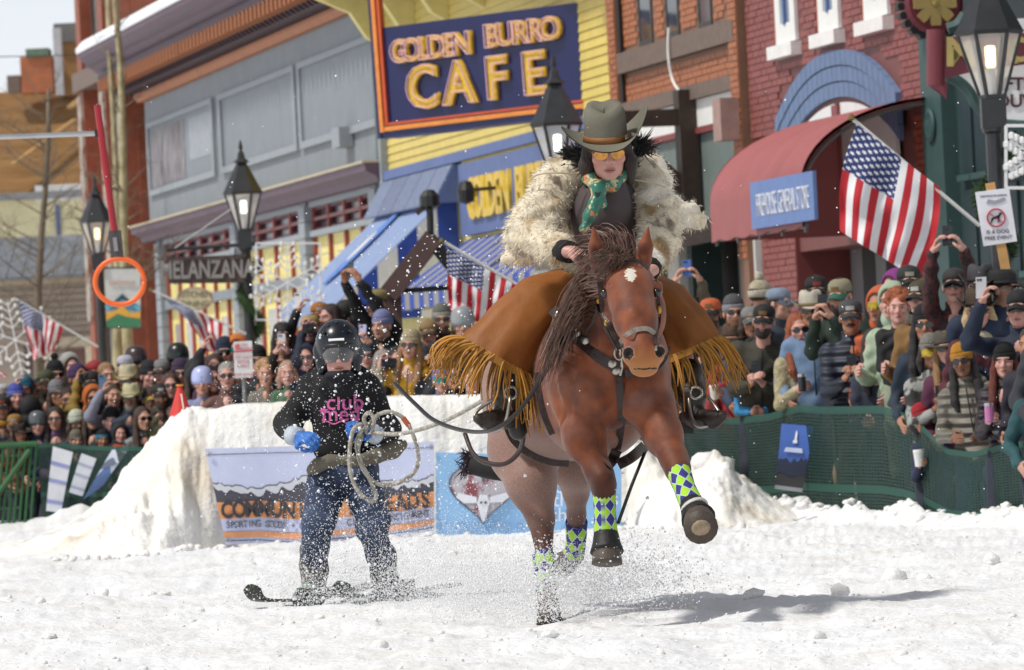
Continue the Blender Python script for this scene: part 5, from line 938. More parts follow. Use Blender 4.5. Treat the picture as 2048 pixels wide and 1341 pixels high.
def hat_parts(kind):
    out = []; d = MB()
    if kind == 'cap':
        d.lathe([(.99, .0), (1.0, .03), (.94, .058), (.74, .08), (.42, .092), (.06, .096), (0, .096)], 20, c=(0, .016, .034), sx=.088, sy=.105); out.append(('crown', d, 0)); d = MB(); rows = []
        for i in range(5):
            t = i / 4; rows.append([(math.sin(a) * .088 * (1 - .1 * t), .016 - .1 * math.cos(a) * .95 - t * .085 * math.cos(a * .7),   .044 - .036 * t - .034 * math.sin(a) ** 2) for a in np.linspace(-1.05, 1.05, 11)])
        d.grid(rows); d.grid([[(x, y, z - .006) for x, y, z in r] for r in rows]); out.append(('brim', d, 1))
    elif kind in ('beanie', 'pom'):
        d.lathe([(1.0, .05), (.98, .075), (.86, .105), (.6, .13), (.25, .142), (0, .144)], 20, c=(0, .016, .012), sx=.086, sy=.102); out.append(('crown', d, 0)); d = MB(); d.lathe([(1.0, 0.0), (1.06, .004), (1.07, .05), (1.02, .057), (.98, .05)], 20, c=(0, .016, .012), sx=.086, sy=.102); out.append(('cuff', d, 1))
        if kind == 'pom': d = MB(); d.add(ICV * .038 * (1 + .15 * np.random.default_rng(2).normal(0, 1, (len(ICV), 1))) + V(0, .016, .18), ICF); out.append(('pompom', d, 1))
    elif kind in ('cowboy', 'wide'):
        hh = .13 if kind == 'cowboy' else .11; n = 24; rows = []
        for (r, z) in ((1.0, 0), (.99, .04), (.95, .08), (.88, hh - .015), (.7, hh), (.35, hh - .012), (.02, hh - .025)):
            rows.append([(.092 * r * math.cos(a) * (1 - .18 * (z / hh) * (math.sin(a) < -.3)), .016 + .11 * r * math.sin(a), .03 + z - (.022 * math.exp(-(math.cos(a) * r / .22) ** 2) if z > .08 else 0)) for a in np.linspace(0, 6.2832, n + 1)[:-1]])
        d.grid(rows, wrap=True); out.append(('crown', d, 0)); d = MB(); d.lathe([(1.02, .004), (1.025, .03), (1.0, .03)], 24, c=(0, .016, .03), sx=.092, sy=.11); out.append(('hat_band', d, 1)); d = MB(); rows = []
        for t in np.linspace(0, 1, 7):
            up = (.075 if kind == 'cowboy' else .012)
            rows.append([((.088 + .085 * t * (1 if kind == 'cowboy' else 1.0) * (1 - (.28 * t if kind == 'cowboy' else 0))) * math.cos(a), .016 + (.106 + .085 * t) * math.sin(a), .032 + up * (abs(math.cos(a)) ** 2.2) * t ** 1.6 - .018 * t * abs(math.sin(a)) ** 2) for a in np.linspace(0, 6.2832, n + 1)[:-1]])
        d.grid(rows, wrap=True); d.grid([[(x, y, z - .006) for x, y, z in r] for r in rows], wrap=True); out.append(('brim', d, 0))
    elif kind == 'helmet':
        d.lathe([(1.0, -.02), (1.05, .02), (1.04, .06), (.95, .105), (.72, .14), (.4, .158), (0, .163)], 22, c=(0, .02, .015), sx=.105, sy=.125); out.append(('shell', d, 0)); d = MB(); d.grid([[(math.sin(a) * .088, .02 - .13 * math.cos(a) + .0, z) for a in np.linspace(-1.2, 1.2, 11)] for z in (.022, .034, .06, .072)]); out.append(('goggles', d, 1))
    elif kind == 'goggles': d.grid([[(math.sin(a) * .085, .01 - .112 * math.cos(a) - .01 * math.sin((z + .03) * 50), z) for a in np.linspace(-1.3, 1.3, 13)] for z in (-.028, -.01, .012, .03)]); out.append(('lens', d, 0))
    elif kind == 'shades':
        for sx in (-1, 1):
            pts = [(sx * (.0345 + .0285 * math.cos(a) * (1.0)), -.103 + .18 * ((.0345 + .0285 * math.cos(a)) - .02) ** 1 * .6, .0 + .0215 * math.sin(a) * (1 - .12 * math.cos(a))) for a in np.linspace(0, 6.2832, 15)[:-1]]; d.poly(pts, (0, -1, 0), .005)
            d.bar((sx * .06, -.088, .008), (sx * .08, .01, .006), .004, .008)
        d.bar((-.01, -.104, .008), (.01, -.104, .008), .006); out.append(('lens', d, 0))
    return [(n_, m_.mesh(n_, None, smooth=kind != 'shades'), i) for n_, m_, i in out]
HATS = {k_: hat_parts(k_) for k_ in ('cap', 'beanie', 'pom', 'cowboy', 'wide', 'helmet', 'shades', 'goggles')}
def cloth(col, kind='cloth'):
    n = 'garment_%s_%s' % (kind, col.strip('#'))
    if n in MATS: return MATS[n]
    if isinstance(col, str): col = tuple(v * .62 for v in lin(col))
    if kind == 'puffer':
        m = mat(n, col, rough=.55, var=.15, scale=4); x = NX(m); wv = x.N.new('ShaderNodeTexWave'); wv.bands_direction = 'Z'; wv.inputs['Scale'].default_value = 4.2; wv.inputs['Distortion'].default_value = 1.2; wv.inputs['Detail'].default_value = 2; x.L.new(x.coord(), wv.inputs['Vector']); bp = x.N.new('ShaderNodeBump'); bp.inputs['Strength'].default_value = .8; bp.inputs['Distance'].default_value = .035; x.L.new(wv.outputs['Fac'], bp.inputs['Height']); x.L.new(bp.outputs[0], x.N['Principled BSDF'].inputs['Normal']); return m
    if kind == 'fur': return mat(n, col, rough=.9, var=.35, scale=16, bump=1, bscale=45)
    if kind == 'knit': return mat(n, col, rough=.9, var=.2, scale=30, bump=.5, bscale=120)
    if kind == 'camo': return mat(n, '#8c8c88', col2='#2c2c2c', scale=9, c2=(.45, .52), rough=.8)
    if kind == 'plaid': return mat(n, '#4a1c1f', col2='#1c1517', scale=30, c2=(.45, .55), rough=.8)
    return mat(n, col, rough=.8, var=.2, scale=7, bump=.55, bscale=9)
def hairm(col): return mat('hair_' + col.strip('#'), col, rough=.55, var=.45, scale=18, stretch=(3, 3, .5), bump=.6, bscale=60)
M_SHADE = mat('dark_lens', (.012, .012, .014), rough=.12, var=0, spec=.8); M_LENST = mat('teal_mirror_lens', '#2f8c84', rough=.08, metal=.6, var=.3, scale=14); M_LENSY = mat('yellow_mirror_lens', '#b59a2c', rough=.1, metal=.5, var=.3, scale=20)
POSES = {'down': ((-.25, -.06, .86), (.25, -.06, .86), 'relax'), 'pocket': ((-.2, -.14, 1.0), (.2, -.14, 1.0), 'relax'), 'phone': ((-.075, -.36, 1.47), (.075, -.36, 1.47), 'phone'), 'phonelow': ((-.07, -.34, 1.2), (.07, -.34, 1.2), 'phone'), 'phonehigh': ((-.11, -.26, 1.9), (.11, -.26, 1.9), 'phone'), 'cup': ((-.12, -.32, 1.2), (.22, -.16, .98), 'grip'), 'cupr': ((-.22, -.16, .98), (.12, -.32, 1.2), 'grip'), 'fold': ((-.06, -.27, 1.08), (.06, -.29, 1.08), 'relax'), 'oneup': ((-.2, -.3, 1.68), (.22, -.1, .92), 'phone'), 'rail': ((-.14, -.24, 1.08), (.12, -.26, 1.06), 'relax'), 'hold': ((-.16, -.3, 1.15), (.12, -.3, 1.0), 'relax'), 'cam': ((-.07, -.2, 1.6), (.07, -.2, 1.57), 'grip')}
def unit(v): return v / (np.linalg.norm(v) + 1e-9)
def ik(a, t, l1, l2, pole):
    d = t - a; L = min(np.linalg.norm(d), (l1 + l2) * .999); u = unit(d); t = a + u * L; c = (l1 * l1 - l2 * l2 + L * L) / (2 * L); h = math.sqrt(max(l1 * l1 - c * c, 0)); p = unit(pole - u * (pole @ u)); return a + u * c + p * h, t
def xf(mesh, R, t, s=1.0): return (mesh[0] * s) @ R.T + t
def vnormals(v, F):
    n = np.zeros_like(v); a, b_, c = v[F[:, 0]], v[F[:, 1]], v[F[:, 2]]; fn = np.cross(b_ - a, c - a)
    for i in range(F.shape[1]): np.add.at(n, F[:, i], fn)
    return n / (np.linalg.norm(n, axis=1)[:, None] + 1e-12)
def wrinkle(v, F, amp, f=1.0):                                     # cloth folds pushed along the normals
    ph = RNG.uniform(0, 6, 6); x, y, z = v.T
    w_ = np.sin(34 * f * (z + .35 * np.abs(x)) + 3 * np.sin(9 * x + ph[0]) + ph[1]) * np.maximum(np.sin(7 * x + 5 * z + ph[2]), -.2) + .7 * np.sin(23 * f * (x - .6 * z + .4 * y) + 2 * np.sin(11 * z + ph[3]) + ph[4]) * np.sin(6 * z - 4 * y + ph[5]); return v + vnormals(v, F) * (amp * w_)[:, None]
def person(loc, yaw, H, label, hat=None, hatc=('#222222', '#222222'), hair='short', hairc='#3a2a1e', eye='shades', jacket='#333333', jk='cloth', trousers='#2a3040', pose='pocket', skin='l', female=False, lean=.06, hyaw=0.0, hpitch=0.0, beard=None, drop=0.0, hood=None, scarf=None, child=False, roll=0.0, bulk=1.0, group='spectators along the course', glove=None, build_low=True, headscale=1.0, noskinhands=False):
    s = H / 1.75; root = empty('person', loc, yaw, label=label, cat='person', group=group); root.scale = (s, s, s)
    hip = V(0, 0, .92 - drop); Rt = rotx(lean) @ roty(roll)       # torso bends forward (towards -y)
    T = lambda p: hip + Rt @ (np.asarray(p, float) - V(0, 0, .92))
    hs = (1.0 if not child else 1.28) * headscale; Rh = Rt @ rotz(hyaw) @ rotx(hpitch - lean * .8); hc = T((0, -.02, 1.635 + (.02 if child else 0)))
    body = []; hpv = []; fb = []; nb = 0
    def addp(vs_, F_, hp_=None):
        nonlocal nb; body.append(vs_); fb.append(F_ + nb); nb += len(vs_); hpv.append(hp_ if hp_ is not None else np.tile(V(9, 9, 9), (len(vs_), 1)))
    hm = HEADS[female]; addp(xf(hm, Rh, hc, hs), hm[1], hm[0])
    lt, rt, hk = POSES[pose]; sh = {}; jac = SDF(.05); bk = bulk * (.92 if female else 1.0)
    inner = SDF(.05); inner.cap(T((0, 0, .98)), T((0, 0, 1.36)), .1, .11); inner.cap(T((0, .02, 1.3)), T((0, 0, 1.5)), .06, .05)
    jac.ell(T((0, 0, 1.26)), (.172 * bk, .125 * bk, .2), R=Rt); jac.ell(T((0, -.01, 1.08)), (.165 * bk, .13 * bk, .2), R=Rt); jac.ell(T((0, 0, .93)), (.185 * bk, .145 * bk, .13), R=Rt); jac.cap(T((-.145 * bk, 0, 1.385)), T((.145 * bk, 0, 1.385)), .068); jac.cap(T((0, .02, 1.4)), T((0, .005, 1.49)), .085, .072, k=.03)
    wr = {}
    for sx, tg in ((-1, lt), (1, rt)):
        a = T((sx * .172 * bk, 0, 1.375)); e, t_ = ik(a, T(tg), .29, .26, V(sx * .3, .4, -.85)); jac.chain([a, e, t_], [.068 * bk, .057 * bk, .044], k=.03); inner.chain([a, e, t_], [.05, .04, .032]); wr[sx] = (e, t_)
        fd_ = unit(t_ - e)
        if hk == 'phone': fd_ = unit(fd_ * .55 + V(-sx * .35, -.1, .65))
        up = V(-sx, -.15, .1) if hk in ('phone', 'grip') else V(-sx, 0, 0); z_ = -unit(up - fd_ * (up @ fd_)); y_ = np.cross(z_, fd_); R_ = np.stack([fd_, y_, z_], 1)
        m_ = HANDS[hk]; v0 = m_[0].copy(); F_ = m_[1]
        if (np.cross(z_, fd_) @ V(0, -.3, 1)) < 0: v0[:, 1] *= -1; F_ = F_[:, ::-1]
        if not noskinhands: addp((v0 * (1.0 if not child else 1.1)) @ R_.T + t_ + fd_ * .03, F_)
    if build_low:
        tr = SDF(.04)
        for sx in (-1, 1):
            h_ = hip + V(sx * .09, 0, -.02); an = V(sx * .1, .02, .08); kn, an2 = ik(h_, an, .44, .43, V(sx * .1, -1, 0)); tr.chain([h_, kn, an], [.1, .075, .062]); inner.chain([h_, kn, an], [.06, .05, .035]); tr.cap(an, an + V(sx * .02, -.12, -.035), .05, .045)
        tr.ell(hip, (.16, .12, .12)); v_, f_ = tr.mesh(.04); link(bpy.data.objects.new('trousers', np_mesh('trousers', v_, f_, cloth(trousers))), root)
    iv, if_ = inner.mesh(.035); addp(iv, if_)
    me = np_mesh('body', np.concatenate(body), np.concatenate(fb), SKINS[skin]); vattr(me, 'hp', np.concatenate(hpv)); link(bpy.data.objects.new('body', me), root)
    v_, f_ = jac.mesh(.0165); v_ = wrinkle(v_, f_, .0095 if jk != 'puffer' else .005, 1.7); jk_o = link(bpy.data.objects.new('jacket', np_mesh('jacket', v_, f_, cloth(jacket, jk))), root)
    if jk != 'fur':
        zp = [T((.012, -(.118 + .02 * math.sin((q_ - .95) * 6)) * bk - .012, q_)) for q_ in np.linspace(.93, 1.44, 9)]; o_ = MB(); o_.tube(zp, .006, 5); o_.build('zip', mat('dark_zip', '#1a1a1c', rough=.4), root)
    col_ = MB(); col_.grid([[T((.074 * math.cos(a) * sc_, .012 + .074 * math.sin(a) * sc_, zz - .02 * (math.sin(a) < -.75))) for a in np.linspace(-1.2, 4.35, 17)] for (zz, sc_) in ((1.44, 1.12), (1.485, 1.02), (1.53, 1.06), (1.532, .96), (1.485, .92))]); col_.build('collar', cloth(jacket, jk), root, smooth=True)
    Mh = Matrix.Translation(Vector(hc)) @ Matrix([list(r) for r in Rh]).to_4x4() @ Matrix.Scale(hs, 4)
    def put(name, me_or, m_, parent=root):
        me2 = me_or.copy() if isinstance(me_or, bpy.types.Mesh) else np_mesh(name, *me_or, m_)
        if isinstance(me_or, bpy.types.Mesh): me2.materials.clear(); me2.materials.append(m_)
        o = link(bpy.data.objects.new(name, me2), parent); 
        if parent is root: o.matrix_local = Mh
        return o
    if hair: put('hair', HAIRS[hair], hairm(hairc))
    if beard: put('beard' if beard != 'stache' else 'moustache', HAIRS[beard], hairm(hairc))
    if hood: put('hood', HAIRS[hood[0]], cloth(hood[1]))
    if scarf: put('scarf', HAIRS['scarf'], cloth(scarf, 'knit'))
    if hat:
        ps = HATS[hat]; kn_ = 'knit' if hat in ('beanie', 'pom') else 'cloth'
        hm_ = [cloth(hatc[0], kn_), cloth(hatc[1], kn_)]
        if hat == 'helmet': hm_ = [mat('helmet_' + hatc[0].strip('#'), hatc[0], rough=.3), M_LENST]
        o = put('hat' if hat != 'helmet' else 'helmet', ps[0][1], hm_[ps[0][2]])
        if hat == 'cap' and hatc[0] == hatc[1]: hm_[1] = cloth('#%02x%02x%02x' % tuple(int(int(hatc[0][i:i + 2], 16) * .62) for i in (1, 3, 5)))  # one-colour caps: brim shading is put into a darker cloth colour
        for n_, m2, i_ in ps[1:]: put(n_, m2, hm_[i_], o)
        if hat == 'cap' and RNG.random() < .7: pt = MB(); pt.grid([[(math.sin(a) * .089, .016 - .1065 * math.cos(a), z) for a in np.linspace(-.36, .36, 5)] for z in (.052, .064, .082)]); pt.build('badge', cloth(random.choice(('#b9b2a2', '#8a6a3c', '#c9c9c6', '#9a3a30', '#44505c'))), o)
    if eye == 'shades': put('sunglasses', HATS['shades'][0][1], M_SHADE)
    elif eye: put('goggles', HATS['goggles'][0][1], {'teal': M_LENST, 'yellow': M_LENSY, 'dark': M_SHADE}[eye])
    M = root.matrix_basis.copy(); Mw = Matrix.Translation(Vector(loc)) @ Matrix.Rotation(yaw, 4, 'Z') @ Matrix.Scale(s, 4)
    return root, Mw, wr, hc
def held(kind, at, yaw, label, col='#15161a', tilt=0.0):
    o = MB()
    if kind == 'phone':
        o.box(-.0375, .0375, -.005, .005, -.075, .075); r_ = o.build('phone', mat('phone_' + col.strip('#'), col, rough=.25, var=.1), label=label, cat='phone'); [MB().lathe([(.009, .004), (.009, .008), (0, .009)], 8, c=(0, 0, 0)).build('camera_lens', M_SHADE, r_) for _ in range(2)]
        for c_, dx in zip(r_.children, (-.022, -.002)): c_.location = (dx, -.002, .055); c_.rotation_euler = (math.pi / 2, 0, 0)
    elif kind == 'camera':
        o.box(-.07, .07, -.03, .03, -.045, .045); r_ = o.build('camera', BLK, label=label, cat='camera'); c_ = MB().lathe([(.036, 0), (.036, .06), (.03, .06), (.028, .05), (0, .05)], 14).build('lens', BLK, r_); c_.rotation_euler = (math.pi / 2, 0, 0); c_.location = (0, -.03, 0)
    else:
        rr_, hh = (.04, .11) if kind == 'cup' else (.033, .125); o.lathe([(rr_ * .75, 0), (rr_, hh), (rr_ * .9, hh + .008), (0, hh + .008)], 14) if kind == 'cup' else o.lathe([(.028, 0), (rr_, .01), (rr_, hh - .012), (.027, hh), (0, hh)], 14)
        r_ = o.build('coffee_cup' if kind == 'cup' else 'drink_can', mat('vessel_' + col.strip('#'), col, rough=.35, var=.1), label=label, cat='cup' if kind == 'cup' else 'can'); MB().lathe([(rr_ * 1.03, hh - .01), (rr_ * 1.03, hh + .012), (0, hh + .014)], 14).build('lid', WHT if kind == 'cup' else STL, r_)
    r_.location = at; r_.rotation_euler = (tilt, 0, yaw); return r_
def crowd(px, py, row, who, ph=None, phc='#15161a', d=None, **k):
    d = float(fence_d(px)) + .55 + row * .55 if d is None else d; e = P(px, py, d); eye_z = e[2]; gz = float(walk_z(d - float(fence_d(px)))); yaw = k.pop('yaw', 0.0); child = k.get('child', False)
    Hh = (eye_z - gz) / .934 / (.955 if k.get('lean', .06) > .2 else 1.0); drop = 0.0; s0 = k.pop('tall', 1.72)
    if child: Hh = min(max(Hh, .75), 1.35); gz = eye_z - Hh * .934
    elif Hh > 1.9: gz = eye_z - 1.86 * .934; Hh = 1.86
    elif Hh < 1.56:
        drop = min((s0 - Hh) / s0 * 1.75, .62); Hh = s0; gz = eye_z - Hh / 1.75 * (1.635 - drop)
    ln = k.get('lean', .06); back = math.sin(ln) * .72 * Hh / 1.75; lat = math.sin(k.get('roll', 0)) * .72 * Hh / 1.75
    loc = V(e[0] - math.sin(yaw) * back - lat * math.cos(yaw), e[1] + math.cos(yaw) * back, gz); 
    if not child: loc[2] = eye_z - (Hh / 1.75) * (.92 - drop + .715 * math.cos(ln))
    root, Mw, wr, hc = person(tuple(loc), yaw, Hh, who, drop=drop, **k)
    if ph:
        kind = ph; pose = k.get('pose')
        if kind in ('cup', 'can'): w_ = wr[-1 if pose == 'cup' else 1]; p_ = Mw @ Vector(w_[1] + unit(w_[1] - w_[0]) * .09 + V(0, -.03, -.03)); held(kind, p_, yaw, ('cup' if kind == 'cup' else 'drink can') + ' in the hand of the ' + who, phc)
        else:
            if pose == 'oneup': p_ = Mw @ Vector(wr[-1][1] + V(.02, -.03, .12))
            elif kind == 'camera': p_ = Mw @ Vector((wr[-1][1] + wr[1][1]) / 2 + V(0, -.06, .06))
            else: p_ = Mw @ Vector((wr[-1][1] + wr[1][1]) / 2 + V(0, -.02, .13))
            held(kind, p_, yaw, kind + ' held by the ' + who, phc, tilt=-.15)
    return root
# ------------------------------------------------------------------ the crowd by the red and green shops
C = crowd
C(1376, 622, 2, 'man in dark green cap raising a blue phone', hat='cap', hatc=('#26302a', '#26302a'), pose='phonehigh', jacket='#6b604e', ph='phone', phc='#4a6ab0', eye=None, beard='beard')
C(1422, 628, 1.5, 'bearded man in orange and white trucker cap', hat='cap', hatc=('#d9683a', '#2a2624'), beard='beard', hairc='#3b281c', jacket='#9a8c7c', skin='m', yaw=-.2)
C(1467, 626, 1.7, 'bearded man in two-tone grey beanie', hat='beanie', hatc=('#5c5c60', '#9698a0'), beard='beard', hairc='#7a5236', jacket='#20232e', yaw=.1)
C(1408, 668, .8, 'woman in charcoal knit hat with red mitten', hat='beanie', hatc=('#505054', '#505054'), jacket='#4a2030', hair='long', female=True, yaw=-.3, skin='p')
C(1468, 682, .3, 'woman in brown felt hat and red coat', hat='wide', hatc=('#5a3d28', '#3a2a20'), hair='bob', hairc='#6a4c34', female=True, jacket='#b02a30', trousers='#22222a', pose='cup', ph='cup', phc='#c9c4bc', skin='m', yaw=-.25)
C(1504, 645, 1.2, 'woman in pale grey cap behind the olive coat', hat='cap', hatc=('#8d8d8a', '#6c6c6a'), female=True, hair='bob', jacket='#3a4a66', skin='m')
C(1520, 598, 2.6, 'person in cream bobble hat', hat='pom', hatc=('#c9bea4', '#d8d0bc'), jacket='#55504a', eye=None, yaw=2.4)
C(1556, 608, 2.3, 'man in pale blue cap turned away', hat='cap', hatc=('#8f9fb6', '#8f9fb6'), jacket='#394050', eye='shades', yaw=.9)
C(1528, 640, .25, 'big man in black cap with orange patch and olive coat', hat='cap', hatc=('#1d1c1d', '#1a1a1a'), beard='beard', hairc='#2a1f18', jacket='#3f3c30', pose='phonelow', ph='phone', skin='p', lean=.28, yaw=-.2, bulk=1.22, roll=.1)
C(1506, 716, -.1, 'child in bright blue jacket with black muff', hat='beanie', hatc=('#1c1d22', '#1c1d22'), hair='long', child=True, jacket='#3a9ad6', trousers='#1e2a52', pose='fold', female=True, eye=None)
C(1597, 660, .35, 'red haired woman in cream fleece', hair='long', hairc='#8a4526', female=True, jacket='#c9bd98', jk='fur', pose='cup', ph='can', phc='#26262a', skin='p', yaw=.1, roll=-.08)
C(1622, 622, .9, 'man in white cowboy hat and denim shirt', hat='cowboy', hatc=('#d9d2c0', '#8c7c60'), beard='stache', jacket='#7f9cc0', hairc='#5a3f2a', skin='m', yaw=-.1, trousers='#2c3340')
C(1633, 585, 2.6, 'man in black cap with cream patch at the back', hat='cap', hatc=('#1a1a1c', '#1a1a1c'), jacket='#2c3038', skin='m')
C(1682, 592, 1.6, 'tall bearded man in tan cap with green peak', hat='cap', hatc=('#a39c7e', '#2f6a5c'), beard='beard', hairc='#2c1f18', jacket='#1f3428', pose='phone', ph='phone', eye=None, yaw=-.45, hpitch=.15)
C(1702, 634, .45, 'man in grey cap and navy puffer jacket', hat='cap', hatc=('#4c4d52', '#3c3d42'), beard='stache', hairc='#2a1f18', jacket='#232c40', jk='puffer', trousers='#7a6a52', pose='phonelow', ph='phone', skin='m', yaw=-.1, lean=.12, bulk=1.05)
C(1749, 690, .5, 'bareheaded dark haired woman in navy coat', hair='long', hairc='#2a1a16', female=True, eye=None, jacket='#31364a', skin='p', yaw=-.2, roll=-.1, pose='rail')
C(1762, 612, 1.7, 'child in orange hood with orange goggles', hood=('hood', '#d9693c'), eye='yellow', jacket='#d9693c', skin='m', yaw=-.6, tall=1.4)
C(1786, 604, 1.2, 'woman in mint green hood carrying a toddler', hood=('hood', '#b9ccb0'), female=True, jacket='#b9ccb0', eye=None, yaw=-.5, skin='p', pose='hold')
C(1797, 620, .55, 'toddler with curly ginger hair in black coat', hair='curly', hairc='#8f4a26', child=True, eye=None, jacket='#17171b', trousers='#9aa48c', skin='p', yaw=-.1, pose='fold')
C(1793, 578, 2.5, 'person in purple hood', hood=('hood', '#92308c'), female=True, jacket='#92308c', eye=None, yaw=-.8)
C(1818, 567, 2.2, 'man in dark cap and mirrored sunglasses below the big flag', hat='cap', hatc=('#2e3230', '#2e3230'), jacket='#26282c', skin='p')
C(1845, 596, 1.25, 'man in olive cap and tan work jacket', hat='cap', hatc=('#4d4a2c', '#4d4a2c'), jacket='#8f6a36', hairc='#6a4a30', yaw=-.6, pose='hold', skin='p', trousers='#34507a')
C(1852, 650, .7, 'woman in black knit beanie with long black hair', hat='beanie', hatc=('#17171c', '#17171c'), hair='long', hairc='#171214', female=True, jacket='#26364a', skin='m', yaw=-.15)
C(1910, 573, 1.7, 'man in grey cap and plaid shirt holding a phone overhead', hat='cap', hatc=('#3b3a3c', '#2b2a2c'), jacket='#4a1c1f', jk='plaid', pose='phonehigh', ph='phone', phc='#2a2c30', skin='p', yaw=-.2, hpitch=-.1)
C(1962, 574, 1.45, 'man in charcoal cowboy hat and navy jacket', hat='cowboy', hatc=('#48464a', '#2c2a2c'), jacket='#22304c', skin='p', hairc='#5a4030', yaw=-.1)
C(2003, 580, 2.1, 'person in black hat behind the charcoal cowboy hat', hat='wide', hatc=('#1c1a1c', '#1c1a1c'), jacket='#2a3a58', yaw=1.0)
C(1958, 622, .95, 'blonde woman in brown cowboy hat and maroon coat', hat='cowboy', hatc=('#4f3a2a', '#33261c'), hair='bob', hairc='#b8a078', female=True, jacket='#5a1c2c', scarf='#cfc3a4', skin='p', yaw=-.1)
C(1894, 696, .3, 'woman in wide grey-brown hat and plum jacket', hat='wide', hatc=('#5a5148', '#463e38'), hair='long', hairc='#86643f', female=True, jacket='#5f2745', trousers='#3d5a80', skin='l', yaw=-.15, roll=-.1)
C(1862, 706, .05, 'woman in grey beanie with yellow goggles and camouflage coat', hat='beanie', hatc=('#8a857c', '#8a857c'), eye='yellow', hair='bob', hairc='#241a18', female=True, jacket='#8c8c88', jk='camo', pose='phonelow', ph='phone', phc='#3a3c40', skin='d', yaw=.1)
C(1926, 722, -.12, 'woman in mustard beanie and grey puffer jacket', hat='beanie', hatc=('#c58a24', '#c58a24'), hair='long', hairc='#1c1618', female=True, jacket='#8a8478', jk='puffer', trousers='#4a6c9c', skin='d', yaw=-.25, roll=-.12, bulk=1.12, hood=('hoodback', '#8a8478'), pose='rail')
C(2010, 724, -.12, 'red haired woman in sparkly black beanie', hat='beanie', hatc=('#141214', '#141214'), hair='long', hairc='#5e2416', female=True, eye=None, jacket='#2e1f2c', jk='puffer', pose='cup', ph='can', phc='#b06a9c', skin='p', yaw=-.2)
C(2040, 618, .8, 'man in black cap with yellow badge holding a patterned phone', hat='cap', hatc=('#1a1b20', '#1a1b20'), jacket='#1f2c46', pose='oneup', ph='phone', phc='#a8a8ac', skin='p', yaw=-.3)
C(2062, 690, .5, 'person in dark coat beside the sparkly beanie', hair='short', jacket='#2c2a38', eye=None, skin='m', yaw=-.5)
C(1850, 838, -.5, 'child in red patterned knit hat', hat='beanie', hatc=('#b02230', '#b02230'), child=True, hair='bob', hairc='#2a1c16', eye=None, jacket='#1f2a4e', pose='cup', ph='cup', phc='#d4d4d2', skin='m', yaw=-.4, roll=-.3)
C(2110, 640, .6, 'man in dark beanie past the sparkly beanie', hat='beanie', hatc=('#2a2c34', '#2a2c34'), jacket='#3a3c44', skin='m'); C(2085, 742, 0, 'woman in teal coat past the sparkly beanie', hair='long', female=True, jacket='#2a5a60', hat='beanie', hatc=('#40505a', '#40505a'))
# ------------------------------------------------------------------ behind the jump, between skier and rider
C(822, 690, .2, 'woman in cream beanie and mustard hooded jacket', hat='beanie', hatc=('#bfae8c', '#bfae8c'), hair='long', hairc='#8c6a48', female=True, jacket='#e6ac28', hood=('hoodback', '#e6ac28'), skin='l', yaw=-.25, roll=.1)
C(884, 640, 1.4, 'man in grey striped beanie', hat='beanie', hatc=('#77776f', '#a5a59c'), jacket='#24272c', skin='l', beard='beard', hairc='#4a3426')
C(858, 668, 1.0, 'woman in tan cap behind the mustard jacket', hat='cap', hatc=('#a08458', '#a08458'), female=True, jacket='#2f3038', eye=None, skin='p')
C(757, 606, 1.6, 'person in blue cap and black jacket with raised phone', hat='cap', hatc=('#9c8a56', '#2b4fa4'), jacket='#15151a', pose='phonehigh', ph='phone', phc='#35444a', yaw=-.9, skin='m', lean=.18)
C(766, 652, 1.2, 'person in lavender hat with lilac phone', hat='beanie', hatc=('#8b90bf', '#8b90bf'), jacket='#1c1c20', pose='phone', ph='phone', phc='#a8a6c4', yaw=-.5, eye=None)
C(767, 728, .0, 'grey haired woman in cream coat with camera', hair='bob', hairc='#8a827c', female=True, jacket='#a89c80', pose='cam', ph='camera', eye=None, skin='p', yaw=.2)
C(733, 712, .3, 'person in blue-grey beanie beside the skier', hat='beanie', hatc=('#55606e', '#55606e'), jacket='#3c3440', skin='p'); C(795, 722, .2, 'woman with dark hair and visor behind the kiosk post', hair='long', female=True, jacket='#33272a', hairc='#241a18', skin='p')
C(908, 752, .0, 'bareheaded man in sunglasses low behind the snow jump', jacket='#26262c', hairc='#2c2420', skin='l', beard='stache'); C(884, 764, -.2, 'child in lavender hat low behind the snow jump', hat='beanie', hatc=('#8f8fce', '#8f8fce'), eye='teal', jacket='#8f8fce', child=True, skin='l'); C(944, 764, -.1, 'fair child peeping over the snow jump', jacket='#8a9a98', child=True, hairc='#b89a70', eye=None, skin='p')
C(975, 758, .1, 'boy in red coat peeping over the snow jump', jacket='#8a2a30', child=True, eye=None); C(926, 652, 1.0, 'person in grey helmet below the flag', hat='helmet', hatc=('#8a8c90', '#222222'), jacket='#2c3558', eye=None); C(935, 700, .6, 'man in dark beanie beside the leather fringe', hat='beanie', hatc=('#22242a', '#22242a'), jacket='#2a2c30', beard='beard'); C(875, 712, .6, 'man in black cap behind the mustard hood', hat='cap', hatc=('#202024', '#202024'), jacket='#30303a'); C(700, 690, 1.2, 'man in black cap and navy coat behind the helmet', hat='cap', hatc=('#16161a', '#16161a'), jacket='#1e2436')
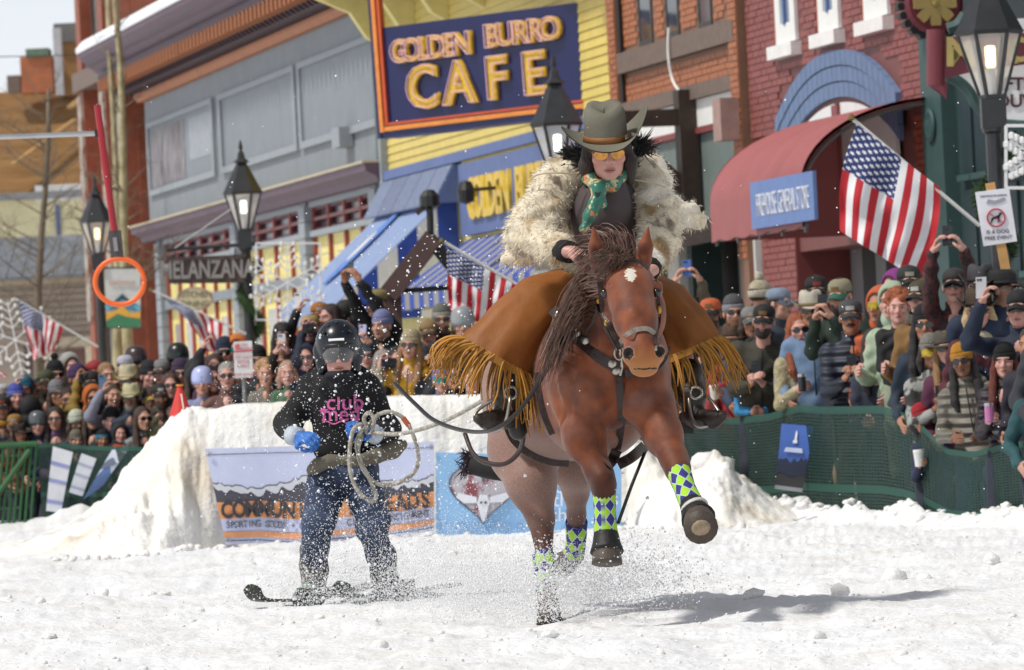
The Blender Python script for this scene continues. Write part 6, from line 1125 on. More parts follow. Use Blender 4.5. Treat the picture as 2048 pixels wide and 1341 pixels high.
# left of the skier
C(566, 672, .9, 'woman in dark fur coat raising a white phone', hair='long', hairc='#1e1613', female=True, jacket='#2a211c', jk='fur', pose='phone', ph='phone', phc='#c9ccd0', eye=None, skin='p', hat='cap', hatc=('#2c2826', '#2c2826')); C(621, 658, 1.0, 'man in straw coloured cap with black camera', hat='cap', hatc=('#b49a5c', '#b49a5c'), jacket='#1f2740', pose='cam', ph='camera', eye=None, skin='p')
C(662, 636, 1.6, 'dark haired woman turned aside above the helmet', hair='long', hairc='#2c1b16', female=True, eye=None, jacket='#2a2428', yaw=-.8, skin='p'); C(640, 632, 2.2, 'man in orange cap holding up a white phone', hat='cap', hatc=('#b8722c', '#b8722c'), pose='oneup', ph='phone', phc='#d8d8da', jacket='#1a1a1c', skin='m'); C(692, 628, 2.1, 'person with loose black hair behind the helmet', hair='long', hairc='#191214', female=True, eye=None, jacket='#201c20', yaw=2.2)
C(532, 752, .0, 'sandy haired child low behind the jump', hair='curly', hairc='#a8825c', eye=None, jacket='#8c8478', child=True, skin='l'); C(576, 750, .1, 'rosy cheeked girl in green coat low behind the jump', hair='bob', hairc='#a88470', eye=None, jacket='#5c8060', child=True, female=True, skin='p'); C(560, 728, .5, 'woman in grey scarf beside the fur coat', hair='long', hairc='#6a4a34', female=True, jacket='#5c5a5c', scarf='#8c8a88'); C(612, 716, .5, 'man in navy hood beside the skier', hood=('hood', '#232c48'), jacket='#232c48', skin='p'); C(650, 700, .8, 'man in orange gloves and navy coat', jacket='#20283e', hat='beanie', hatc=('#2c2c34', '#d06a34'))
C(450, 705, 1.0, 'man in navy beanie waving a hand', hat='beanie', hatc=('#26344e', '#26344e'), jacket='#2c2c30', pose='oneup', skin='p', eye='dark'); C(475, 700, 1.3, 'person in orange hood behind the parking notice', hood=('hood', '#e07a30'), jacket='#d96a2a', eye='teal'); C(455, 752, .1, 'white haired man in sunglasses behind the parking notice', hairc='#8f8a86', jacket='#7a5650', skin='p'); C(430, 735, .5, 'woman in plum coat beside the parking notice', hair='bob', hairc='#3a2420', female=True, jacket='#4a2c44', skin='p')
C(515, 722, .6, 'man in black beanie right of the parking notice', hat='beanie', hatc=('#1a1a1e', '#1a1a1e'), jacket='#2b2b30'); C(405, 770, -.1, 'child in lavender helmet over the jump edge', hat='helmet', hatc=('#aab2dc', '#222222'), jacket='#98a0c8', eye=None, child=True)
# ------------------------------------------------------------------ the crowd at the left net
L = [(356, 722, 1.8, 'man in black helmet with teal goggles', dict(hat='helmet', hatc=('#1c1e20', '#333333'), eye=None, jacket='#3c3430', beard='beard', hairc='#6a4a34', skin='p')), (362, 748, 1.1, 'woman in purple beanie behind the cone', dict(hat='beanie', hatc=('#43304e', '#43304e'), jacket='#4a5c78', hair='long', female=True)), (326, 745, 1.4, 'man in pale grey cap by the cone', dict(hat='cap', hatc=('#8b8a86', '#4a4a4a'), jacket='#2a2c30', yaw=-.4)), (341, 772, .6, 'brown haired woman in sunglasses by the cone', dict(hair='long', hairc='#4a3020', female=True, jacket='#3a2f28')), (321, 792, .3, 'man in olive jacket left of the cone', dict(hat='cap', hatc=('#20211f', '#20211f'), jacket='#4e4a30', beard='beard')), (298, 752, 1.1, 'man in black knit beanie beside the white hats', dict(hat='beanie', hatc=('#23252e', '#23252e'), jacket='#2c2e38', eye=None, skin='p')), (272, 728, 2.0, 'man in dark cap with silver goggles', dict(hat='helmet', hatc=('#3a2c30', '#bbbbbb'), eye=None, jacket='#5a4048')), (252, 737, 1.7, 'man in white cap with lilac peak', dict(hat='cap', hatc=('#c9c8d6', '#9aa0d0'), jacket='#5a4a4c', skin='p')), (257, 762, .9, 'man in tall white cowboy hat', dict(hat='cowboy', hatc=('#d6cda8', '#d6cda8'), jacket='#2c2a30', skin='m', yaw=-.2)), (263, 797, .2, 'bearded man in low white cowboy hat and denim jacket', dict(hat='cowboy', hatc=('#d8cfa6', '#d8cfa6'), jacket='#333f56', beard='beard', hairc='#7c7266', skin='d', yaw=-.1)), (226, 792, .5, 'person in pale grey sweater holding up a blue phone', dict(jacket='#9b9cae', pose='oneup', ph='phone', phc='#5f7c98', hair='short', eye=None, yaw=.3)), (213, 752, 1.3, 'man with tan phone behind the grey sweater', dict(jacket='#2a2422', pose='phone', ph='phone', phc='#9a7a52', eye=None, hairc='#8a6a48')), (190, 748, 1.6, 'man in red cap', dict(hat='cap', hatc=('#b03038', '#b03038'), jacket='#4a3c3c', skin='p')), (155, 758, 1.2, 'woman in purple beanie with camera and mustard coat', dict(hat='beanie', hatc=('#4a2f5e', '#4a2f5e'), jacket='#9a7d2c', pose='cam', ph='camera', female=True, eye=None)), (186, 797, .5, 'person in orange hood and glasses', dict(hood=('hood', '#c9671f'), jacket='#8c4a1c', skin='m')), (182, 768, 1.0, 'man in dark cap behind the orange hood', dict(hat='cap', hatc=('#2c2620', '#2c2620'), jacket='#2f2c30')), (93, 766, 1.4, 'man in olive cap', dict(hat='cap', hatc=('#4c5228', '#4c5228'), jacket='#33241f', skin='m', beard='beard')), (110, 750, 1.9, 'person in black bobble hat', dict(hat='pom', hatc=('#17171a', '#17171a'), jacket='#222226')), (113, 788, .9, 'woman in grey beanie and white scarf', dict(hat='beanie', hatc=('#86868a', '#86868a'), scarf='#d0ccc2', jacket='#17171a', female=True, hair='long')), (32, 795, .8, 'child in violet-blue beanie', dict(hat='beanie', hatc=('#4d5ab4', '#6a76c8'), jacket='#2c2e38', eye=None, skin='p', tall=1.5)), (50, 780, 1.3, 'child in teal beanie', dict(hat='beanie', hatc=('#2d7290', '#2d7290'), jacket='#2e3a56', eye=None, tall=1.5)), (4, 792, 1.1, 'man in white cap at the end of the crowd', dict(hat='cap', hatc=('#d0d0d0', '#2a2a2c'), jacket='#33343a', skin='p')), (6, 816, .5, 'woman in black cap and mustard scarf', dict(hat='cap', hatc=('#2a2422', '#2a2422'), jacket='#6a6c74', scarf='#b8822c', female=True)), (62, 818, .6, 'person in black puffy hood turned away', dict(hood=('hood', '#17181e'), jacket='#17181e', jk='puffer', eye=None, yaw=2.6)), (30, 850, .0, 'man in tan cap leaning on the barrier', dict(hat='cap', hatc=('#a87a38', '#a87a38'), jacket='#26221f', lean=.3)), (75, 850, .1, 'child in silver helmet and navy coat', dict(hat='helmet', hatc=('#55585c', '#999999'), jacket='#26304e', eye=None, skin='p', tall=1.45)), (38, 868, -.15, 'girl in brown hat and pink scarf at the barrier', dict(hat='wide', hatc=('#2e2018', '#2e2018'), scarf='#9c3a44', jacket='#7a4a2c', female=True, hair='long', eye=None, tall=1.4)), (112, 838, .3, 'woman in black coat with mauve sleeves', dict(jacket='#7c5c86', hair='long', female=True, hairc='#241a18', pose='fold')), (153, 848, .1, 'woman in white knit beanie', dict(hat='beanie', hatc=('#cfd6c2', '#cfd6c2'), jacket='#3a3f4c', female=True, hair='bob', skin='d')), (152, 882, -.25, 'child in grey fleece hat behind the poster', dict(hat='beanie', hatc=('#7c786c', '#7c786c'), jacket='#2f5c50', eye=None, skin='l', tall=1.35)), (186, 836, .1, 'woman in brown fur hat', dict(hat='beanie', hatc=('#3a2418', '#3a2418'), jacket='#241a17', hair='long', female=True)), (222, 842, .1, 'man in black coat below the grey sweater', dict(hat='beanie', hatc=('#16161a', '#16161a'), jacket='#1c1a1e', eye=None)), (205, 880, -.2, 'boy in teal mittens at the net', dict(hat='beanie', hatc=('#1d1d22', '#2d8aa8'), jacket='#26201f', eye=None, tall=1.35)), (285, 838, -.1, 'woman in dark patterned shawl', dict(jacket='#3a3c44', jk='camo', hair='long', female=True)), (135, 800, .8, 'man in brown leather coat', dict(jacket='#5a4426', hairc='#2a1c14', beard='beard')), (75, 782, 1.6, 'woman with raised arm and black cap', dict(hat='cap', hatc=('#1d2428', '#1d2428'), pose='oneup', jacket='#7c98a8', eye=None, female=True)), (240, 868, -.2, 'child in dark hood with orange scarf', dict(hood=('hood', '#1c1c22'), jacket='#1c1c22', scarf='#c0502a', eye=None, tall=1.35)), (300, 800, .7, 'man in yellow badge coat', dict(hat='cap', hatc=('#3b3d40', '#b8a83a'), jacket='#3a3d42')), (392, 748, .8, 'woman in black fur trimmed hood', dict(hood=('hood', '#1d1b1e'), jacket='#1d1b1e', female=True, hair='long')), (140, 735, 2.4, 'man in white hood at the tan shop', dict(hood=('hood', '#b5b2ac'), jacket='#b5b2ac', eye=None)), (-25, 800, .6, 'man in grey beanie beyond the barrier', dict(hat='beanie', hatc=('#55565a', '#55565a'), jacket='#3c3a3c')), (-30, 850, 0, 'woman in red coat beyond the barrier', dict(hair='long', female=True, jacket='#8a2f34')), (410, 742, 1.2, 'man in brown cap behind the cone', dict(hat='cap', hatc=('#4b3626', '#4b3626'), jacket='#2c3140')), (425, 758, .3, 'woman in rust coloured coat behind the jump edge', dict(hair='bob', hairc='#5a3a2a', female=True, jacket='#8a5040'))]
for (px, py, row, who, kw) in L: kw.setdefault('yaw', random.uniform(-.1, .45)); kw.setdefault('skin', random.choice('lpm')); C(px, py, row, who, **kw)
# ================================================================== the galloping horse
from mathutils.bvhtree import BVHTree
def horse_mat():
    m = bpy.data.materials.new('chestnut_coat'); m.use_nodes = True; x = NX(m); b_ = x.N['Principled BSDF']; b_.inputs['Roughness'].default_value = .58; b_.inputs['Specular IOR Level'].default_value = .25; b_.inputs['Sheen Weight'].default_value = .12
    a = x.sep(x.attr('coat').outputs['Vector']); co = x.coord(); n1 = x.noise(9, co, 6); n2 = x.noise(140, co, 2)
    c = x.mix(x.ramp(n1, .3, .7), lin('#5a2a17'), lin('#874725')); c = x.mix(a[0], c, x.mix(n2, lin('#6d5148'), lin('#a58a80'))); c = x.mix(a[1], c, lin('#3b1c12')); c = x.mix(x.op('MULTIPLY', a[2], .8), c, lin('#a8713f')); wht = x.op('GREATER_THAN', a[2], 1.5); c = x.mix(wht, c, (.62, .58, .52)); dk = x.op('GREATER_THAN', a[0], 1.5); c = x.mix(dk, c, (.012, .008, .007)); x.base(c)
    mp = x.N.new('ShaderNodeMapping'); mp.inputs['Scale'].default_value = (1, 1, .3); x.L.new(co, mp.inputs[0]); bp = x.N.new('ShaderNodeBump'); bp.inputs['Strength'].default_value = .25; bp.inputs['Distance'].default_value = .004; x.L.new(x.noise(160, mp.outputs[0], 3), bp.inputs['Height']); x.L.new(bp.outputs[0], b_.inputs['Normal']); return m
hs = SDF(.07); E = lambda px, py, d, r, k=None, sub=False, R=None: hs.ell(P(px, py, d), r, R, k, sub)
def Cc(pts, rs, k=None): hs.chain([P(*q) for q in pts], rs, k)
YAW = rotz(.2)
E(1188, 765, 26.55, (.29, .46, .365), R=YAW); E(1130, 775, 27.2, (.315, .55, .355), R=YAW); E(1085, 765, 27.85, (.29, .36, .36), R=YAW); E(1160, 650, 26.75, (.12, .35, .16), R=YAW)
E(1215, 750, 26.12, (.2, .18, .25)); E(1140, 735, 26.2, (.115, .2, .26), k=.06); E(1292, 745, 26.2, (.115, .2, .26), k=.06); E(1180, 795, 25.98, (.085, .08, .115), k=.022); E(1272, 798, 25.98, (.085, .08, .115), k=.022); E(1128, 770, 26.06, (.06, .1, .16), k=.025); E(1312, 775, 26.06, (.06, .1, .16), k=.025); E(1155, 868, 26.0, (.07, .075, .11), k=.022); E(1190, 872, 26.02, (.05, .06, .1), k=.02); E(1322, 862, 25.95, (.07, .075, .1), k=.022); E(1210, 690, 25.98, (.09, .1, .13), k=.03)
Cc([(1180, 700, 26.35), (1196, 615, 26.08), (1230, 545, 25.82)], [.2, .148, .105], .06)
# forelegs
Cc([(1152, 790, 26.12), (1168, 875, 26.05), (1198, 945, 25.97), (1207, 972, 25.95)], [.12, .09, .06, .058], .04); Cc([(1207, 972, 25.95), (1209, 1000, 25.95), (1211, 1050, 25.96), (1212, 1075, 25.96), (1214, 1105, 25.92)], [.058, .043, .042, .05, .048], .025); E(1206, 960, 25.9, (.05, .04, .055), k=.03)
Cc([(1300, 810, 26.1), (1326, 870, 25.98), (1348, 918, 25.86), (1356, 940, 25.8)], [.12, .086, .06, .058], .04); Cc([(1356, 940, 25.8), (1364, 965, 25.72), (1382, 1010, 25.55), (1388, 1022, 25.5), (1397, 1042, 25.44)], [.058, .043, .042, .05, .05], .025)
# hind legs
Cc([(1062, 800, 27.8), (1050, 900, 27.45), (1062, 965, 27.3), (1082, 1040, 27.25)], [.24, .17, .115, .066], .06); Cc([(1082, 1040, 27.25), (1086, 1075, 27.22), (1093, 1180, 27.02), (1095, 1205, 26.97), (1100, 1232, 26.9)], [.062, .046, .043, .05, .046], .03)
Cc([(1140, 820, 27.9), (1150, 920, 27.75), (1152, 985, 27.9)], [.2, .13, .065], .06); Cc([(1152, 985, 27.9), (1153, 1030, 28.0), (1152, 1090, 28.15), (1146, 1112, 28.2), (1136, 1124, 28.25)], [.06, .045, .042, .048, .045], .03)
hs.cap(P(1226, 730, 25.86), P(1228, 835, 25.86), .022, .03, k=.05, sub=True); hs.cap(P(1185, 815, 25.86), P(1222, 905, 25.95), .02, .03, k=.05, sub=True); hs.cap(P(1098, 700, 26.05), P(1120, 830, 26.0), .015, .02, k=.05, sub=True); hs.cap(P(1150, 850, 25.9), P(1185, 930, 25.86), .008, .012, k=.03, sub=True); hs.cap(P(1300, 830, 25.9), P(1325, 895, 25.8), .008, .012, k=.03, sub=True)
BODY_N = len(hs.p); bv, bf = hs.mesh(.0155)
# head at a finer grid, joined into the same continuous mesh
hs = SDF(.035)
Cc([(1196, 610, 26.06), (1228, 550, 25.84)], [.15, .11], .05)
E(1256, 568, 25.74, (.12, .12, .105)); E(1232, 628, 25.78, (.066, .1, .125)); E(1306, 626, 25.78, (.06, .1, .12)); Cc([(1260, 588, 25.66), (1271, 640, 25.55), (1284, 692, 25.44)], [.108, .09, .074], .05); E(1287, 712, 25.43, (.094, .075, .064)); E(1213, 572, 25.7, (.034, .035, .02), k=.025); E(1311, 571, 25.7, (.034, .035, .02), k=.025); E(1288, 738, 25.45, (.062, .055, .038), k=.025)
E(1259, 707, 25.385, (.034, .025, .036), k=.02); E(1318, 704, 25.385, (.031, .025, .035), k=.02); E(1258, 707, 25.352, (.019, .026, .025), k=.008, sub=True); E(1319, 704, 25.352, (.017, .026, .024), k=.008, sub=True)
hs.cap(P(1268, 738, 25.385), P(1314, 736, 25.385), .005, .005, k=.006, sub=True); E(1211, 585, 25.685, (.03, .032, .026), k=.018); E(1313, 584, 25.685, (.03, .032, .026), k=.018)
E(1268, 655, 25.455, (.03, .012, .08), k=.03)
for (bx, by, tx, ty) in ((1196, 528, 1187, 455), (1287, 525, 1296, 455)):
    b0, t0 = P(bx, by, 25.76), P(tx, ty, 25.72); hs.cap(b0, b0 + (t0 - b0) * .45, .036, .036, k=.02); hs.cap(b0 + (t0 - b0) * .45, t0, .034, .006, k=.01); hs.cap(P(bx, by - 14, 25.705), P(tx, ty + 22, 25.69), .019, .006, k=.01, sub=True)
hv, hf = hs.mesh(.0085)
def smooth_v(v, F, it=2):
    for _ in range(it):
        a = np.zeros_like(v); n = np.zeros(len(v))
        for i in range(4): j = (i + 1) % 4; np.add.at(a, F[:, i], v[F[:, j]]); np.add.at(n, F[:, i], 1)
        v = v * .5 + .5 * a / np.maximum(n, 1)[:, None]
    return v
bv = smooth_v(bv, bf, 2); AV = np.concatenate([bv, hv]); AF = np.concatenate([bf, hf + len(bv)])
# coat colouring from where each point sits on the animal
def topx(v): d = v - CAM; k_ = d @ FWD; return CXP + FPX * (d @ RGT) / k_, CYP - FPX * (d @ UPV) / k_
ax_, ay_ = topx(AV); coat = np.zeros((len(AV), 3)); sm = lambda t: np.clip(t, 0, 1) ** 2 * (3 - 2 * np.clip(t, 0, 1)); isH = np.arange(len(AV)) >= len(bv)
bz = AV[:, 2]; belly = sm((.98 - bz) / .25) * sm((bz - .55) / .15) * (AV[:, 1] > 26.2) + sm((AV[:, 1] - 26.7) / .6) * .7; belly = belly + .28 * (fbm(AV[:, 0] * 9, AV[:, 2] * 9 + AV[:, 1] * 3, 3, 77) * 3 + .35); coat[:, 0] = np.where(isH, .06, np.clip(belly, .05, .85)); leg = sm((.86 - bz) / .2) * (AV[:, 1] < 26.4) + sm((.62 - bz) / .3) * (AV[:, 1] >= 26.4); coat[:, 1] = np.where(isH, 0, np.clip(leg, 0, .85)); neckd = (~isH) & (ax_ < 1195) & (ay_ < 690) & (AV[:, 1] < 26.6); coat[neckd, 1] = .45
mz = sm((ay_ - 685) / 45) * isH * (AV[:, 1] < 25.62); coat[:, 2] = mz
star = isH & (((ax_ - 1261) / 11) ** 2 + ((ay_ - 549) / 14) ** 2 < 1 + .4 * np.sin(ax_ * 1.3 + ay_)) & (AV[:, 1] < 25.7); coat[star, 2] = 2.2
for (ex, ey, r_) in ((1257, 707, 11.5), (1320, 704, 10)): coat[isH & (((ax_ - ex) / r_) ** 2 + ((ay_ - ey) / (r_ + 2)) ** 2 < 1) & (AV[:, 1] < 25.5), 0] = 2.0
coat[isH & (np.abs(ay_ - 738 + .04 * (ax_ - 1290)) < 2.2) & (np.abs(ax_ - 1291) < 24) & (AV[:, 1] < 25.5), 0] = 2.0
HO = V(P(1160, 1240, 26.8)[0], 26.8, 0); horse = empty('horse', HO, 0, label='galloping chestnut horse with white star and lime and purple leg wraps', cat='horse')
me = np_mesh('body', AV - HO, AF, horse_mat()); vattr(me, 'coat', coat); hbody = link(bpy.data.objects.new('body', me), horse)
BVH = BVHTree.FromPolygons([tuple(v) for v in AV], [tuple(int(i) for i in f) for f in AF]); BVHB = BVHTree.FromPolygons([tuple(v) for v in bv], [tuple(int(i) for i in f) for f in bf])
def onb(px, py, off=.008, fallback=26.3, tree=None):
    r_ = ray(px, py); h = (tree or BVH).ray_cast(Vector(CAM), Vector(unit(r_))); p_ = np.array(h[0]) if h[0] is not None else P(px, py, fallback); return p_ - unit(r_) * off - HO
LEA = mat('dark_brown_leather', '#2e1d18', rough=.45, var=.25, scale=14, bump=.3); LEAB = mat('black_leather', '#15110f', rough=.4, var=.3, scale=12, bump=.2); SILV = mat('tarnished_silver', '#a8a49c', metal=.85, rough=.28, var=.15)
def strap(name, px, wid, m_, parent=horse, n=6, off=.008, th=.008, fallback=26.3, tree=None):
    pts = smooth_path([onb(*q, off=off, fallback=fallback, tree=tree) for q in px], n); rows = []
    t_ = np.gradient(pts, axis=0)
    for p_, d_ in zip(pts, t_):
        vd = unit(p_ + HO - CAM); s_ = unit(np.cross(unit(d_), vd)); rows.append([p_ - s_ * wid / 2, p_ - s_ * wid / 2 - vd * th, p_ + s_ * wid / 2 - vd * th, p_ + s_ * wid / 2])
    o = MB(); o.grid(rows, wrap=True); return o.build(name, m_, parent)
# eyes
for (ex, ey, d_) in ((1210, 587, 25.652), (1314, 586, 25.652)): o = MB(); o.add(ICV * .022, ICF); o = o.build('eye', mat('horse_eye', (.01, .006, .005), rough=.08, var=0, spec=.8), horse, smooth=True); o.location = P(ex, ey, d_) - HO
# hooves, wraps, bell boots
HOOF = mat('horn_hoof', '#4a4038', rough=.6, var=.3, scale=18, bump=.3); BELL = mat('black_bell_boot', '#101012', rough=.6, var=.2, bump=.2)
def wrap_mat():
    m = bpy.data.materials.new('argyle_wrap'); m.use_nodes = True; x = NX(m); x.N['Principled BSDF'].inputs['Roughness'].default_value = .75; uv = x.sep(x.attr('wrap_uv').outputs['Vector']); a = x.op('MULTIPLY', uv[0], 3); b_ = x.op('MULTIPLY', uv[1], 3.1)
    p_, q_ = x.op('FLOOR', x.op('ADD', a, b_)), x.op('FLOOR', x.op('SUBTRACT', a, b_)); ck = x.op('FRACT', x.op('MULTIPLY', x.op('ADD', p_, q_), .5)); c = x.mix(x.op('GREATER_THAN', ck, .25), lin('#2c2c78'), lin('#9ccc2a'))
    f1 = x.op('ABSOLUTE', x.op('SUBTRACT', x.op('FRACT', x.op('ADD', x.op('ADD', a, b_), .5)), .5)); f2 = x.op('ABSOLUTE', x.op('SUBTRACT', x.op('FRACT', x.op('ADD', x.op('SUBTRACT', a, b_), .5)), .5)); ln = x.op('LESS_THAN', x.op('MINIMUM', f1, f2), .035); x.base(x.mix(ln, c, lin('#b8c4d8'))); return m
M_WRAP = wrap_mat()
def limb_sleeve(name, pts, rs, m_, parent=horse, n=16, uv=False):
    c = [P(*q) for q in pts]; pp = smooth_path(c, 5); rr = np.interp(np.linspace(0, 1, len(pp)), np.linspace(0, 1, len(rs)), rs); o = MB(); o.tube(pp - HO, rr, n); o = o.build(name, m_, parent, smooth=True)
    if uv: vattr(o.data, 'wrap_uv', [(k_ / n * 2, i / (len(pp) - 1), 0) for i in range(len(pp)) for k_ in range(n)])
    return o
def hoof(top, bot, rt, rb): return limb_sleeve('hoof', [top, bot], [rt, rb], HOOF, n=14)
limb_sleeve('leg_wrap', [(1208, 985, 25.95), (1210, 1025, 25.955), (1212, 1072, 25.96)], [.054, .049, .056], M_WRAP, uv=True); limb_sleeve('bell_boot', [(1212, 1066, 25.955), (1213, 1085, 25.94), (1214, 1104, 25.92)], [.056, .064, .078], BELL); hoof((1214, 1096, 25.92), (1214, 1128, 25.9), .062, .072)
limb_sleeve('leg_wrap', [(1357, 942, 25.79), (1370, 978, 25.68), (1386, 1014, 25.53)], [.056, .05, .056], M_WRAP, uv=True); limb_sleeve('bell_boot', [(1384, 1010, 25.54), (1391, 1026, 25.48), (1397, 1038, 25.44)], [.056, .066, .08], BELL); hf_ = hoof((1396, 1034, 25.45), (1402, 1056, 25.3), .064, .078)
limb_sleeve('boot_strap', [(1387, 1012, 25.5), (1390, 1018, 25.49)], [.062, .066], mat('white_strap', '#b9b6ae', var=.1)); o = MB(); o.add((ICV * V(.045, .02, .04)), ICF); o = o.build('hoof_sole', mat('pale_sole', '#8f7d66', var=.3, scale=25, bump=.4), horse, smooth=True); o.location = P(1402, 1056, 25.285) - HO; o.rotation_euler = (.5, 0, .2)
limb_sleeve('leg_wrap', [(1087, 1112, 27.15), (1091, 1165, 27.05), (1095, 1212, 26.97)], [.055, .05, .056], M_WRAP, uv=True); hoof((1098, 1222, 26.93), (1101, 1252, 26.85), .055, .068); limb_sleeve('leg_wrap', [(1153, 1045, 28.03), (1152, 1085, 28.13), (1147, 1112, 28.2)], [.056, .05, .054], M_WRAP, uv=True); hoof((1138, 1120, 28.22), (1126, 1130, 28.4), .055, .066)
limb_sleeve('tail', [(1070, 760, 28.2), (1040, 860, 28.4), (1015, 925, 28.35)], [.05, .045, .04], mat('tail_hair', '#3a2430', var=.3, scale=20)); limb_sleeve('tail_wrap', [(1040, 945, 28.3), (985, 938, 28.35), (946, 930, 28.4)], [.055, .055, .05], mat('black_tail_bag', '#141216', rough=.8, var=.2))
o = MB()
for _ in range(70): a = P(948 + RNG.uniform(-2, 4), 930 + RNG.uniform(-18, 18), 28.38); o.tube(smooth_path([a, a + V(-.03, 0, .02) + RNG.normal(0, .01, 3), a + V(-.06 + RNG.normal(0, .015), RNG.normal(0, .02), RNG.uniform(-.05, .08))], 2) - HO, [.003] * 4 + [.001], 3)
o.build('tail_tassel', MATS['tail_hair'], horse, kind='stuff')
# mane and forelock
MANE = mat('mane_hair', '#5a3f33', rough=.5, var=.5, scale=30, island=.35); o = MB()
def strand(a, b_, c_, d_, r_=.0035):
    pts = smooth_path([a, b_, c_, d_], 3); o.tube(pts - HO, np.linspace(r_, r_ * .25, len(pts)), 3, cap=False)
for _ in range(400):                                              # blown to the left over the neck
    t = RNG.uniform(0, 1); bx, by = 1222 - 42 * t + RNG.normal(0, 4), 520 + 110 * t + RNG.normal(0, 5); a = np.array(onb(bx, by, .0, 26)) + HO; L_ = RNG.uniform(55, 120); up = RNG.normal(0, 9)
    q1 = P(bx - L_ * .35, by - 4 + up + L_ * .12, 25.85 + RNG.normal(0, .03)); q2 = P(bx - L_ * .7, by + 14 + up * 1.6 + L_ * .42, 25.88 + RNG.normal(0, .04)); q3 = P(bx - L_ * .92 + RNG.normal(0, 7), by + 40 + up * 2 + L_ * .85, 25.92 + RNG.normal(0, .05)); strand(a, q1, q2, q3, .0045)
for _ in range(430):                                              # forelock and crest tossed up and back
    bx, by = RNG.normal(1238, 17), RNG.normal(520, 8); a = P(bx, by, 25.8 + RNG.uniform(0, .1)); dx, dy = -RNG.uniform(5, 80), -RNG.uniform(-22, 62); strand(a, P(bx + dx * .3 + 2, by + dy * .6 - 8, 25.86), P(bx + dx * .7, by + dy * .95, 25.9), P(bx + dx * 1.1, by + dy * .8 + 18, 25.95), .0035)
for _ in range(150):                                              # wisps of forelock across the brow
    bx, by = RNG.normal(1240, 14), RNG.normal(512, 6); dx = -RNG.uniform(10, 75); strand(P(bx, by, 25.72), P(bx + dx * .35, by + RNG.uniform(-14, 6), 25.64), P(bx + dx * .7, by + RNG.uniform(-6, 16), 25.62), P(bx + dx, by + RNG.uniform(8, 42), 25.66), .003)
o.build('mane', MANE, horse, kind='stuff')
# bridle
strap('browband', [(1196, 545), (1215, 530), (1245, 523), (1275, 525), (1296, 540)], .03, LEA); strap('cheekpiece', [(1197, 545), (1200, 580), (1205, 620), (1218, 650), (1232, 680), (1238, 700)], .02, LEA); strap('cheekpiece', [(1310, 560), (1316, 600), (1318, 640), (1312, 668), (1310, 690)], .018, LEA)
strap('noseband', [(1238, 690), (1250, 672), (1272, 660), (1295, 658), (1310, 668)], .022, mat('grey_rawhide', '#8d857a', var=.2, scale=40, bump=.4), off=.012); strap('throat_strap', [(1197, 600), (1188, 640), (1170, 665)], .012, LEA)
for (cx, cy) in ((1197, 600), (1213, 648), (1318, 620)): o = MB(); o.add(ICV * V(.012, .008, .02), ICF); o = o.build('buckle', mat('brass', '#b08a3c', metal=.8, rough=.3), horse); o.location = onb(cx, cy, .015)
MB().tube([onb(1238, 705, .015) + .022 * (V(1, 0, 0) * math.cos(a) + V(0, 0, 1.5) * math.sin(a)) for a in np.linspace(0, 6.283, 16)], .005, 6).build('bit_ring', SILV, horse); MB().tube([onb(1238, 690, .015), onb(1244, 735, .03), onb(1240, 752, .03)], .006, 6).build('bit_shank', SILV, horse); MB().tube([onb(1312, 672, .015), onb(1312, 700, .02)], .006, 6).build('bit_shank', SILV, horse)
# breast collar with conchos, cinch, martingale
strap('breast_collar', [(1104, 618), (1128, 645), (1152, 672), (1180, 700), (1208, 722), (1236, 738)], .05, LEA, off=.01); strap('breast_collar', [(1334, 690), (1322, 722), (1290, 745), (1250, 748)], .04, LEA, off=.01, tree=BVHB); strap('tie_down', [(1238, 745), (1240, 790), (1243, 830), (1240, 870), (1234, 900)], .035, LEA, off=.01)
for (cx, cy) in ((1118, 630), (1138, 652), (1155, 666), (1172, 682), (1224, 728), (1232, 742)):
    o = MB(); o.add(ICV * V(.021, .008, .021), ICF); o = o.build('concho', SILV, horse, smooth=True); o.location = onb(cx, cy, .022)
strap('cinch', [(1018, 850), (1032, 878), (1060, 902), (1100, 918), (1138, 922)], .06, LEA, off=.012); strap('cinch', [(1236, 930), (1262, 916), (1290, 892)], .05, LEA, off=.012); strap('billet', [(1078, 745), (1082, 790), (1092, 830), (1108, 868)], .045, LEA, off=.012); strap('cinch_tie', [(1234, 900), (1225, 920), (1215, 932)], .05, LEA, off=.02)
# ------------------------------------------------------------------ saddle
SO = P(1170, 600, 27.0); sad = empty('saddle', SO, 0, label='dark western saddle with cream pad on the chestnut horse', cat='saddle')
s_ = SDF(.05); s_.ell(P(1165, 610, 26.95), (.22, .36, .1)); s_.cap(P(1172, 590, 26.72), P(1174, 555, 26.68), .05, .035); s_.ell(P(1150, 585, 27.3), (.2, .1, .1)); v_, f_ = s_.mesh(.02); link(bpy.data.objects.new('seat', np_mesh('seat', v_ - SO, f_, LEA)), sad)
CRP = mat('cream_felt_pad', '#b5a88e', rough=.9, var=.15, bump=.3)
for (sx, px0, d0) in ((-1, 1080, 26.75), (1, 1330, 26.85)):
    o = MB(); o.grid([[P(px0 + sx * (2 + 18 * w_) - sx * 22 * t, 640 + 100 * t + 14 * w_, d0 + .3 * t * 0 - .02 * w_) - SO for w_ in np.linspace(-.5, .5, 4)] for t in np.linspace(-.3, .7, 8)]); o.grid([[P(px0 + sx * (2 + 18 * w_) - sx * 22 * t, 640 + 100 * t + 14 * w_, d0 + .03) - SO for w_ in np.linspace(-.5, .5, 4)] for t in np.linspace(-.3, .7, 8)]); o.build('pad', CRP, sad)
def fender(pts, rs): s2 = SDF(.03); s2.chain([P(*q) for q in pts], rs); v_, f_ = s2.mesh(.014); link(bpy.data.objects.new('fender', np_mesh('fender', v_ - SO, f_, LEAB)), sad)
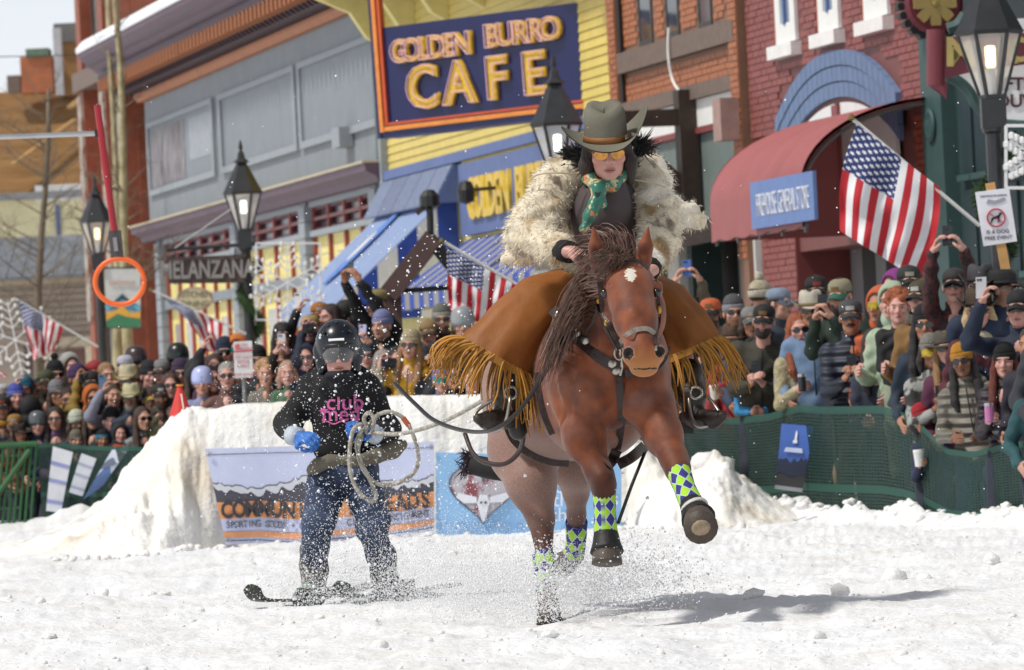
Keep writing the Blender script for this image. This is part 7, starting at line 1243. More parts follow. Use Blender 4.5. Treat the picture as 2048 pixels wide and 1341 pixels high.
fender([(1085, 660, 26.8), (1050, 745, 26.62), (1030, 800, 26.55), (1036, 862, 26.55)], [.06, .06, .05, .045]); fender([(1335, 690, 26.85), (1358, 750, 26.7), (1372, 800, 26.6)], [.06, .05, .045])
def stirrup(pts, d0): MB().tube(smooth_path([P(*q) - SO for q in pts], 6), .0085, 8).build('stirrup', SILV, sad, smooth=True)
stirrup([(1012, 782, 26.5), (985, 800, 26.47), (955, 822, 26.45), (952, 842, 26.42), (980, 862, 26.4), (1000, 858, 26.4), (1012, 840, 26.38), (1020, 800, 26.4), (1014, 784, 26.48)], 26.5); stirrup([(1384, 762, 26.55), (1378, 800, 26.5), (1386, 840, 26.45), (1405, 855, 26.42), (1440, 838, 26.45), (1432, 815, 26.5), (1408, 785, 26.55), (1390, 764, 26.55)], 26.5)
MB().tube([P(1178, 555, 26.7) - SO, P(1178, 548, 26.7) - SO], .045, 12).build('horn', LEAB, sad)
# ================================================================== the rider
RO_ = V(P(1195, 600, 27.0)[0], 27.0, P(1195, 590, 27.0)[2]); rid_ = empty('person', RO_, 0, label='rider in fur coat, fringed leather chaps and olive cowboy hat on the horse', cat='person')
hcR = P(1214, 301, 26.28); hsc = 1.14; RhR = rotz(.06) @ rotx(.2) @ roty(-.03)
parts = []; hpv = []; fb = []; nb = 0
def addb(v, F, hp_=None):
    global nb
    parts.append(v); fb.append(F + nb); nb += len(v); hpv.append(hp_ if hp_ is not None else np.tile(V(9, 9, 9), (len(v), 1)))
hmF = head_sdf(True).mesh(.0055); addb(xf(hmF, RhR, hcR, hsc), hmF[1], hmF[0])
inn = SDF(.05); inn.chain([P(1195, 590, 27.02), P(1200, 450, 26.76), P(1210, 375, 26.6), P(1212, 345, 26.44)], [.13, .11, .06, .055]); LSH, LEL, LWR = P(1112, 378, 26.6), P(1060, 468, 26.42), P(1132, 502, 26.12); RSH, REL, RWR = P(1300, 374, 26.6), P(1318, 476, 26.4), P(1300, 535, 26.12)
for a, e, w_ in ((LSH, LEL, LWR), (RSH, REL, RWR)): inn.chain([a, e, w_], [.06, .05, .035])
KL, KR = P(1030, 715, 26.58), P(1366, 715, 26.62); AL, AR = P(1012, 812, 26.52), P(1390, 812, 26.55)
for a, k_, e in ((P(1150, 590, 27.0), KL, AL), (P(1245, 590, 27.0), KR, AR)): inn.chain([a, k_, e], [.07, .04, .03])
iv, if_ = inn.mesh(.022); addb(iv, if_)
def hand_at(w_, fwd_, palm, flip, kind='grip', sc=1.1):
    fwd_ = unit(fwd_); z_ = -unit(palm - fwd_ * (palm @ fwd_)); y_ = np.cross(z_, fwd_); m_ = HANDS[kind]; v0 = m_[0].copy(); F_ = m_[1]
    if flip: v0[:, 1] *= -1; F_ = F_[:, ::-1]
    return (v0 * sc) @ np.stack([fwd_, y_, z_], 1).T + w_, F_
addb(*hand_at(P(1143, 505, 26.08), P(1200, 512, 26.02) - P(1140, 505, 26.08), V(0, .2, -1), True)); addb(*hand_at(P(1296, 545, 26.08), V(-.7, -.5, -.3), V(0, .2, -1), False))
me = np_mesh('body', np.concatenate(parts) - RO_, np.concatenate(fb), SKINS['p']); vattr(me, 'hp', np.concatenate(hpv)); link(bpy.data.objects.new('body', me), rid_)
def fur_mat():
    m = bpy.data.materials.new('coyote_fur'); m.use_nodes = True; x = NX(m); b_ = x.N['Principled BSDF']; b_.inputs['Roughness'].default_value = .8; b_.inputs['Sheen Weight'].default_value = .3; co = x.coord(); mp = x.N.new('ShaderNodeMapping'); mp.inputs['Scale'].default_value = (1, 1, .55); x.L.new(co, mp.inputs[0])
    n1 = x.noise(6.5, mp.outputs[0], 5); n2 = x.noise(11, mp.outputs[0], 6); c = x.mix(x.ramp(n1, .5, .64), lin('#d6cab2'), lin('#94784f')); c = x.mix(x.op('MULTIPLY', x.ramp(n2, .54, .66), .85), c, lin('#594838')); c = x.mix(x.ramp(x.noise(4, co, 3), .5, .62), c, lin('#e2dbcb')); x.base(c); return m
M_FUR = fur_mat(); ct = SDF(.035)
ct.ell(P(1203, 445, 26.74), (.225, .19, .24)); ct.ell(P(1190, 530, 26.95), (.22, .2, .17)); ct.cap(P(1120, 358, 26.63), P(1165, 335, 26.6), .095, .08); ct.cap(P(1296, 350, 26.63), P(1262, 330, 26.6), .095, .08)
ct.chain([LSH, LEL, P(1118, 502, 26.2)], [.11, .112, .072]); ct.chain([RSH, REL, P(1303, 522, 26.2)], [.105, .098, .072]); ct.chain([P(1100, 465, 26.85), P(1042, 500, 26.85), P(1018, 518, 26.85)], [.12, .075, .035]); ct.chain([P(1300, 420, 26.8), P(1350, 415, 26.85), P(1392, 430, 26.9)], [.1, .045, .04]); ct.chain([P(1320, 440, 26.8), P(1360, 442, 26.85), P(1402, 442, 26.9)], [.08, .045, .03])
ct.cap(P(1214, 330, 26.32), P(1218, 470, 26.38), .1, .14, k=.03, sub=True)      # open front
cv, cf = ct.mesh(.0165); r_n = vnormals(cv, cf); cv = cv + r_n * (.014 * np.sin(cv[:, 0] * 37 + 3 * np.sin(cv[:, 2] * 21)) * np.sin(cv[:, 2] * 31 + cv[:, 1] * 17))[:, None]
coat_o = link(bpy.data.objects.new('fur_coat', np_mesh('fur_coat', cv - RO_, cf, M_FUR)), rid_)
o = MB(); ids = RNG.integers(0, len(cv), 17000); vv, ff = [], []                      # hair tips standing off the coat, swept back by the ride
sw = V(-.25, .35, -.5)
A = cv[ids] + RNG.normal(0, .006, (len(ids), 3)); N_ = unit(1.0) if False else r_n[ids]; dirs = N_ * .7 + sw + RNG.normal(0, .28, (len(ids), 3)); dirs /= np.linalg.norm(dirs, axis=1)[:, None]; Ln = RNG.uniform(.012, .032, (len(ids), 1)); sd = np.cross(dirs, RNG.normal(0, 1, (len(ids), 3))); sd = sd / np.linalg.norm(sd, axis=1)[:, None] * .0022
tri = np.stack([A - sd, A + sd, A + dirs * Ln], 1).reshape(-1, 3); me = np_mesh('fur_tips', tri - RO_, np.arange(len(tri)).reshape(-1, 3), M_FUR, smooth=False); o = link(bpy.data.objects.new('fur_tips', me), coat_o); o['kind'] = 'stuff'
# black collar fur and hair beside the face
BLKF = mat('black_fur', '#0d0b0b', rough=.7, var=.3); o = MB()
for (cx, cy, rx, ry, n_) in ((1152, 308, 22, 12, 260), (1280, 296, 16, 15, 230), (1168, 330, 8, 12, 80), (1262, 330, 6, 12, 60)):
    for _ in range(n_): a = P(cx + RNG.normal(0, rx * .5), cy + RNG.normal(0, ry * .45), 26.45 + RNG.uniform(-.06, .06)); dv = V(RNG.normal(0, .5) + (.35 if cx > 1214 else -.35), RNG.normal(0, .4), RNG.normal(.25, .45)) * .048; w_ = unit(np.cross(dv, V(0, 1, .2))) * .005; o.add([a - w_ - RO_, a + w_ - RO_, a + dv - RO_], [(0, 1, 2)])
for (cx, cy, rx, ry) in ((1152, 310, .05, .03), (1280, 298, .035, .04)): o.add(ICV * V(rx, .06, ry) + P(cx, cy, 26.5) - RO_, ICF)
o.build('collar_fur', BLKF, rid_, kind='stuff')
def lacing(pts): MB().tube(smooth_path([P(*q) - RO_ for q in pts], 6), .0045, 6).build('coat_lace', mat('rawhide_lace', '#b9ac90', var=.1), rid_)
lacing([(1058, 362, 26.45), (1075, 350, 26.42), (1110, 346, 26.4), (1150, 348, 26.42), (1165, 342, 26.42)]); lacing([(1265, 360, 26.4), (1295, 364, 26.4), (1330, 375, 26.42)])
# vest and shirt in the open front
s_ = SDF(.04); s_.ell(P(1215, 440, 26.56), (.17, .17, .22)); s_.cap(P(1214, 385, 26.5), P(1214, 365, 26.44), .08, .07); s_.ell(P(1218, 412, 26.38), (.105, .1, .14)); s_.cap(P(1216, 372, 26.36), P(1216, 362, 26.36), .075); v_, f_ = s_.mesh(.016); v_ = wrinkle(v_, f_, .006); link(bpy.data.objects.new('vest', np_mesh('vest', v_ - RO_, f_, mat('brown_grey_vest', '#4c4344', rough=.8, var=.15))), rid_)
SCARF = mat('patterned_silk', '#2c6a58', col2='#b9b184', scale=16, c2=(.52, .55), rough=.35); x_ = NX(SCARF)
_n3 = x_.noise(19, x_.coord(), 3); _old = x_.N['Principled BSDF'].inputs['Base Color'].links[0].from_socket; x_.base(x_.mix(x_.ramp(_n3, .6, .63), x_.mix(x_.ramp(x_.noise(15, x_.coord(), 2), .36, .34), _old, lin('#16232c')), lin('#c4703a')))
s_ = SDF(.02); s_.chain([P(1170, 338, 26.36), P(1180, 358, 26.28), P(1196, 378, 26.22), P(1225, 368, 26.24), P(1250, 345, 26.32), P(1256, 325, 26.38)], [.026, .03, .034, .034, .03, .02]); s_.ell(P(1196, 382, 26.2), (.027, .027, .027)); s_.chain([P(1194, 392, 26.2), P(1186, 420, 26.18), P(1170, 456, 26.17)], [.02, .032, .024]); s_.chain([P(1200, 392, 26.2), P(1206, 412, 26.2)], [.025, .02]); v_, f_ = s_.mesh(.009); v_ = wrinkle(v_, f_, .005, 2.2); link(bpy.data.objects.new('neckerchief', np_mesh('neckerchief', v_ - RO_, f_, SCARF)), rid_)
for (a, c_) in (((1118, 500, 26.2), (1140, 505, 26.09)), ((1304, 528, 26.2), (1297, 542, 26.1))): MB().tube([P(*a) - RO_, P(*c_) - RO_], .052, 14).build('cuff', mat('black_knit_cuff', '#131316', rough=.9), rid_, smooth=True)
# hat, glasses, hair
MhR = Matrix.Translation(Vector(hcR - RO_)) @ Matrix([list(r) for r in RhR]).to_4x4() @ Matrix.Scale(hsc, 4); FELT = mat('olive_felt', '#6a675a', rough=.9, var=.1, scale=5, bump=.15, bscale=90); BAND = mat('tan_hat_band', '#8a5a30', rough=.5, var=.2)
hm_ = None
def rider_hat():
    n = 40; d = MB(); rows = []; hh = .15
    for (r, z) in ((1.02, 0), (1.0, .04), (.985, .08), (.96, .12), (.9, hh - .02), (.8, hh), (.55, hh - .002), (.3, hh - .018), (.02, hh - .026)):
        rows.append([(.088 * r * math.cos(a), .016 + .112 * r * math.sin(a), .035 + z - .013 * (z > .14) * math.exp(-(math.cos(a) * r / .3) ** 2) + .012 * (z > .1) * math.sin(a)) for a in np.linspace(0, 6.2832, n + 1)[:-1]])
    d.grid(rows, wrap=True); b2 = MB(); rows = []
    for t in np.linspace(0, 1, 10):
        rows.append([((.088 + .125 * t - .035 * t * t) * math.cos(a), .016 + (.11 + .09 * t) * math.sin(a), .04 - .002 * t + .115 * (abs(math.cos(a)) ** 2.4) * t ** 1.5 * (1.2 if math.cos(a) > 0 else .6) - .016 * t * max(0, -math.sin(a)) ** 2) for a in np.linspace(0, 6.2832, n + 1)[:-1]])
    b2.grid(rows, wrap=True); b2.grid([[(x, y, z - .005) for x, y, z in r] for r in rows][::-1], wrap=True); return d, b2
d1, d2 = rider_hat(); ho = d1.build('hat', FELT, rid_, smooth=True); ho.matrix_local = MhR; d2.build('brim', FELT, ho, smooth=True); bb = MB(); bb.lathe([(1.025, .004), (1.03, .028), (1.0, .03)], 40, c=(0, .016, .035), sx=.09, sy=.1145); bb.build('hat_band', BAND, ho, smooth=True)
fe = MB(); fe.poly([(.07, -.085, .05), (.1, -.06, .058), (.125, -.04, .06), (.1, -.05, .075), (.07, -.08, .068)], (0, -1, .2), .006); fe.build('feather', mat('striped_feather', '#b0a090', col2='#5c4a40', scale=40, c2=(.45, .55)), ho)
so = link(bpy.data.objects.new('sunglasses', HATS['shades'][0][1].copy()), rid_); so.data.materials.clear(); so.data.materials.append(mat('gold_mirror_lens', '#c08a4a', metal=.85, rough=.12, var=.4, scale=30)); so.matrix_local = MhR
hv_ = HAIRS['bob']; o = link(bpy.data.objects.new('hair', np_mesh('hair', *hv_, hairm('#2a1d18'))), rid_); o.matrix_local = MhR
# chaps: flared leather lofts with fringe
CHAP = mat('saddle_tan_leather', '#8a5426', spec=.3, rough=.58, var=.14, scale=3, bump=.25, bscale=14); FRG = mat('golden_suede_fringe', '#a5742c', rough=.75, var=.25, island=.25)
def loft(secs, n=28, fold=.05):
    rows = []
    secs = np.array(secs, float); tt = np.linspace(0, len(secs) - 1, 16)
    for t in tt:
        i = min(int(t), len(secs) - 2); f_ = t - i; (x0, y0, d0, wx, wy, dp) = secs[i] * (1 - f_) + secs[i + 1] * f_; c = P(x0, y0, d0); e = P(x0 + wx, y0 + wy, d0) - c; u = t / (len(secs) - 1)
        rows.append([c + e * math.cos(a) + V(0, 1, 0) * dp * math.sin(a) + (e * math.cos(a) + V(0, dp, 0) * math.sin(a)) * fold * 1.5 * u ** .7 * (math.sin(5 * a + 3 * u) + .8 * math.sin(9 * a - 5 * u + 1)) - RO_ for a in np.linspace(0, 6.2832, n + 1)[:-1]])
    return rows
def chap(secs, name='chap'):
    rows = loft(secs); o = MB(); o.grid(rows, wrap=True); o = o.build(name, CHAP, rid_, smooth=True); return rows[-1], o
edgeL, chL = chap([(1165, 560, 26.85, 48, 22, .17), (1105, 585, 26.72, 56, 30, .15), (1048, 640, 26.62, 62, 32, .14), (1006, 692, 26.56, 64, 35, .13), (993, 712, 26.54, 66, 37, .13)]); edgeR, chR = chap([(1260, 560, 26.9, 50, -15, .16), (1315, 590, 26.8, 52, -18, .16), (1360, 645, 26.68, 48, -22, .16), (1384, 694, 26.62, 52, -22, .16)])
def fringe(edge, sway, parent, n_, seed):
    r = np.random.default_rng(seed); o = MB(); m = len(edge)
    for i in range(n_):
        u = r.uniform(0, m); a, b_ = edge[int(u) % m], edge[(int(u) + 1) % m]; p0 = a + (b_ - a) * (u % 1); px_, _ = topx(p0 + RO_); k_ = sway(px_); L_ = r.uniform(.15, .27); fly = V(k_[0], r.normal(0, .25), k_[1]) + r.normal(0, .16, 3); fly /= np.linalg.norm(fly); dn = V(0, 0, -1); q1 = p0 + (fly * .8 + V(0, 0, .1)) * L_ * .35; q2 = q1 + (fly * .75 + dn * .35) * L_ * .35; q3 = q2 + (fly * .5 + dn * .8 + r.normal(0, .2, 3)) * L_ * .35; pts = smooth_path([p0, q1, q2, q3], 3); o.tube(pts, np.linspace(.0062, .0028, len(pts)), 4)
    for i in range(m): o.add([edge[i], edge[(i + 1) % m], edge[(i + 1) % m] * 1.0 + V(-.01, 0, -.035), edge[i] + V(-.01, 0, -.035)], [(0, 1, 2, 3)])
    o.build('fringe', FRG, parent, kind='stuff')
fringe(edgeL, lambda px_: (-1.25 + .012 * (px_ - 915) * .9, -.35 - .005 * (px_ - 915)), chL, 150, 3); fringe(edgeR, lambda px_: (.35 + .006 * (px_ - 1350), -.8), chR, 110, 5)
# boots and jeans
BOOT = mat('worn_boot_leather', '#2b221d', rough=.5, var=.35, scale=10, bump=.3)
for nm, sh, ft, kn in (('boot', [(1026, 740, 26.56), (1014, 790, 26.52), (1012, 822, 26.52)], [(1030, 838, 26.58), (1008, 836, 26.5), (978, 840, 26.42), (956, 838, 26.38)], 0), ('boot', [(1372, 745, 26.6), (1384, 790, 26.56), (1388, 820, 26.55)], [(1372, 838, 26.6), (1392, 836, 26.52), (1424, 838, 26.44), (1446, 832, 26.4)], 0)):
    s_ = SDF(.025); s_.chain([P(*q) for q in sh], [.075, .062, .052]); s_.chain([P(*q) for q in ft], [.04, .047, .042, .026]); v_, f_ = s_.mesh(.011); bo = link(bpy.data.objects.new(nm, np_mesh(nm, wrinkle(v_, f_, .003, 1.6) - RO_, f_, BOOT)), rid_)
    q = ft[0]; MB().box(-.032, .032, -.035, .035, -.05, .0).build('heel', LEAB, bo).location = P(q[0], q[1] + 8, q[2]) - RO_
    q = sh[1]; MB().tube([P(q[0] + 8, q[1] - 4, q[2] - .075) - RO_ + .028 * (RGT * math.cos(a) + UPV * math.sin(a)) for a in np.linspace(0, 6.283, 14)], .007, 6).build('spur_buckle', SILV, bo)
s_ = SDF(.03); s_.chain([P(1060, 690, 26.66), P(1030, 750, 26.6)], [.09, .07]); s_.chain([P(1345, 690, 26.72), P(1372, 750, 26.62)], [.09, .07]); s_.chain([P(1060, 690, 26.66), P(1150, 600, 26.98), P(1245, 600, 26.98), P(1345, 690, 26.72)], [.09, .1, .1, .09]); v_, f_ = s_.mesh(.022); link(bpy.data.objects.new('jeans', np_mesh('jeans', v_ - RO_, f_, mat('dark_jeans', '#1c2030', rough=.85, var=.2))), rid_)
# reins and the loose black strap
o = MB(); o.tube(smooth_path([P(1236, 705, 25.5), P(1205, 640, 25.75), P(1180, 560, 25.95), P(1160, 512, 26.0)], 8), .0075, 6); centre(o.build('rein', LEAB, label='thin dark rein running from the bit to the rider hand', cat='rein', smooth=True))
o = MB(); o.tube(smooth_path([P(790, 768, 27.6), P(830, 808, 27.3), P(870, 842, 27.0), (P(930, 862, 26.6)), P(985, 860, 26.2), P(1035, 825, 26.05), P(1090, 745, 25.95), P(1135, 665, 25.85), P(1160, 590, 25.85), P(1170, 545, 25.9)], 8), .0105, 6); centre(o.build('loose_strap', LEAB, label='long black strap looping from the neck past the boot', cat='strap', smooth=True))
o = MB(); o.tube(smooth_path([P(1292, 900, 26.1), P(1280, 930, 26.0), P(1262, 975, 25.95), P(1236, 1048, 25.95)], 6), .009, 6); centre(o.build('hanging_strap', LEAB, label='short dark strap dangling below the horse chest', cat='strap', smooth=True))
o = MB(); o.tube(smooth_path([P(930, 868, 27.4), P(945, 905, 27.3), P(970, 925, 27.2), P(1010, 928, 27.1), P(1040, 900, 27.0), P(1050, 850, 26.7), P(1056, 800, 26.5)], 6), .012, 6); centre(o.build('crupper_strap', LEA, label='brown strap looping behind the stirrup', cat='strap', smooth=True))
# ================================================================== the skier
KO = V(P(690, 1200, 30.8)[0], 30.8, 0); sk = empty('person', KO, 0, label='skier in black hoodie, helmet and jeans holding the tow rope', cat='person'); SD = 30.8
K_ = lambda px, py, dd=0.0: P(px, py, SD + dd)
parts, hpv, fb, nb = [], [], [], 0; hcS = K_(677, 707, -.12); RhS = rotz(.03) @ rotx(.12); hm0 = HEADS[False]; addb(xf(hm0, RhS, hcS, 1.05), hm0[1], hm0[0])
inn = SDF(.05); SLs, SEl, SWl = K_(622, 780), K_(576, 850, -.02), K_(588, 872, -.22); SRs, SEr, SWr = K_(736, 780), K_(774, 862, -.02), K_(748, 868, -.25)
inn.chain([K_(690, 935, .05), K_(682, 800, -.03), K_(678, 760, -.08)], [.1, .09, .055]); [inn.chain(q, [.06, .05, .035]) for q in ([SLs, SEl, SWl], [SRs, SEr, SWr])]
HL, KLs, ALs = K_(658, 945, .03), K_(636, 1050, -.25), K_(625, 1150, .02); HR, KRs, ARs = K_(722, 945, .03), K_(744, 1050, -.25), K_(772, 1155, .02); [inn.chain(q, [.07, .04, .03]) for q in ([HL, KLs, ALs], [HR, KRs, ARs])]
iv, if_ = inn.mesh(.025); addb(iv, if_); me = np_mesh('body', np.concatenate(parts) - KO, np.concatenate(fb), SKINS['p']); vattr(me, 'hp', np.concatenate(hpv)); link(bpy.data.objects.new('body', me), sk)
HOOD = mat('black_hoodie', '#131316', rough=.9, var=.25, scale=8, bump=.4, bscale=14); s_ = SDF(.05); s_.ell(K_(680, 800, -.02), (.175, .135, .17)); s_.ell(K_(684, 865, 0), (.165, .135, .2)); s_.ell(K_(690, 900, .02), (.17, .135, .06)); s_.cap(K_(630, 772), K_(728, 772), .07); s_.chain([SLs, SEl, SWl], [.075, .068, .05]); s_.chain([SRs, SEr, SWr], [.075, .068, .05]); s_.cap(K_(677, 762, -.03), K_(677, 772, -.03), .1, .12)
v_, f_ = s_.mesh(.014); v_ = wrinkle(v_, f_, .009); hd = link(bpy.data.objects.new('hoodie', np_mesh('hoodie', v_ - KO, f_, HOOD)), sk); BV2 = BVHTree.FromPolygons([tuple(v) for v in v_], [tuple(int(i) for i in f) for f in f_])
def onk(px, py, off=.008): r_ = unit(ray(px, py)); h = BV2.ray_cast(Vector(CAM), Vector(r_)); p_ = np.array(h[0]) if h[0] is not None else K_(px, py, -.2); return p_ - r_ * off - KO
s_ = SDF(.03); s_.chain([K_(636, 752, -.02), K_(655, 775, -.12), K_(695, 778, -.13), K_(720, 754, -.03), K_(690, 740, .1), K_(650, 740, .08)], [.05, .05, .05, .05, .07, .06]); v_, f_ = s_.mesh(.014); link(bpy.data.objects.new('hood', np_mesh('hood', wrinkle(v_, f_, .006) - KO, f_, HOOD)), sk)
s_ = SDF(.02); s_.ell(hcS + V(0, -.015, -.118), (.082, .092, .035)); s_.ell(hcS + V(0, .02, -.165), (.085, .095, .065)); v_, f_ = s_.mesh(.01); link(bpy.data.objects.new('face_warmer', np_mesh('face_warmer', wrinkle(v_, f_, .003, 2) - KO, f_, mat('navy_neck_gaiter', '#15151f', rough=.85))), sk)
HEL = mat('dark_navy_helmet', '#10141f', rough=.28, var=.2, scale=9); s_ = SDF(.02); s_.ell(hcS + V(0, .025, .055), (.122, .14, .13)); s_.cap(hcS + V(-.1, .03, .02), hcS + V(-.088, .02, -.085), .04, .03); s_.cap(hcS + V(.1, .03, .02), hcS + V(.088, .02, -.085), .04, .03); s_.ell(hcS + V(0, -.16, -.05), (.1, .16, .09), k=.015, sub=True); s_.ell(hcS + V(0, 0, -.17), (.09, .13, .12), k=.02, sub=True)
v_, f_ = s_.mesh(.0085); ho = link(bpy.data.objects.new('helmet', np_mesh('helmet', v_ - KO, f_, HEL)), sk)
for (dx, dz) in ((-.045, .15), (.0, .165), (.045, .15), (-.07, .115), (.07, .115)):
    o = MB(); o.add(ICV * V(.011, .02, .008), ICF); o = o.build('vent', BLK, ho, smooth=True); o.location = hcS + V(dx, -.09 + abs(dx) * .2 + (dz - .12) * 1.1, dz) - KO
o = MB(); o.box(-.042, .042, -.006, .006, -.006, .006); o = o.build('badge', mat('white_badge', (.8, .8, .8), var=0), ho); o.location = hcS + V(-.005, -.112, .072) - KO; o.rotation_euler = (-.3, 0, 0)
g_ = MB(); g_.grid([[tuple(hcS - KO + V(math.sin(a) * .094 * (1.0 - .15 * abs(z_) / .05), .012 - .128 * math.cos(a) - .012 * math.cos(z_ * 28), z_ - (.012 * math.exp(-(a / .22) ** 2) * -1 if z_ < -.03 else 0))) for a in np.linspace(-1.15, 1.15, 19)] for z_ in np.linspace(-.052, .038, 8)]); g_.build('goggle_lens', mat('smoky_lens', '#5a5a5c', rough=.3, var=.35, scale=12, spec=.5), sk, smooth=True); g_ = MB(); g_.tube([tuple(hcS - KO + V(math.sin(a) * .1, .014 - .132 * math.cos(a), .042)) for a in np.linspace(-1.25, 1.25, 15)], .012, 6); g_.build('goggle_frame', BLK, sk, smooth=True)
# pink print
PNK = mat('pink_print', '#c65f9a', var=.12, rough=.7)
def kprint(tx, px, py, size): 
    me = text_mesh(tx, size, .0, bold=.001)
    for v in me.vertices: p_ = onk(px + v.co.x * 369, py - v.co.y * 369, .01); v.co = Vector(p_)
    me.materials.clear(); me.materials.append(PNK); return link(bpy.data.objects.new('pink_lettering', me), hd)
kprint('club', 690, 806, .125); kprint('med', 682, 829, .12)
for (cx, cy, rr_) in ((647, 822, 11), (710, 838, 11)):
    pts = [onk(cx + rr_ * (1 if i % 2 else .5) * math.cos(i * math.pi / 7), cy + rr_ * .8 * (1 if i % 2 else .5) * math.sin(i * math.pi / 7), .01) for i in range(14)]; o = MB(); o.add([onk(cx, cy, .012)] + pts, [(0, i + 1, (i + 1) % 14 + 1) for i in range(14)]); o.build('pink_palm', PNK, hd); MB().tube([onk(cx + 1, cy + 4, .01), onk(cx + 4, cy + 22, .01)], .006, 4).build('pink_palm_stem', PNK, hd)
MB().tube([onk(x_, 846 + 3 * math.sin(x_ * .2), .01) for x_ in range(645, 716, 5)], .004, 4).build('pink_line', PNK, hd)
# sash, jeans, boots, skis
s_ = SDF(.03); s_.chain([K_(630, 935, -.12), K_(660, 925, -.17), K_(700, 922, -.18), K_(750, 915, -.12)], [.035, .03, .03, .035]); s_.chain([K_(640, 930, -.12), K_(625, 940, -.05)], [.03, .03]); s_.chain([K_(750, 915, -.1), K_(785, 900, -.06), K_(805, 890, -.04)], [.04, .05, .03]); v_, f_ = s_.mesh(.012); link(bpy.data.objects.new('waist_sash', np_mesh('waist_sash', wrinkle(v_, f_, .008) - KO, f_, mat('khaki_cloth', '#6b6558', rough=.9, var=.2, bump=.4))), sk)
JEA = mat('snowy_denim', '#26334e', col2='#43506a', scale=7, c2=(.4, .7), rough=.85, bump=.4, bscale=25); s_ = SDF(.05); s_.ell(K_(690, 945, .03), (.155, .13, .11)); s_.chain([HL, KLs, K_(628, 1120, 0)], [.108, .085, .072]); s_.chain([HR, KRs, K_(765, 1125, 0)], [.108, .085, .072]); v_, f_ = s_.mesh(.014); link(bpy.data.objects.new('jeans', np_mesh('jeans', wrinkle(v_, f_, .011) - KO, f_, JEA)), sk)
GAI = mat('grey_ski_boot', '#57544f', rough=.6, var=.35, scale=16, bump=.3)
for (a, b_, c_, tx) in ((K_(628, 1105, 0), K_(628, 1185, .02), K_(604, 1206, -.16), -1), (K_(762, 1110, 0), K_(776, 1190, .02), K_(758, 1206, -.16), -1)):
    s_ = SDF(.03); s_.chain([a, b_], [.082, .07]); s_.chain([b_ + V(0, .05, -.03), c_], [.062, .05]); v_, f_ = s_.mesh(.013); bo = link(bpy.data.objects.new('ski_boot', np_mesh('ski_boot', wrinkle(v_, f_, .005, 1.4) - KO, f_, GAI)), sk)
    for t in (.25, .5, .75): q_ = b_ + (c_ - b_) * t; MB().tube([q_ - KO + V(.062 * math.cos(u), .03 * math.cos(u) - .02, .058 * math.sin(u) + .01) for u in np.linspace(0, 3.14, 9)], .008, 5).build('boot_buckle', mat('pale_green_buckle', '#9fb4a4', var=.2), bo)
BG_ = mat('blue_work_glove', '#2f68b4', rough=.7, var=.2, scale=14); GL2 = mat('white_glove_cuff', '#aab4c0', rough=.8, var=.15)
for (w_, fw, pl_, fl) in ((SWl, V(.55, -.75, -.1), V(.4, .2, -.6), True), (SWr, V(-.55, -.7, .3), V(-.5, .3, -.6), False)):
    v_, F_ = hand_at(w_ + unit(fw) * .05, fw, pl_, fl, 'grip', 1.16); go = link(bpy.data.objects.new('glove', np_mesh('glove', v_ - KO, F_, BG_)), sk); MB().tube([w_ - unit(fw) * .02 - KO, w_ + unit(fw) * .055 - KO], [.055, .05], 12).build('glove_cuff', GL2, go, smooth=True)
def ski(tip, boot, tail, label):
    o = MB(); a, b_, c_ = (np.asarray(q, float) for q in (tip, boot, tail)); path = smooth_path([a + V(0, 0, .09), a + (b_ - a) * .12 + V(0, 0, .015), a + (b_ - a) * .5, b_, b_ + (c_ - b_) * .6, c_ + V(0, 0, .01)], 8); rows = []; n_ = len(path)
    for i, p_ in enumerate(path):
        t = i / (n_ - 1); d_ = unit(path[min(i + 1, n_ - 1)] - path[max(i - 1, 0)]); s2 = unit(np.cross(d_, V(0, 0, 1))); w2 = .05 * (1.15 - .35 * math.sin(math.pi * t)) * min(1, (t + .005) * 16) ** .5; up = np.cross(s2, d_); rows.append([p_ - s2 * w2 - up * .008, p_ + s2 * w2 - up * .008, p_ + s2 * w2 + up * .008, p_ - s2 * w2 + up * .008])
    o.grid(rows, wrap=True); o = o.build('ski', mat('dark_green_ski_topsheet', '#1b211d', col2='#5d7a4c', scale=11, c2=(.55, .7), rough=.4), label=label, cat='ski'); centre(o); l_ = np.array(o.location); MB().bar(b_ - unit(b_ - a) * .16 + V(0, 0, .035) - l_, b_ + unit(b_ - a) * .16 + V(0, 0, .035) - l_, .06, .05).build('binding', BLK, o)
def gpt(px, d_, z=.04): return V((px - CXP) / FPX * d_, d_, z + street_z((px - CXP) / FPX * d_, d_))
ski(gpt(476, 30.25), gpt(610, 30.78), gpt(725, 31.5), 'dark ski with raised rounded tip under the skier'); ski(gpt(655, 30.15), gpt(768, 30.72), gpt(880, 31.5), 'dark ski half buried in flying snow under the skier')
# ------------------------------------------------------------------ tow rope with coils
ROPE = mat('snowy_rope', '#8d877b', col2='#b9b4aa', scale=30, c2=(.4, .6), rough=.9, bump=.6, bscale=120); o = MB(); rp = []
R_ = lambda px, py, d_: P(px, py, d_)
o.tube(smooth_path([R_(742, 866, 30.42), R_(800, 868, 30.1), R_(870, 850, 29.5), R_(930, 822, 28.8), R_(985, 785, 28.1), R_(1040, 720, 27.6), R_(1120, 620, 27.3)], 12), .0115, 8)
o.tube(smooth_path([R_(735, 868, 30.42), R_(722, 850, 30.4), R_(706, 862, 30.38), R_(699, 905, 30.36), R_(702, 950, 30.36), R_(718, 985, 30.36), R_(742, 1003, 30.38), R_(752, 992, 30.4), R_(740, 960, 30.4), R_(722, 925, 30.4), R_(714, 890, 30.4), R_(722, 862, 30.4), R_(734, 856, 30.4)], 8), .012, 8)
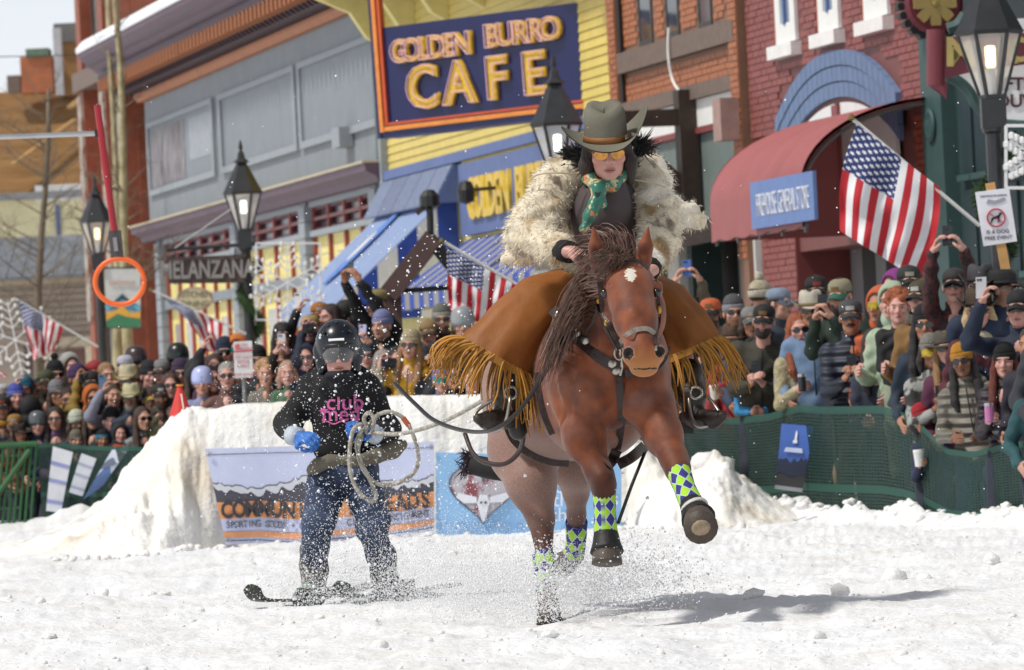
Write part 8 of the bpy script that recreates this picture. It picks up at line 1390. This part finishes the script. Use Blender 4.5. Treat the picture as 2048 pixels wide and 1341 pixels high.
o.tube(smooth_path([R_(738, 852, 30.4), R_(752, 833, 30.36), R_(778, 824, 30.34), R_(806, 836, 30.34), R_(824, 865, 30.34), R_(836, 905, 30.36), R_(834, 935, 30.4), R_(818, 955, 30.42), R_(790, 968, 30.42), R_(755, 968, 30.42), R_(730, 945, 30.42), R_(716, 905, 30.42), R_(724, 868, 30.42)], 8), .0115, 8)
o.tube(smooth_path([R_(736, 858, 30.38), R_(728, 838, 30.36), R_(738, 826, 30.36), R_(748, 840, 30.36), R_(744, 862, 30.38)], 6), .0115, 8)
centre(o.build('tow_rope', ROPE, label='pale tow rope coiled over the skier hand and running to the saddle', cat='rope', smooth=True)); MB().tube([R_(806, 836, 30.33) - np.array(bpy.data.objects['tow_rope'].location), R_(818, 852, 30.33) - np.array(bpy.data.objects['tow_rope'].location)], .0145, 8).build('orange_marker', mat('orange_tape', '#b55a2c', var=.2), bpy.data.objects['tow_rope'])
# ================================================================== flying snow
TET = np.array([(1, 1, 1), (-1, -1, 1), (-1, 1, -1), (1, -1, -1)], float) * .8; TF_ = np.array([(0, 1, 2), (0, 3, 1), (0, 2, 3), (1, 3, 2)])
OCT = np.array([(1, 0, 0), (-1, 0, 0), (0, 1, 0), (0, -1, 0), (0, 0, 1), (0, 0, -1)], float); OF_ = np.array([(0, 2, 4), (2, 1, 4), (1, 3, 4), (3, 0, 4), (2, 0, 5), (1, 2, 5), (3, 1, 5), (0, 3, 5)])
def flakes(C_, R, base, faces):
    n_ = len(C_); q = RNG.normal(0, 1, (n_, 4)); q /= np.linalg.norm(q, axis=1)[:, None]; w_, x, y, z = q.T
    M3 = np.stack([np.stack([1 - 2 * (y * y + z * z), 2 * (x * y - z * w_), 2 * (x * z + y * w_)], -1), np.stack([2 * (x * y + z * w_), 1 - 2 * (x * x + z * z), 2 * (y * z - x * w_)], -1), np.stack([2 * (x * z - y * w_), 2 * (y * z + x * w_), 1 - 2 * (x * x + y * y)], -1)], 1)
    sc = RNG.uniform(.6, 1.3, (n_, len(base), 1)); v = np.einsum('nij,nkj->nki', M3, base[None] * sc) * R[:, None, None] + C_[:, None, :]; return v.reshape(-1, 3), (faces[None] + (np.arange(n_) * len(base))[:, None, None]).reshape(-1, 3)
def pix(n_, fx, fy, d0, d1): px = fx(n_); py = fy(n_); d_ = RNG.uniform(d0, d1, n_); return CAM + (FWD + np.outer((px - CXP) / FPX, RGT) + np.outer((CYP - py) / FPX, UPV)) * d_[:, None]
U = lambda a, b_: (lambda n_: RNG.uniform(a, b_, n_)); Nn = lambda m_, s_: (lambda n_: RNG.normal(m_, s_, n_))
sets = [(pix(800, Nn(690, 95), Nn(860, 120), 29.4, 30.5), .0022), (pix(1100, Nn(690, 85), Nn(1070, 90), 29.6, 30.6), .0024), (pix(2200, Nn(690, 110), Nn(1185, 35), 29.8, 30.7), .0034), (pix(1000, Nn(850, 120), Nn(1000, 120), 28, 30.5), .003), (pix(2600, Nn(1000, 130), Nn(1190, 45), 26.2, 29), .0032), (pix(2600, Nn(1090, 38), Nn(1185, 45), 26.2, 26.75), .0034), (pix(1500, Nn(1290, 70), Nn(1150, 50), 25.5, 27), .003), (pix(500, U(700, 1050), U(450, 860), 27.5, 30.5), .0042), (pix(260, U(150, 2040), U(150, 1000), 25, 33), .003), (pix(500, U(430, 640), U(720, 900), 29, 31), .0026)]
C_ = np.concatenate([a for a, _ in sets]); Rr = np.concatenate([np.full(len(a), r_) * np.exp(RNG.normal(0, .38, len(a))) for a, r_ in sets]); big = pix(120, Nn(700, 130), Nn(880, 160), 28.5, 30.5); C_ = np.concatenate([C_, big, pix(60, U(560, 1300), U(760, 1200), 26, 29)]); Rr = np.concatenate([Rr, RNG.uniform(.005, .012, 180)])
ok = C_[:, 2] > .03; vs, F_ = flakes(C_[ok], Rr[ok], OCT, OF_); M_FLY = mat('flying_snow', (.84, .85, .87), rough=.7, var=0)
tag(link(bpy.data.objects.new('flying_snow', np_mesh('flying_snow', vs, F_, M_FLY, smooth=False))), 'crumbs of snow flying up around the skier and the horse', 'snow', kind='stuff')
sets = [(pix(26000, Nn(985, 115), Nn(1185, 45), 26.3, 29.5)), (pix(11000, Nn(1180, 90), Nn(1165, 38), 26.4, 28)), (pix(9000, Nn(720, 110), Nn(1190, 34), 29.8, 31)), (pix(5000, Nn(870, 90), Nn(1120, 55), 28.5, 31)), (pix(3000, Nn(690, 70), Nn(1100, 70), 30, 30.7))]
C_ = np.concatenate(sets); ok = C_[:, 2] > .02; C_ = C_[ok]; vs, F_ = flakes(C_, RNG.uniform(.0014, .0030, len(C_)), TET, TF_); tag(link(bpy.data.objects.new('snow_powder', np_mesh('snow_powder', vs, F_, M_FLY, smooth=False))), 'cloud of fine snow powder kicked up by hooves and skis', 'snow', kind='stuff')
bpy.context.view_layer.update()
